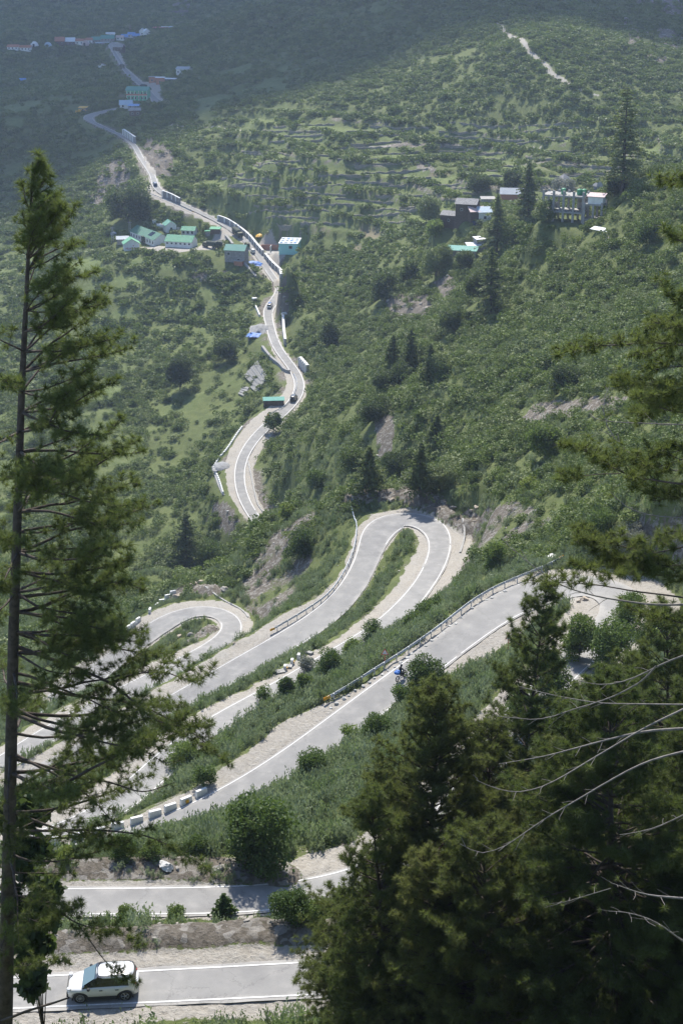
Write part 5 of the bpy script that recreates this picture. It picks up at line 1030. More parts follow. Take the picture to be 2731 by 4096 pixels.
heap('blue tarpaulin over goods at the road edge below the stone house', 581, 606, 4.2, 3, 1.2, M['blue'], seed=1); heap('blue tarpaulin spread beside the gravel pile on the bend', 594, 765, 3.4, 5, .8, M['blue'], seed=2, yaw=-.3)
M['gravel'] = simple('gravel_pile', (.24, .24, .24), .95, var=.35, sc=6, bump=.8); heap('grey gravel pile at the road edge above the blue sheet', 598, 755, 3.6, 6, 1.4, M['gravel'], 'gravel_pile', 'gravel pile', 3); heap('small grey gravel pile on the wide verge of the lower bend', 511, 1070, 2.4, 3.5, .7, M['gravel'], 'gravel_pile', 'gravel pile', 4)
heap('small yellow covered heap above the cyan house', 597, 541, 1.8, 2, .8, M['yellow'], seed=6)
house('green topped roadside stall below the guard rail bend', 629, 932, 6.5, 3, 1.6, 4, 'shed', .3, M['wbrown'], M['rteal'], cat='stall', name='stall', over=.2)
# hamlet on the spur
house('tall dark timber house with ragged slate roof', 1068, 508, 7.5, 6, 6.0, -18, 'gable', 1.5, M['wbrown'], M['slate'], [(-1.5, 3.6, .7, .8), (1.5, 3.6, .7, .8)], found=3); house('lower dark timber house with slate roof at the left of the hamlet', 1029, 524, 6, 5, 4.6, -25, 'gable', 1.2, M['wbrown'], M['slate'], [(0, 2.4, .7, .8)], found=3)
house('dark house under a faded pink metal roof', 1096, 511, 5.2, 6, 3.8, 12, 'gable', 1.3, M['wbrown'], M['rpink'], door=0., found=3); house('pale house under a light blue metal roof', 1113, 511, 4.5, 6, 3.6, 8, 'gable', 1.4, M['wwhite'], M['rlblue'], [(0, 1.2, .8, .9)], found=3)
house('brown house with blue grey metal roof at the back of the hamlet', 1176, 464, 9.5, 6, 3.0, -8, 'gable', 1.8, M['wbrick'], M['rgrey'], found=3); house('low shed with flat grey roof between the hamlet houses', 1120, 470, 5, 4, 2, 0, 'shed', .4, M['wgrey'], M['concrete'], cat='shed', name='shed')
house('green roofed shed on the slope below the hamlet', 1058, 590, 10, 4.5, 2.0, -14, 'shed', .8, M['wgrey'], M['rteal'], cat='shed', name='shed'); house('white roofed shed right of the green one below the hamlet', 1097, 577, 7, 3.5, 1.8, 8, 'shed', .5, M['wgrey'], M['rwhite'], cat='shed', name='shed'); house('small white roofed hut above the two sheds', 1108, 562, 4.5, 3, 1.8, 20, 'shed', .5, M['wgrey'], M['rwhite'], cat='hut', name='hut')
p = gat(1095, 524); q = MB(); q.box(-1.4, 1.4, -.04, .04, 0, 1.8); so = empty('solar_panel', p+np.array([0, 0, 1.]), R(20), 'blue solar panel on a stand below the pale blue roof', 'solar panel'); pn = q.build('panel', M['pv'], so); pn.rotation_euler = (R(-40), 0, 0); q = MB(); q.tube([(0, .5, -1.5), (0, .5, .8)], .06, 5); q.build('post', M['concrete'], so)
p = gat(1378, 531); q = MB(); q.box(-2.8, 2.8, -1, 1, 0, .1); o = q.build('metal_sheet', M['rwhite'], None, False, tuple(p+np.array([0, 0, .5]))); o.rotation_euler = (R(14), 0, R(-50)); tag(o, 'long white metal sheet lying on the slope under the concrete frame', 'metal sheet'); CLEAR.append((p[0], p[1], 4))
house('stone hut with a steep pyramid roof behind the concrete frame', 1376, 436, 2.6, 2.6, 1.2, 20, 'pyramid', 3.0, M['wgrey'], M['concrete'], cat='shrine', name='shrine'); house('dark hut with pointed slate roof behind the flowering tree', 1302, 422, 4.5, 4.5, 1.2, 30, 'pyramid', 2.4, M['wbrown'], M['slate'], cat='hut', name='hut')
# unfinished concrete frame
fp = gat(1318, 512); cf = empty('unfinished_building', fp, R(-22), 'unfinished concrete building frame with open floors on pillars', 'unfinished building'); CLEAR.append((fp[0], fp[1]+3, 9))
for x0, x1, y0, y1, z in ((-9, 2.2, 0, 6.5, 2.4), (-9, 2.2, 0, 6.5, 6.6), (2.3, 7.5, -1, 4.5, 1.0), (2.3, 7.5, -1, 4.5, 5.0)):
    q = MB(); q.box(x0, x1, y0, y1, z, z+.42); q.build('floor_slab', M['concrete'], cf)
for x in (-8.8, -6., -3.3, -.6, 2.0):
    for y in (.2, 6.2): q = MB(); q.box(x-.28, x+.28, y-.28, y+.28, -2.6, 8.2 if y < 1 else 7.6); q.build('pillar', M['concrete'], cf)
for x in (2.6, 5.0, 7.3):
    for y in (-.85, 4.2): q = MB(); q.box(x-.26, x+.26, y-.26, y+.26, -2.6, 5.9 if x > 5 else 5.2); q.build('pillar', M['concrete'], cf)
for (x0, x1, z0, z1) in ((-8.6, -6.2, 2.7, 4.2), (-.4, 1.8, 2.7, 5.8)): q = MB(); q.box(x0, x1, 5.95, 6.15, z0, z1); q.build('infill_wall', M['wgrey'], cf)
cm = Matrix.Translation(Vector(fp)) @ Matrix.Rotation(R(-22), 4, 'Z')
for i, x in enumerate((-3.9, .3, 1.5)): tank(0, 0, .65, 1.5, M['tank'], ('left', 'middle', 'right')[i]+'most green water tank on top of the concrete frame', P_=cm @ Vector((x, 2.2+.3*i, 7.15)), group='green water tanks')
rng_ = random.Random(4)
for i in range(14):
    vs, fs = make_rock(100+i, 1); o = mesh_obj('rubble_block', vs*[.5, .4, .3], fs, M['stone'], None, False, tuple(cm @ Vector((rng_.uniform(-8, 7), rng_.uniform(.5, 4), 0)))); o.location.z = fp[2]+(7.05 if o.location.x < (cm @ Vector((2, 0, 0))).x else 5.45); tag(o, 'broken stone block lying on the top slab of the concrete frame', 'stone block', 'stones on the concrete frame')
hs = house('small rusty metal roofed room on the right slab', 0, 0, 4, 3.4, 1.9, -22, 'shed', .5, M['wwhite'], M['rpink'], P_=np.array(cm @ Vector((5.4, -.6, 5.3))), found=.02, cat='hut', name='hut')
# upper village
GV_ = 'houses of the upper village'
UV_ = [(30, 115, 9, 5, 2.6, -6, 'gable', 1.6, 'wwhite', 'rorange', 'long white house with orange roof at the left edge of the upper village'), (56, 117, 11, 5, 2.8, -5, 'gable', 1.5, 'wwhite', 'rorange', 'white house with orange roof joined to the leftmost one'),
    (138, 104, 7.5, 6, 3.5, 4, 'gable', 3.0, 'wbrown', 'rorange', 'brown walled house with steep orange roof'), (162, 104.5, 7.5, 6, 3.4, 2, 'gable', 2.8, 'wbrown', 'rwhite', 'house with a plain white metal roof'), (183, 103, 7, 5, 3.2, 0, 'gable', 1.6, 'wwhite', 'rorange', 'white walled house with orange roof right of the white roof'), (203, 101, 7, 5, 3.2, -4, 'gable', 1.6, 'wwhite', 'rorange', 'orange roofed house beside the green roofed ones'),
    (222, 99, 8, 6, 2.8, 0, 'gable', 2.2, 'wgrey', 'rteal', 'left green roofed house of the upper village'), (247, 96, 11, 6, 2.8, -3, 'gable', 2.4, 'wgrey', 'rteal', 'wide green roofed house of the upper village'), (229, 105, 6, 4, 2, 5, 'shed', .6, 'wgrey', 'rlblue', 'low pale blue roofed shed below the green roofs'), (243, 104.5, 5, 4, 2, -5, 'shed', .6, 'wgrey', 'rgrey', 'low grey roofed shed where the road enters the village'),
    (254, 86, 7, 4, 3, 0, 'gable', 1, 'wwhite', 'rwhite', 'white house behind the wide green roof'), (276, 93, 6, 5, 2.6, 0, 'gable', 1.3, 'wwhite', 'rpink', 'pink roofed house where the road enters the village'), (287, 92, 5, 5, 2.6, 10, 'gable', 2, 'wgrey', 'rblue', 'house with a bright blue roof and pale gable'), (301, 87, 5.5, 5, 2.8, -10, 'gable', 1.6, 'wwhite', 'rblue', 'left of two blue covered houses at the village end'),
    (313, 89, 5.5, 5, 2.4, 8, 'gable', 1.6, 'wgrey', 'rblue', 'right of two blue covered houses at the village end'), (327, 82, 5, 5, 4, 0, 'gable_end', 2, 'wwhite', 'rgrey', 'tall white gabled house at the right of the village'), (339, 82.5, 5, 5, 3.6, 20, 'gable_end', 2, 'wwhite', 'rwhite', 'white gabled house beside the taller one'), (362, 71, 7, 5, 2.4, 0, 'shed', .6, 'wbrown', 'rred', 'red roofed house on the rise right of the village'),
    (381, 72.5, 7, 5, 3.6, 0, 'flat', .2, 'wbrick', 'rwhite', 'white topped brick house on the rise'), (398, 69.5, 7, 5, 2.4, -8, 'shed', .5, 'wgrey', 'rlblue', 'pale blue roofed shed on the rise'), (271, 117, 8, 5, 3, -15, 'gable', 2, 'wbrown', 'slate', 'dark timber house right beside the village road'),
    (235, 163.5, 5.5, 5, 4, 0, 'gable_end', 1.2, 'wwhite', 'concrete', 'pale house standing alone among trees below the village'), (53, 190, 4.5, 4, 1.8, 0, 'gable', 1.2, 'wwhite', 'rblue', 'lone blue roofed hut in the fields at the left'), (419, 171, 8.5, 6, 3.4, -18, 'gable', 1.2, 'wwhite', 'rgrey', 'grey roofed white house on the right hand slope'),
    (368, 194, 5, 5, 4, 0, 'flat', .2, 'wbrick', 'rwhite', 'brick house with flat white roof by the road'), (387, 190, 8, 4, 2.2, -15, 'shed', .3, 'wgrey', 'rwhite', 'long low white topped shed behind the brick house'), (350, 190, 4, 4, 3.4, 0, 'flat', .2, 'wbrick', 'concrete', 'small faded brick house left of the white topped one'), (290, 250, 7, 6, 2.4, 5, 'gable', 2.2, 'wwhite', 'rlblue', 'low white house with pale blue roof below the green hotel'),
    (306, 252, 6, 5, 2, -10, 'shed', .6, 'wgrey', 'rblue', 'bright blue roofed lean-to below the green hotel'), (311, 267, 6, 5, 3.2, 10, 'gable', 1.2, 'wbrown', 'slate', 'dark timber hut in the bushes below the blue roofs'), (190, 257, 4.2, 4, 2.2, -5, 'shed', .5, 'wgrey', 'yellow', 'grey hut with yellow roof beside the upper bend'), (510, 90, .1, .1, .1, 0, None, 0, '', '', '')]
for u, v, W, D, Hh, yw, rf_, rh, wm, rm, lb in UV_:
    if rf_: house(lb, u, v, W, D, Hh, yw, rf_, rh, M[wm], M[rm], wrow(W, max(1, int(W/2.6))), group=GV_, found=3.5, over=.5)
ht = house('two storey green hotel with green roof and open verandahs', 316, 231, 12.6, 7, 6.0, -8, 'gable', 1.7, M['wgreen'], M['rteal'], wrow(12, 6, .8, .8, 1.3)+wrow(12, 6, 3.6, .8, 1.2), cat='hotel', name='hotel', found=3, over=.8)
q = MB(); q.box(-6.3, 6.3, -4.6, -3.45, 2.85, 3.0); q.build('balcony_floor', M['wwhite'], ht); q = MB(); q.box(-6.3, 6.3, -4.62, -4.54, 3.0, 3.9); q.build('balcony_rail', M['wbrick'], ht)
for x in np.linspace(-6.2, 6.2, 6): q = MB(); q.box(x-.1, x+.1, -4.55, -4.35, -2, 5.7); q.build('verandah_post', M['wwhite'], ht)
for i, (u, v, m_) in enumerate(((80, 105.5, 'white'), (111, 107, 'rlblue'), (196, 103, 'rpink'))):
    p = gat(u, v); q = MB(); vs = []; n = 16; k = 6
    for a in range(k+1):
        for b in range(n): t = a/k*math.pi/2; vs.append((3.6*math.cos(t)*math.cos(b*2*math.pi/n), 3.6*math.cos(t)*math.sin(b*2*math.pi/n), 4.2*math.sin(t)-.5))
    q.add(vs, [(a*n+b, a*n+(b+1) % n, (a+1)*n+(b+1) % n, (a+1)*n+b) for a in range(k) for b in range(n)]); r_ = empty('dome_tent', p, 0, ('white dome tent left of the blue and white one', 'blue and white dome tent in front of the village', 'pinkish dome tent below the orange roofs')[i], 'tent', 'dome tents'); q.build('canopy', M[m_], r_, True); q = MB(); q.box(-.8, .8, -3.75, -3.2, -.5, 1.9); q.build('entrance', M['dark'], r_); CLEAR.append((p[0], p[1], 4))
# yellow digger by the upper bend
dg = empty('excavator', gat(181, 262), R(20), 'yellow excavator standing by the upper bend', 'excavator'); q = MB(); q.box(-1.5, 1.5, -1.3, -.7, 0, .8); q.box(-1.5, 1.5, .7, 1.3, 0, .8); q.build('tracks', M['cargrey'], dg); q = MB(); q.frustum(-1.6, 1.2, -1.1, 1.1, .8, 1.9, .1, .1); q.frustum(-.2, 1.2, -1, .1, 1.9, 2.8, .15, .1); q.build('body', M['yellow'], dg); q = MB(); q.tube([(1, .5, 1.5), (3., .5, 3.4), (4.6, .5, 1.6), (4.2, .5, .4)], .25, 5); q.build('arm', M['yellow'], dg)
# ---------------------------------------------------------------- walls, guard rails, kerb blocks, signs, boulders
def line3(L, base=True): return np.array([gat(u, v) for u, v in L])
def wallobj(label, L, ht, th, mat, name='retaining_wall', cat='wall', cope=None, posts=0, dn=1.0, lean=0., z='ground'):
    P_ = smooth(resample(line3(L), 1.2), 2, 1); root = empty(name, P_[len(P_)//2], 0, label, cat); o = P_[len(P_)//2]; P_ = P_-o; n = len(P_)
    T = np.gradient(P_[:, :2], axis=0); T /= np.linalg.norm(T, axis=1)[:, None]+1e-9; N2 = np.c_[-T[:, 1], T[:, 0], np.zeros(n)]
    sec = [(-th/2-lean, -dn), (-th/2, ht), (th/2, ht), (th/2+lean, -dn)]; V_ = np.stack([P_+N2*a+np.array([0, 0, b]) for a, b in sec], 1).reshape(-1, 3)
    F_ = [(i*4+k, i*4+(k+1) % 4, (i+1)*4+(k+1) % 4, (i+1)*4+k) for i in range(n-1) for k in range(4)]+[(0, 1, 2, 3), tuple((n-1)*4+k for k in (3, 2, 1, 0))]
    mesh_obj('wall_face', V_, F_, mat, root)
    if cope:
        sec = [(-th/2-.12, ht), (-th/2-.12, ht+.2), (th/2+.12, ht+.2), (th/2+.12, ht)]; V_ = np.stack([P_+N2*a+np.array([0, 0, b+.003]) for a, b in sec], 1).reshape(-1, 3); mesh_obj('coping', V_, F_, cope, root)
        if posts:
            d = np.r_[0, np.cumsum(np.linalg.norm(np.diff(P_, axis=0), axis=1))]
            for t in np.arange(0, d[-1], posts):
                c = np.array([np.interp(t, d, P_[:, k]) for k in range(3)]); i = min(n-1, int(np.searchsorted(d, t))); a = math.atan2(T[i, 1], T[i, 0]); Mx = Matrix.Translation(Vector(c)) @ Matrix.Rotation(a, 4, 'Z')
                q = MB(); q.box(-.28, .28, -th/2-.1-lean*.9, th/2+.1+lean*.9, -dn*.9, ht-.003, M=Mx); q.build('white_pier', cope, root)
    for c in P_[::3]+o: CLEAR.append((c[0], c[1], 1.6))
    return root
Zb = lambda L: [(172.2+x/2.731, 401.9+y/2.731) for x, y in L]; Z44 = lambda L: [(459.3+x/3.901, 660.3+y/3.901) for x, y in L]; Z11 = lambda L: [(x/3.034, y/3.034) for x, y in L]
wallobj('long stone breast wall with white coping and piers curving above the road', Zb([(900, 285), (950, 300), (1000, 330), (1060, 375), (1100, 410), (1140, 460), (1180, 505)]), 2.2, .6, M['wgrey'], cope=M['white'], posts=4.0, dn=1.5, lean=.3)
wallobj('white coped breast wall right of the road below the cyan house', Zb([(1195, 522), (1225, 560), (1260, 595), (1290, 620), (1298, 655)]), 2.0, .6, M['wgrey'], cope=M['white'], posts=4.0, dn=1.5, lean=.3)
wallobj('short breast wall with white frame above the upper bend', Zb([(553, 135), (600, 150), (660, 182)]), 2.6, .6, M['wgrey'], cope=M['white'], posts=2.6, dn=1.5, lean=.3)
wallobj('white framed breast wall beside the far stretch of road', Z11([(865, 945), (905, 972), (945, 1000)]), 3.4, .7, M['wgrey'], cope=M['white'], posts=3.2, dn=1.5, lean=.4)
wallobj('stone retaining wall carrying the road above the parked trucks', Zb([(946, 385), (965, 405), (990, 440)]), .6, .8, M['wgrey'], cope=M['concrete'], dn=5, lean=.5); wallobj('stone retaining wall carrying the road below the stone house', Zb([(1050, 545), (1080, 580), (1110, 615), (1135, 645)]), .7, .8, M['wgrey'], cope=M['concrete'], dn=5, lean=.5)
wallobj('pale breast wall right of the road below the rock bluff', Z44([(745, 300), (748, 360), (752, 430), (765, 520)]), 2.3, .6, M['concrete'], cope=M['white'], dn=2, lean=.5)
wallobj('short painted breast wall right of the bend', Z44([(900, 700), (930, 735), (965, 775)]), 3., .6, M['wgrey'], cope=M['white'], posts=2.2, dn=2, lean=.4); wallobj('low white parapet wall left of the bend by the cart', Z44([(488, 160), (510, 200), (535, 262)]), .9, .5, M['white'], 'parapet_wall', dn=1.5, lean=.1)
wallobj('dark gabion wall shoring the road on its valley side', Z44([(560, 545), (600, 600), (650, 655), (720, 705), (760, 760), (800, 765)]), 1.0, .9, M['wgrey'], 'gabion_wall', dn=3.5, lean=.4); wallobj('low stone wall holding the tarpaulin platform', Z44([(462, 380), (450, 430), (438, 480)]), 1.6, .6, M['concrete'], dn=3, lean=.3)
wallobj('masonry wall below the row of white parapet blocks', Z44([(118, 1605), (135, 1660), (160, 1740), (190, 1820), (215, 1862)]), .15, .7, M['wgrey'], dn=4.2, lean=.7)
wallobj('thin concrete drain wall along the road foot', Z44([(430, 1560), (450, 1640), (470, 1740), (490, 1840), (520, 1960), (590, 2040)]), .3, .4, M['concrete'], 'drain_wall', dn=.8)
wallobj('thin concrete drain lip curving round the outer hairpin', [(1062, 1192), (1068, 1215), (1066, 1240), (1056, 1270)], .18, .3, M['concrete'], 'drain_wall', dn=.5); wallobj('narrow concrete channel edge running down behind the left hairpin', [(472, 1348), (495, 1366), (515, 1381), (540, 1392), (560, 1402), (570, 1418)], .15, .28, M['concrete'], 'drain_wall', dn=.4)
# broken slabs of the slipped wall
M['slabm'] = simple('cast_slab', (.24, .235, .22), .9, var=.45, sc=3, bump=.8)
def slab_obj(label, pts, th=.8):
    P_ = [Vector(gat(*q)) for q in pts]; c = sum(P_, Vector())/4; n_ = (P_[1]-P_[0]).cross(P_[3]-P_[0]).normalized(); n_ = n_ if n_.z > 0 else -n_; q = MB()
    nn = 8
    def bl(a, b): return P_[0]*(1-a)*(1-b)+P_[1]*a*(1-b)+P_[2]*a*b+P_[3]*(1-a)*b
    # stepped courses
    for k in range(nn):
        a0, a1 = k/nn, (k+.93)/nn; qd = [bl(0, a0), bl(1, a0), bl(1, a1), bl(0, a1)]; lift = .35+.16*(k % 2); lo = [v-c-n_*1.0 for v in qd]; up = [v-c+n_*lift for v in qd]; q.add(lo+up, [(3, 2, 1, 0), (4, 5, 6, 7), (0, 1, 5, 4), (1, 2, 6, 5), (2, 3, 7, 6), (3, 0, 4, 7)])
    o = q.build('fallen_wall', M['slabm'], None, False, tuple(c)); tag(o, label, 'fallen wall'); return o
slab_obj('upper slab of the slipped stepped retaining wall', [Z44([(520, 660)])[0], Z44([(605, 800)])[0], Z44([(500, 900)])[0], Z44([(395, 800)])[0]]); slab_obj('lower right slab of the slipped retaining wall', [Z44([(560, 800)])[0], Z44([(610, 815)])[0], Z44([(505, 950)])[0], Z44([(455, 900)])[0]]); slab_obj('small bottom slab of the slipped retaining wall', [Z44([(390, 890)])[0], Z44([(445, 900)])[0], Z44([(400, 985)])[0], Z44([(345, 960)])[0]])
# guard rails
M['rail'] = simple('galvanised_steel', (.55, .57, .59), .5, .15, var=.15, sc=2)
def guard_rail(label, L, gap=2.0, yellow=()):
    P_ = smooth(resample(line3(L), .5), 4, 2); o = P_[len(P_)//2].copy(); root = empty('guard_rail', o, 0, label, 'guard rail'); n = len(P_)
    zg = ground(P_[:, 0], P_[:, 1]); P_[:, 2] = smooth(zg[:, None], 4, 2)[:, 0]; P_ = P_-o; T = np.gradient(P_[:, :2], axis=0); T /= np.linalg.norm(T, axis=1)[:, None]+1e-9; N2 = np.c_[-T[:, 1], T[:, 0], np.zeros(n)]
    prof = [(.0, .45), (.07, .50), (.07, .55), (0, .60), (.0, .62), (.07, .67), (.07, .72), (0, .77), (-.015, .77), (.05, .70), (-.015, .62), (.05, .53), (-.015, .45)]; k = len(prof)
    V_ = np.stack([P_+N2*a+np.array([0, 0, b]) for a, b in prof], 1).reshape(-1, 3); F_ = [(i*k+j, i*k+(j+1) % k, (i+1)*k+(j+1) % k, (i+1)*k+j) for i in range(n-1) for j in range(k)]; mesh_obj('beam', V_, F_, M['rail'], root)
    d = np.r_[0, np.cumsum(np.linalg.norm(np.diff(P_, axis=0), axis=1))]
    for t in np.arange(.6, d[-1], gap):
        i = min(n-1, int(np.searchsorted(d, t))); a = math.atan2(T[i, 1], T[i, 0]); Mx = Matrix.Translation(Vector(P_[i])) @ Matrix.Rotation(a, 4, 'Z'); q = MB(); q.box(-.045, .045, -.11, -.017, -.5, .74, M=Mx); q.build('post', M['rail'], root)
    for j, e in enumerate((0, n-1)):
        a = math.atan2(T[e, 1], T[e, 0]); Mx = Matrix.Translation(Vector(P_[e])) @ Matrix.Rotation(a, 4, 'Z'); q = MB(); q.box(-.45, .45, .072, .085, .44, .78, M=Mx); q.box(-.45, .45, -.03, -.018, .44, .78, M=Mx); q.build('yellow_marker', M['yellow'], root)
    return root
guard_rail('longest guard rail edging the uppermost diagonal road', [(751, 1615), (825, 1571), (930, 1505), (993, 1460), (1040, 1424), (1092, 1384), (1139, 1355), (1192, 1334), (1244, 1313), (1288, 1291)])
guard_rail('curved guard rail outside the middle loop down its left side', [(626, 1454), (673, 1427), (713, 1402), (749, 1378), (773, 1350), (797, 1309), (815, 1261), (820, 1216), (812, 1188), (804, 1160)])
guard_rail('distant guard rail on the outside of the valley bend', Z44([(610, 1158), (680, 1118), (760, 1080), (830, 1005), (866, 910), (866, 840), (835, 780)]), 3.)
guard_rail('distant guard rail along the road above the camp', Zb([(465, 115), (480, 130), (540, 150), (600, 178), (680, 210), (740, 240)]), 4.)
# white kerb blocks
def block(u, v, label, L=1.0, yel=False, hd=0., group='white parapet blocks', dz=0., nm='parapet_block', W=.45, Hh=.62):
    p = gat(u, v); r = empty(nm, p+np.array([0, 0, dz]), hd, label, 'concrete block', group); b = MB(); b.frustum(-L/2, L/2, -W/2, W/2, -.25, Hh, .07, .08); b.build('block', M['white'], r)
    if yel: q = MB(); q.box(-.16, .16, -W/2-.05, -W/2+.075, .12, .42); q.build('reflector', M['yellow'], r)
    return r
def hdg(u1, v1, u2, v2): a, b = gat(u1, v1), gat(u2, v2); return math.atan2(b[1]-a[1], b[0]-a[0])
CB = [(125, 1936), (180, 1926), (229, 1914), (271, 1902), (315, 1889), (357, 1874), (392, 1860), (428, 1844), (463, 1826)]; wd_ = ['leftmost', 'second', 'third', 'fourth', 'fifth', 'sixth', 'seventh', 'eighth', 'rightmost']
for i, (u, v) in enumerate(CB): j = min(i, len(CB)-2); block(u, v, f'{wd_[i]} white parapet block in the row above the lower left road', 1.25, i == 7, hdg(*CB[j], *CB[j+1]), 'white blocks above the lower left road')
block(175, 1817, 'white block with an orange reflector behind the left pine', 1.5, True, hdg(175, 1817, 203, 1804), 'white blocks behind the left pine', W=.6, Hh=.85); block(203, 1804, 'plain white block right of the orange marked one behind the pine', 1.7, False, hdg(175, 1817, 203, 1804), 'white blocks behind the left pine', W=.6, Hh=.85)
for i, (u, v) in enumerate([(655, 1539), (671, 1525), (686, 1513), (699, 1504)]): block(u, v, ('lowest white block of the four beside the central shrubs', 'second white block from below beside the central shrubs', 'third white block from below beside the central shrubs', 'topmost white block of the four beside the central shrubs')[i], .75, i < 2, hdg(655, 1539, 699, 1504), 'white blocks beside the central shrubs', W=.5, Hh=.7)
for i, (u, v, l) in enumerate([(643, 1545, 1.2), (664, 1533, .9), (709, 1501, 1.2)]): p = gat(u, v); q = MB(); q.box(-l/2, l/2, -.35, .35, -.1, .12); o = q.build('concrete_slab', M['concrete'], None, False, tuple(p+np.array([0, 0, .15]))); o.rotation_euler = (.15, .1, .5+i); tag(o, ('flat concrete slab at the foot of the four white blocks', 'flat slab between the lower two white blocks', 'flat slab at the upper end of the four white blocks')[i], 'slab')
GB = [(287, 1453), (295, 1446), (306, 1438), (318, 1428), (345, 1406), (360, 1395), (373, 1385), (386, 1374), (398, 1365)]
for i, (u, v) in enumerate(GB): j = min(i, len(GB)-2); block(u, v, f'{wd_[i]} white parapet block outside the left hairpin', 1.2, i == 6, hdg(*GB[j], *GB[j+1]), 'white blocks outside the left hairpin', W=.5, Hh=.75)
FB = [(97, 1643), (108, 1637), (119, 1627), (128, 1618)]
for i, (u, v) in enumerate(FB): j = min(i, len(FB)-2); block(u, v, f'{wd_[i] if i < 3 else "rightmost"} white block glimpsed through the left pine', .8, False, hdg(*FB[j], *FB[j+1]), 'white blocks glimpsed through the left pine')
HP = resample(np.array(Z44([(375, 1258), (340, 1305), (310, 1350), (265, 1420), (225, 1475), (180, 1525), (150, 1570), (125, 1615), (140, 1660), (165, 1710), (185, 1770), (200, 1820), (212, 1855)])), 4.6)
for i in range(len(HP)-1): block(HP[i, 0], HP[i, 1]+1, 'white parapet block in the long row curving round the valley bend', 1.1, False, hdg(*HP[i], *HP[i+1]), 'white parapet blocks round the valley bend', W=.55, Hh=.65)
# warning signs
M['signw'] = simple('sign_white', (.8, .8, .79), .5, var=.04); M['signr'] = simple('sign_red', (.55, .03, .03), .5, var=.08); M['signb'] = simple('sign_black', (.02, .02, .02), .6)
def warn_sign(u, v, top_v, label, kind):
    p = gat(u, v); d = math.hypot(p[0], p[1]); s = .78; root = empty('road_sign', p, 0, label, 'road sign', 'triangular warning signs'); hz_ = 1.15
    q = MB(); q.tube([(0, .03, -.4), (0, .03, hz_+.3)], .035, 8); q.build('post', M['signr'], root); h = s*.866
    def tri(k, y0, y1, z0): q = MB(); a = s*k/2; hh = h*k; zc = z0+h/3-hh/3; q.add([(-a, y0, zc), (a, y0, zc), (0, y0, zc+hh), (-a, y1, zc), (a, y1, zc), (0, y1, zc+hh)], [(0, 1, 2), (5, 4, 3), (0, 3, 4, 1), (1, 4, 5, 2), (2, 5, 3, 0)]); return q
    tri(1., -.012, .012, hz_).build('red_triangle', M['signr'], root); tri(.72, -.016, -.0125, hz_).build('white_field', M['signw'], root)
    z = hz_+.06; q = MB()
    if kind == 'hairpin': P_ = [(-.07, z), (-.07, z+.16), (-.04, z+.23), (.02, z+.25), (.07, z+.20), (.08, z+.12)]
    else: P_ = [(-.10, z), (-.09, z+.08), (-.03, z+.16), (.05, z+.16), (.09, z+.13)]
    q.tube([(a, -.022, b) for a, b in P_], .017, 5); a, b = P_[-1]; q.add([(a-.04, -.024, b), (a+.04, -.024, b), (a+.02, -.024, b-.07)], [(0, 1, 2), (2, 1, 0)]); q.build('black_arrow', M['signb'], root); root.rotation_euler = (R(-8), 0, R(-4)); return root
warn_sign(883, 1527, 1494, 'red and white triangular bend sign behind the long guard rail', 'bend'); warn_sign(1166, 1492, 1458, 'red and white triangular hairpin sign beside the slim pine', 'hairpin')
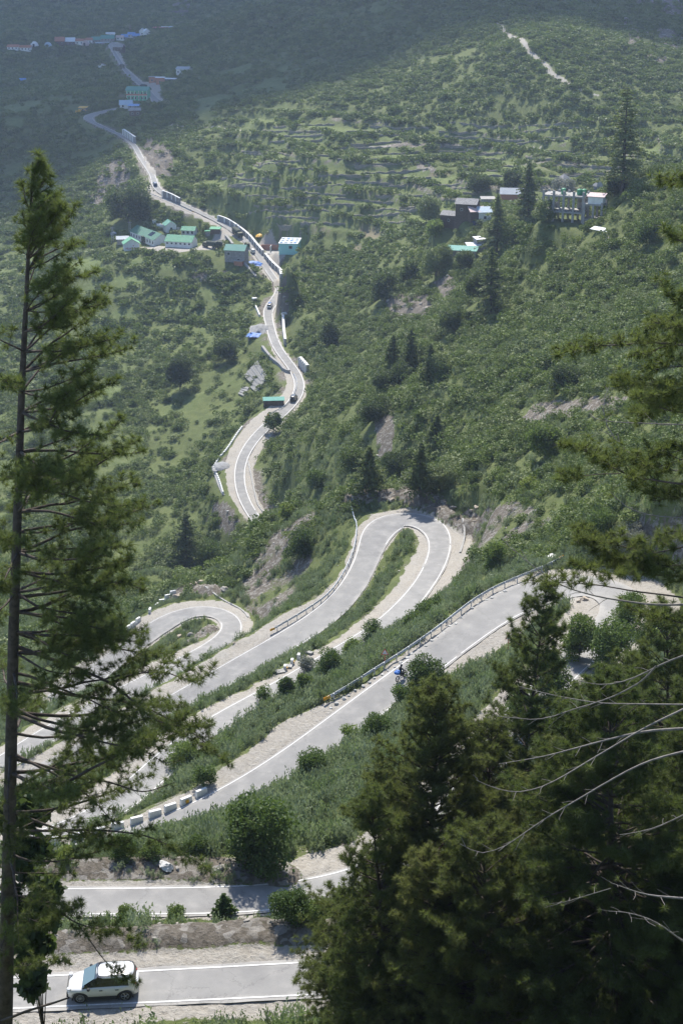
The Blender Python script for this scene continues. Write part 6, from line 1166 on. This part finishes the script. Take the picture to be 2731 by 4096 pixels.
# boulders
def boulder(u, v, r, label, seed, mat='stone', sq=.75):
    p = gat(u, v); vs, fs = make_rock(seed, 3); d = math.sqrt((p**2).sum()); s = r/ (FP/d); rg = np.random.default_rng(seed); vs = vs*s*np.array([1, .85, sq])*(1+.06*rg.normal(size=(len(vs), 1))); o = mesh_obj('boulder', vs, fs, M[mat], None, False, tuple(p+np.array([0, 0, s*.30]))); o.rotation_euler = (0, 0, seed*1.3); tag(o, label, 'boulder'); CLEAR.append((p[0], p[1], s*1.3))
M['pstone'] = simple('pale_stone', (.50, .49, .46), .9, var=.3, sc=1.6, bump=.9); M['tstone'] = simple('tan_stone', (.38, .32, .25), .9, var=.3, sc=1.6, bump=.9)
for i, a in enumerate([(382, 1994, 19, 'big pale boulder on the bank above the lower road', 'pstone'), (503, 1996, 13, 'dark jagged boulder right of the big pale one', 'stone'), (409, 1996, 7, 'small grey stone touching the big pale boulder', 'stone'), (356, 2156, 6, 'grey stone on the earth berm behind the car', 'stone'),
    (848, 1141, 10, 'grey boulder on the berm at the top of the middle loop', 'stone'), (828, 1147, 7, 'tan flat boulder at the left end of the middle loop berm', 'tstone'), (898, 1150, 11, 'largest tan boulder on the middle loop berm', 'tstone'), (882, 1145, 6, 'tan stone left of the largest berm boulder', 'tstone'), (1041, 1168, 9, 'boulder at the right end of the middle loop berm', 'stone'), (1094, 1166, 8, 'tan boulder above the eroded bank right of the middle loop', 'tstone'), (1082, 1175, 6, 'lower tan stone above the eroded bank', 'tstone'),
    (460, 1338, 8, 'right rock on top of the left hairpin berm', 'tstone'), (448, 1341, 7, 'left rock on top of the left hairpin berm', 'tstone'), (407, 1371, 10, 'tan boulder at the end of the parapet blocks by the left hairpin', 'tstone'), (515, 1358, 13, 'smooth dark boulder in the bank behind the left hairpin', 'rubble'), (437, 1460, 9, 'dark rock in the middle of the left hairpin island', 'stone'), (412, 1463, 7, 'pale rock left in the left hairpin island', 'tstone'), (424, 1450, 6, 'upper rock in the left hairpin island', 'tstone'), (538, 1478, 4, 'small tan stone at the edge of the strip right of the hairpin', 'tstone'),
    (1340, 1378, 12, 'brown boulder inside the uppermost hairpin', 'tstone'), (1327, 1383, 6, 'small stone left of the brown boulder in the uppermost hairpin', 'tstone'), (1268, 1285, 16, 'pale stone heap behind the end of the long guard rail', 'pstone'), (652, 722, 8, 'grey boulder at the foot of the rock bluff', 'pstone'), (523, 1175, 4, 'pale boulder below the masonry wall', 'pstone'), (216, 1430, 6, 'pale boulder on the slope left of the left hairpin', 'pstone'), (800, 1898, 5, 'pinkish stone on the grey bank beside the dark pines', 'tstone')]): boulder(a[0], a[1], a[2], a[3], 200+i, a[4])

PS = resample(np.array([(760, 1625), (825, 1583), (930, 1516), (993, 1471), (1040, 1435), (1092, 1395), (1139, 1366), (1192, 1345), (1240, 1325)]), 17)
for i, (u, v) in enumerate(PS):
    p = gat(u+random.uniform(-3, 3), v+random.uniform(-2, 3)); vs, fs = make_rock(500+i, 1); s_ = random.uniform(.16, .32); o = mesh_obj('painted_stone', vs*s_, fs, M['pstone'], None, False, tuple(p+np.array([0, 0, s_*.3]))); o.rotation_euler = (0, 0, i); tag(o, 'pale stone lying at the foot of the longest guard rail', 'stone', 'pale stones under the longest guard rail')

M['drystone'] = simple('dry_stone', (.215, .195, .145), .95, var=.45, sc=2.2, bump=.8)
for L in TERR:
    Pt = smooth(resample(line3(L), 1.6), 3, 2)
    if len(Pt) < 8 or np.abs(np.diff(np.hypot(Pt[:, 0], Pt[:, 1]))).max() > 8: continue
    c = Pt[len(Pt)//2].copy(); Pt[:, 2] = smooth(ground(Pt[:, 0], Pt[:, 1])[:, None], 3, 2)[:, 0]; Pt = Pt-c; n = len(Pt); up = .68+.22*np.sin(np.arange(n)*1.7+c[0])+RNG.normal(size=n)*.12
    V_ = np.concatenate([Pt+np.array([0, -.3, -1.6]), Pt+np.stack([np.zeros(n), np.full(n, -.2), up], 1), Pt+np.stack([np.zeros(n), np.full(n, .4), up], 1), Pt+np.array([0, .5, -1.6])]); k = np.arange(n-1)
    F_ = np.concatenate([np.stack([k+a*n, k+1+a*n, k+1+b*n, k+b*n], 1) for a, b in ((0, 1), (1, 2), (2, 3))]); o = link_mesh('terrace_wall', np_mesh('terrace_wall', V_, F_, M['drystone']), None, tuple(c)); tag(o, 'low dry stone wall holding a narrow terrace on the far hillside', 'terrace wall', 'terrace walls across the far hillside')
# ---------------------------------------------------------------- single trees and bushes
def upx(p): return (p[1]*CP-p[2]*SP)/FP          # metres per survey unit at a point
def leafy(u, v, wU, hU, label, seed, mat='bush', cat='bush', name='bush', group=None, leaf=None, nl=None, trunk=.1, p=None, cover=1.):
    p = gat(u, v) if p is None else p; k = upx(p); W = wU*k; Hh = hU*k/math.cos(math.atan2(-p[2], math.hypot(p[0], p[1]))*.9); rng = np.random.default_rng(seed); root = empty(name, p, 0, label, cat, group)
    leaf = leaf or float(np.clip(2.7*k, .07, .55)); nl = nl or int(np.clip(cover*18*W*Hh/leaf**2*.5, 350, 9000)); leaf = max(leaf, math.sqrt(9*cover*W*Hh/nl)); nlobe = 26
    ang = rng.uniform(0, 2*np.pi, nlobe); rr = rng.uniform(.1, .75, nlobe)**.7*W/2*.8; zc = rng.uniform(trunk+(.0 if cat == 'bush' else .14), .86, nlobe)*Hh; env = np.sqrt(np.clip(1-((zc/Hh-(.38 if cat == 'bush' else .5))/(.72 if cat == 'bush' else .62))**2, .1, 1)); L = np.stack([np.cos(ang)*rr*env, np.sin(ang)*rr*env, zc], 1); rad = rng.uniform(.17, .30, nlobe)*min(W, Hh*1.3)*(.85 if cat == 'bush' else .8)
    kk = rng.integers(0, nlobe, nl); d = rng.normal(size=(nl, 3)); d[:, 2] += .2; d /= np.linalg.norm(d, axis=1)[:, None]; q = rng.uniform(.55, 1.12, nl)[:, None]; P_ = L[kk]+d*rad[kk][:, None]*q*np.array([1, 1, .8]); P_ += rng.normal(size=P_.shape)*leaf*.5; P_[:, 2] = np.maximum(P_[:, 2], rng.uniform(-.02, .12, nl)*Hh)
    v_, f_ = leaf_cloud(P_, d, rng.uniform(.6, 1.3, nl)*leaf, .7, rng, .5); link_mesh('crown', np_mesh('crown', v_, f_, M[mat]), root)
    tb = [(np.array([[0, 0, -.4], [0, 0, Hh*.3], [0.05*W, 0, Hh*.6]]), np.array([.03, .022, .008])*min(W, Hh)*(.5 if cat == 'bush' else .45), 6)]
    for i in range(9): e = L[i]; m = e*.5+np.array([0, 0, (.12 if cat == 'bush' else trunk*.5)*Hh]); tb.append((np.array([[0, 0, Hh*(.12 if cat == 'bush' else trunk)], m, e]), np.array([.016, .01, .004])*min(W, Hh)*.7, 4))
    v_, f_ = Pine.tubes_mesh(tb); link_mesh('stem', np_mesh('stem', v_, f_, M['bark'], True), root); CLEAR.append((p[0], p[1], W*.33)); return root
def fir(u, v, hU, wU, label, seed, group=None, mat='conifer', name='conifer', cat='conifer', dens=1.):
    p = gat(u, v); k = upx(p); Hh = hU*k/.97; W = wU*k*1.35; rng = np.random.default_rng(seed); root = empty(name, p, 0, label, cat, group); root.rotation_euler = (rng.normal()*.02, rng.normal()*.02, 0); Cs = []; Ns = []; tb = [(np.array([[0, 0, -1.], [0, 0, Hh*.5], [0, 0, Hh*.99]]), np.array([.02, .012, .001])*Hh, 7)]
    z = .10*Hh; card = float(np.clip(3.0*k, .12, .7))
    while z < Hh*.985:
        f = z/Hh; Rr = W/2*(1-f)**.8*1.05+.02*W; nb = int(rng.integers(5, 9))
        for _ in range(nb):
            a = rng.uniform(0, 6.283); l = Rr*rng.uniform(.35, 1.2); dr = rng.uniform(-.05, .28)*l; n = max(3, int(l/card*2.3*dens)); t = np.linspace(.15, 1, n)+rng.normal(size=n)*.03; sd = rng.normal(size=n)*.16*l*(1.15-t)
            x = np.cos(a)*t*l-np.sin(a)*sd; y = np.sin(a)*t*l+np.cos(a)*sd; zz_ = z-dr*t**1.6+rng.normal(size=n)*.1*card+.12*l*t*(f > .6); Cs.append(np.stack([x, y, zz_], 1)); Ns.append(np.tile([0, 0, 1.2], (n, 1))); tb.append((np.array([[0, 0, z], [np.cos(a)*l*.6, np.sin(a)*l*.6, z-dr*.4]]), np.array([.004, .002])*Hh, 3))
        z += Hh*.026*rng.uniform(.7, 1.3)
    P_ = np.concatenate(Cs); Nn = np.concatenate(Ns); v_, f_ = leaf_cloud(P_, Nn, rng.uniform(.6, 1.4, len(P_))*card*1.25, .6, rng, 1.1); link_mesh('crown', np_mesh('crown', v_, f_, M[mat]), root); v_, f_ = Pine.tubes_mesh(tb); link_mesh('trunk', np_mesh('trunk', v_, f_, M['bark'], True), root); CLEAR.append((p[0], p[1], W*.25)); return root
M['dkleaf'] = mat_leaf('dark_tree_leaves', (.030, .050, .020), (.075, .105, .042), .35); M['brleaf'] = mat_leaf('bright_tree_leaves', (.07, .11, .025), (.17, .23, .06), .45); M['greyleaf'] = mat_leaf('grey_blossom', (.16, .165, .14), (.27, .27, .24), .3); M['yleaf'] = mat_leaf('yellow_green_leaves', (.13, .17, .03), (.24, .28, .06), .45)
GFI = 'conifers standing on the spur'
for i, (u, v, h, w_, lb) in enumerate([(1428, 440, 232, 118, 'tallest conifer rising alone on the right hand ridge'), (1213, 497, 122, 64, 'conifer between the hamlet and the concrete frame'), (1140, 578, 128, 68, 'conifer in front of the pale blue roofed house'), (1125, 738, 168, 76, 'tall conifer below the white sheds of the hamlet'),
    (903, 872, 104, 62, 'left one of the three close conifers above the gully'), (944, 866, 112, 62, 'middle one of the three close conifers above the gully'), (988, 880, 92, 60, 'right one of the three close conifers above the gully'), (962, 1135, 122, 84, 'conifer behind the berm of the middle loop at right'), (846, 1132, 112, 84, 'conifer behind the berm of the middle loop at left'),
    (1000, 1030, 80, 54, 'conifer in the bushes above the middle loop')]): fir(u, v, h, w_, lb, 300+i, GFI, dens=1.6 if i == 0 else 1.3)
fir(430, 1316, 150, 104, 'broad dark pine on the slope behind the left hairpin', 330, None, 'conifer', 'pine_tree', 'pine tree', 1.3); fir(515, 2108, 66, 52, 'young pine sapling on the berm between the two lower roads', 331, None, 'bush', 'pine_sapling', 'sapling', 1.)
for i, (u, v, w_, h, mt, lb, nm, ct) in enumerate([
    (296, 512, 140, 88, 'dkleaf', 'huge dark round tree behind the green roofed camp', 'broadleaf_tree', 'tree'), (985, 512, 62, 62, 'shrub', 'airy round tree left of the dark timber houses', 'broadleaf_tree', 'tree'), (998, 546, 50, 44, 'brleaf', 'bright green tree below the timber houses', 'broadleaf_tree', 'tree'), (1096, 446, 64, 48, 'dkleaf', 'leafy tree behind the tall timber house', 'broadleaf_tree', 'tree'),
    (1180, 444, 74, 50, 'dkleaf', 'wide tree behind the blue grey roofed house', 'broadleaf_tree', 'tree'), (1290, 452, 68, 42, 'greyleaf', 'grey flowering tree left of the concrete frame', 'broadleaf_tree', 'tree'), (1000, 640, 84, 78, 'shrub', 'tall rounded tree left of the green shed below the hamlet', 'broadleaf_tree', 'tree'), (942, 652, 58, 58, 'shrub', 'pale tree left of the tall rounded one', 'broadleaf_tree', 'tree'),
    (1068, 620, 58, 44, 'dkleaf', 'dark tree hiding the foot of the green shed', 'broadleaf_tree', 'tree'), (414, 898, 80, 88, 'dkleaf', 'dark round tree standing in the lower meadows', 'broadleaf_tree', 'tree'), (520, 830, 74, 54, 'dkleaf', 'dark tree left of the slipped wall', 'broadleaf_tree', 'tree'), (628, 992, 50, 44, 'bush', 'round tree hiding the road below the guard rail bend', 'broadleaf_tree', 'tree'),
    (880, 690, 90, 60, 'dkleaf', 'broad tree on the spur above the rock band', 'broadleaf_tree', 'tree'), (1345, 468, 44, 36, 'dkleaf', 'dark tree behind the concrete frame', 'broadleaf_tree', 'tree'), (1410, 450, 60, 50, 'dkleaf', 'dark tree at the foot of the tallest conifer', 'broadleaf_tree', 'tree'), (1250, 1050, 110, 80, 'brleaf', 'bright green tree on the spur above the eroded bank', 'broadleaf_tree', 'tree'),
    (925, 885, 90, 50, 'dkleaf', 'dark tree at the foot of the three close conifers', 'broadleaf_tree', 'tree'), (965, 842, 84, 60, 'shrub', 'rounded tree behind the three close conifers', 'broadleaf_tree', 'tree'), (880, 905, 80, 56, 'dkleaf', 'dark tree lower left of the three close conifers', 'broadleaf_tree', 'tree'), (1010, 868, 80, 56, 'shrub', 'rounded tree right of the three close conifers', 'broadleaf_tree', 'tree'),
    (905, 1100, 110, 60, 'dkleaf', 'dark thicket between the two conifers above the middle loop', 'broadleaf_tree', 'tree'), (1010, 1125, 90, 56, 'shrub', 'leafy thicket right of the conifers above the middle loop', 'broadleaf_tree', 'tree'), (810, 1090, 80, 60, 'shrub', 'leafy thicket left of the conifers above the middle loop', 'broadleaf_tree', 'tree'), (1110, 690, 100, 70, 'dkleaf', 'dark tree wrapped round the tall hamlet conifer', 'broadleaf_tree', 'tree'), (1180, 560, 90, 56, 'shrub', 'leafy tree right of the conifer before the pale blue house', 'broadleaf_tree', 'tree'), (1245, 510, 90, 48, 'shrub', 'leafy tree at the left foot of the concrete frame', 'broadleaf_tree', 'tree'), (860, 970, 100, 60, 'dkleaf', 'dark tree at the head of the bare gully', 'broadleaf_tree', 'tree'),
    (692, 1276, 80, 62, 'bush', 'large bush on the dark bank left of the curved guard rail', 'bush', 'bush'), (490, 1312, 92, 66, 'bush', 'spreading bush right of the broad dark pine', 'bush', 'bush'), (1134, 1314, 60, 72, 'brleaf', 'upright green bush right of the outer loop', 'bush', 'bush'), (962, 1436, 94, 50, 'bush', 'bush at the road edge below the outer loop', 'bush', 'bush'), (990, 1414, 60, 44, 'bush', 'smaller bush above the one at the road edge', 'bush', 'bush'),
    (858, 1474, 66, 46, 'bush', 'dark bush on the strip left of the outer loop', 'bush', 'bush'), (810, 1512, 56, 44, 'brleaf', 'light green bush in the row of central shrubs', 'bush', 'bush'), (757, 1552, 72, 66, 'bush', 'spiky tall bush in the row of central shrubs', 'bush', 'bush'), (706, 1552, 44, 44, 'greyleaf', 'sparse twiggy bush right beside the four white blocks', 'bush', 'bush'), (660, 1606, 50, 52, 'bush', 'bush below the four white blocks', 'bush', 'bush'),
    (702, 1594, 44, 46, 'brleaf', 'light green bush right of the one below the white blocks', 'bush', 'bush'), (607, 1612, 42, 36, 'bush', 'small open bush at the left end of the central shrubs', 'bush', 'bush'), (978, 1606, 116, 100, 'bush', 'big round bush hiding part of the motorcycle', 'bush', 'bush'), (922, 1630, 66, 58, 'bush', 'bush lower left of the big round one by the motorcycle', 'bush', 'bush'), (866, 1700, 82, 58, 'bush', 'low dark bush lining the near road edge', 'bush', 'bush'), (806, 1716, 56, 50, 'brleaf', 'yellowish bush left of the low dark one', 'bush', 'bush'),
    (716, 1788, 88, 64, 'bush', 'feathery dark bush at the near road edge', 'bush', 'bush'), (602, 1986, 190, 158, 'bush', 'biggest bush, dense and round, right of the lower road', 'bush', 'bush'), (668, 2112, 128, 72, 'bush', 'wide bush on the berm in front of the second road', 'bush', 'bush'), (730, 2118, 80, 50, 'brleaf', 'light bush right of the wide one on the berm', 'bush', 'bush'), (407, 2110, 50, 34, 'brleaf', 'thin leafy plant on the berm left of the sapling', 'bush', 'bush'), (292, 2112, 46, 34, 'brleaf', 'small bright plant on the berm behind the car', 'bush', 'bush'),
    (212, 1968, 40, 44, 'bush', 'dark rounded bush left on the bank below the blocks', 'bush', 'bush'), (283, 1972, 76, 46, 'bush', 'wide dark bush on the bank below the blocks', 'bush', 'bush'), (346, 1972, 60, 38, 'brleaf', 'spiky pale bush on the bank below the blocks', 'bush', 'bush'), (150, 1975, 60, 28, 'yleaf', 'low yellow green bush beside the left trunk', 'bush', 'bush'), (452, 1960, 80, 36, 'bush', 'low bush between the big bush and the boulders', 'bush', 'bush'),
    (418, 1768, 90, 62, 'brleaf', 'light leaved bush seen behind the left pine boughs', 'bush', 'bush'), (470, 1800, 60, 40, 'bush', 'bush on the strip above the row of white blocks', 'bush', 'bush'), (1328, 1516, 92, 108, 'brleaf', 'tall yellow green bush inside the uppermost hairpin', 'bush', 'bush'), (1442, 1446, 96, 82, 'bush', 'dense bush at the right end of the uppermost hairpin', 'bush', 'bush'), (1215, 1130, 50, 34, 'yleaf', 'yellow green bush on the spur near the right boughs', 'bush', 'bush'),
    (1262, 1612, 120, 110, 'bush', 'thicket in front of the lower lane of the uppermost hairpin', 'bush', 'bush'), (1392, 1540, 130, 112, 'bush', 'dense thicket right of the tall yellow green bush', 'bush', 'bush'), (1200, 1690, 120, 100, 'bush', 'thicket hiding the lane behind the slim pine', 'bush', 'bush'), (1500, 1500, 110, 90, 'bush', 'thicket at the right edge below the uppermost hairpin', 'bush', 'bush'),
    (1450, 1265, 90, 60, 'greyleaf', 'silver grey shrubs on the slope behind the uppermost hairpin', 'bush', 'bush'), (1380, 1235, 80, 60, 'bush', 'dark bush beside the silver grey shrubs', 'bush', 'bush'), (1040, 760, 80, 54, 'dkleaf', 'dark bush clump on the spur under the hamlet', 'bush', 'bush'), (1490, 560, 90, 50, 'bush', 'bushy clump right of the white metal sheet', 'bush', 'bush'),
    (1300, 900, 100, 60, 'dkleaf', 'dark bush clump beside the brown scar on the spur', 'bush', 'bush'), (760, 790, 70, 50, 'dkleaf', 'dark bush clump right of the painted breast wall', 'bush', 'bush'), (730, 1120, 60, 40, 'bush', 'bush at the rim above the dark bank', 'bush', 'bush'), (660, 1190, 50, 32, 'yleaf', 'yellow green bush where the valley road disappears', 'bush', 'bush'), (590, 1226, 60, 30, 'bush', 'bush at the bottom end of the valley road', 'bush', 'bush')]):
    leafy(u, v, w_, h, lb, 400+i, mt, ct, nm)
# dark broadleaf tree behind the left trunk
pb = at_y(66, 2020, 42); pg = np.array([pb[0], pb[1], float(ground(pb[0], pb[1]))]); tt_ = at_y(70, 1735, 42); hh_ = tt_[2]-pg[2]; kk_ = upx(pg)
bt = leafy(0, 0, 128, hh_/kk_*.80, 'glossy dark broadleaf tree tucked behind the left pine trunk', 480, 'dkleaf', 'tree', 'broadleaf_tree', p=pg, leaf=.17, nl=6500, trunk=.30)
# undergrowth along the very bottom edge
for i, (u, v, h) in enumerate([(205, 2385, 60), (310, 2390, 66), (735, 2392, 50), (770, 2388, 44), (430, 2392, 34), (560, 2392, 30), (690, 2396, 30)]):
    p = gat(u, v); k = upx(p); rt = empty('leafy_shoot', p, 0, ('tall shoot at the bottom edge below the car front', 'tall shoot at the bottom edge below the car rear', 'left twin shoot at the bottom edge in the middle', 'right twin shoot at the bottom edge in the middle', 'low shoot at the bottom edge right of the car', 'low shoot at the middle of the bottom edge', 'low shoot left of the twin shoots')[i], 'plant', 'shoots along the bottom edge'); v_, f_ = make_herb(600+i, 9, h*k*1.2, .085); link_mesh('leaves', np_mesh('leaves', v_, f_, M['bush']), rt)
    q = MB(); rg = random.Random(i)
    for _ in range(5): a, b = rg.gauss(0, .3), rg.gauss(0, .3); q.tube([(a*.4, b*.4, 0), (a, b, h*k)], .008, 4)
    q.build('stems', M['bark'], rt)
# ---------------------------------------------------------------- shrub thickets, herbs and rubble (uncountable cover)
def keep(P_):
    k = np.ones(len(P_), bool)
    for x, y, r in CLEAR: k &= (P_[:, 0]-x)**2+(P_[:, 1]-y)**2 > r*r
    return k
def scat(name, per_m2, dens, rlo, rhi, smin, smax, col, nvar, label, cat, mg, pw=1.6, hz=(.7, 1.0)):
    q = sample(per_m2, dens, rlo, rhi)
    P_, ia, ir = q; n = len(P_); sz = smin+(smax-smin)*RNG.random(n)**pw
    k = keep(P_) & (bed[ia, ir] > mg+sz*.8); P_ = P_[k]; sz = sz[k]; n = len(P_)
    S = np.stack([sz*RNG.uniform(.85, 1.15, n), sz*RNG.uniform(.85, 1.15, n), sz*RNG.uniform(hz[0], hz[1], n)], 1)
    P_[:, 2] -= .08*sz
    return scatter_object(name, P_, S, RNG.uniform(0, 6.28, n), RNG.normal(size=(n, 2))*.12, LIB[col], nvar, label, cat), n
LOGN = []
LOGN.append(scat('far_shrubs', 1/9., np.clip(dens0*1.5, .15, 1), 950, 3500, 1.8, 5.0, 'farshrub', 5, 'dark green trees and scrub covering the far mountain', 'scrub', 1, 1.4)[1])
nearslope = ((Uw > 840) & (Vw < 1290) | (Uw > 1420) & (Vw < 1500)) & (bed > 3)
LOGN.append(scat('spur_shrubs', 1/2.6, np.clip(.85+fbm(X/9, Y/9, 4, 122)*1.2, .05, 1)*(1-.9*np.clip(soil*1.2, 0, 1))*nearslope, 125, 245, .55, 2.1, 'shrub', 6, 'leafy green shrubs crowding the steep spur above the loops', 'shrubs', .6, 1.2)[1])
LOGN.append(scat('hillside_shrubs', 1/4.2, dens0, 520, 950, 1.0, 3.2, 'farshrub', 5, 'green shrubs covering the terraced far hillside', 'shrubs', 1., 1.5)[1])
LOGN.append(scat('valley_shrubs', 1/3.2, np.where(Uw > 820, np.maximum(dens0, .72*(1-np.clip(soil*1.3, 0, 1))*(1-rock)), dens0), 235, 520, .7, 2.7, 'shrub', 6, 'mixed green shrubs covering the middle slopes', 'shrubs', .8, 1.5)[1])
hz_ = (1-.75*nearslope)*(1-.8*((Vw > 2085) & (Vw < 2180)))*np.clip(1-(Vw-2325)/12, .12, 1)*np.clip(1.2-soil*1.35-dirt*1.6, 0, 1)*np.clip(.8+fbm(X/6, Y/6, 3, 131)*1.3, .1, 1)*(BM < .08)
LOGN.append(scat('slope_herbs', 1/.3, hz_*(1-.9*rock), 40, 170, .35, 1.2, 'herb', 5, 'grey green herbs growing in strips between the road loops', 'herbs', -.25, 1.2, (.8, 1.3))[1])
LOGN.append(scat('distant_herbs', 1/.7, hz_*(1-.9*rock), 170, 330, .5, 1.1, 'herb', 5, 'pale green herbs on the slopes around the upper loops', 'herbs', .3, 1.3, (.8, 1.2))[1])
LOGN.append(scat('berm_herbs', 1/.5, (BM > .08)*(1-.55*(Vw > 2085))*np.clip(.35+fbm(X/2.5, Y/2.5, 3, 141)*2.2, 0, 1), 40, 260, .2, .62, 'herb', 5, 'short weeds on the crests of the earth berms', 'weeds', -9, 1.5, (.7, 1.1))[1])
LOGN.append(scat('roadside_scrub', 1/1.6, np.clip(fbm(X/7, Y/7, 4, 143)*4-.25, 0, 1)*(1-np.clip(soil*1.2, 0, 1))*(1-np.clip(dirt*3, 0, 1)), 60, 215, .3, 1.0, 'bushy', 5, 'ragged scrub tangled with the herbs between the loops', 'scrub', .0, 1.6)[1])
rb = np.clip(soil*1.2, 0, 1)*.9+dirt*.07
LOGN.append(scat('rubble', 1/.75, np.where(bed > -.3, rb, 0), 50, 260, .05, .32, 'rubble', 5, 'broken stones lying on the bare earth banks', 'rubble', -3, 4.0, (.6, 1.))[1])
LOGN.append(scat('verge_gravel', 1/.35, np.where((best > .5) & (bed < .4) & (bname > 0), np.clip(.15+fbm(X/3, Y/3, 3, 133), 0, 1), 0), 50, 240, .02, .09, 'rubble', 5, 'small stones scattered on the dusty verges', 'gravel', -9, 2.5, (.6, 1.))[1])
LOGN.append(scat('scree', 1/3., np.where(scree | rockp, 1., 0), 250, 1400, .15, .9, 'rubble', 5, 'grey scree blocks on the bare slides', 'scree', 1, 3.5, (.6, 1.))[1])
for seedm in ('nothing',): pass

# ---------------------------------------------------------------- haze in the valley, unseen clouds added to shade the upper valley
bm = MB(); bm.box(-3700, 3700, -80, 3800, -float(-(-H).min())-6, float((-H).max())+40); hz = bm.build('haze', None); tag(hz, kind='stuff')
hm = bpy.data.materials.new('haze_air'); hm.use_nodes = True; t = hm.node_tree; t.nodes.remove(t.nodes['Principled BSDF']); pv_ = t.nodes.new('ShaderNodeVolumePrincipled'); pv_.inputs['Color'].default_value = (.60, .73, .94, 1); pv_.inputs['Density'].default_value = HAZE; pv_.inputs['Anisotropy'].default_value = .25
t.links.new(pv_.outputs[0], t.nodes['Material Output'].inputs['Volume']); hz.data.materials.append(hm)
def cloud(name, cx_, cy_, cz_, a, b, n, seed, label):
    rng = np.random.default_rng(seed); q = MB()
    m_, t, p = nodes('cloud_white'); p.inputs[0].default_value = (.85, .85, .86, 1); p.inputs['Roughness'].default_value = 1
    bmh = bmesh.new(); bmesh.ops.create_icosphere(bmh, subdivisions=5, radius=1); 
    for v in bmh.verts:
        x, y, z = v.co; k = 1+.35*float(fbm(np.array([x*2.2+seed]), np.array([y*2.2+z]), 4, seed)[0]); v.co = Vector((x*a*k, y*b*k, z*90*k if z < 0 else z*220*k))
    me = bpy.data.meshes.new(name); bmh.to_mesh(me); bmh.free(); me.materials.append(m_); me.polygons.foreach_set('use_smooth', [True]*len(me.polygons)); o = link_mesh(name, me, None, (cx_, cy_, cz_)); tag(o, label, kind='structure'); return o
for c_ in SHADE_CLOUDS: cloud('cloud', *c_)
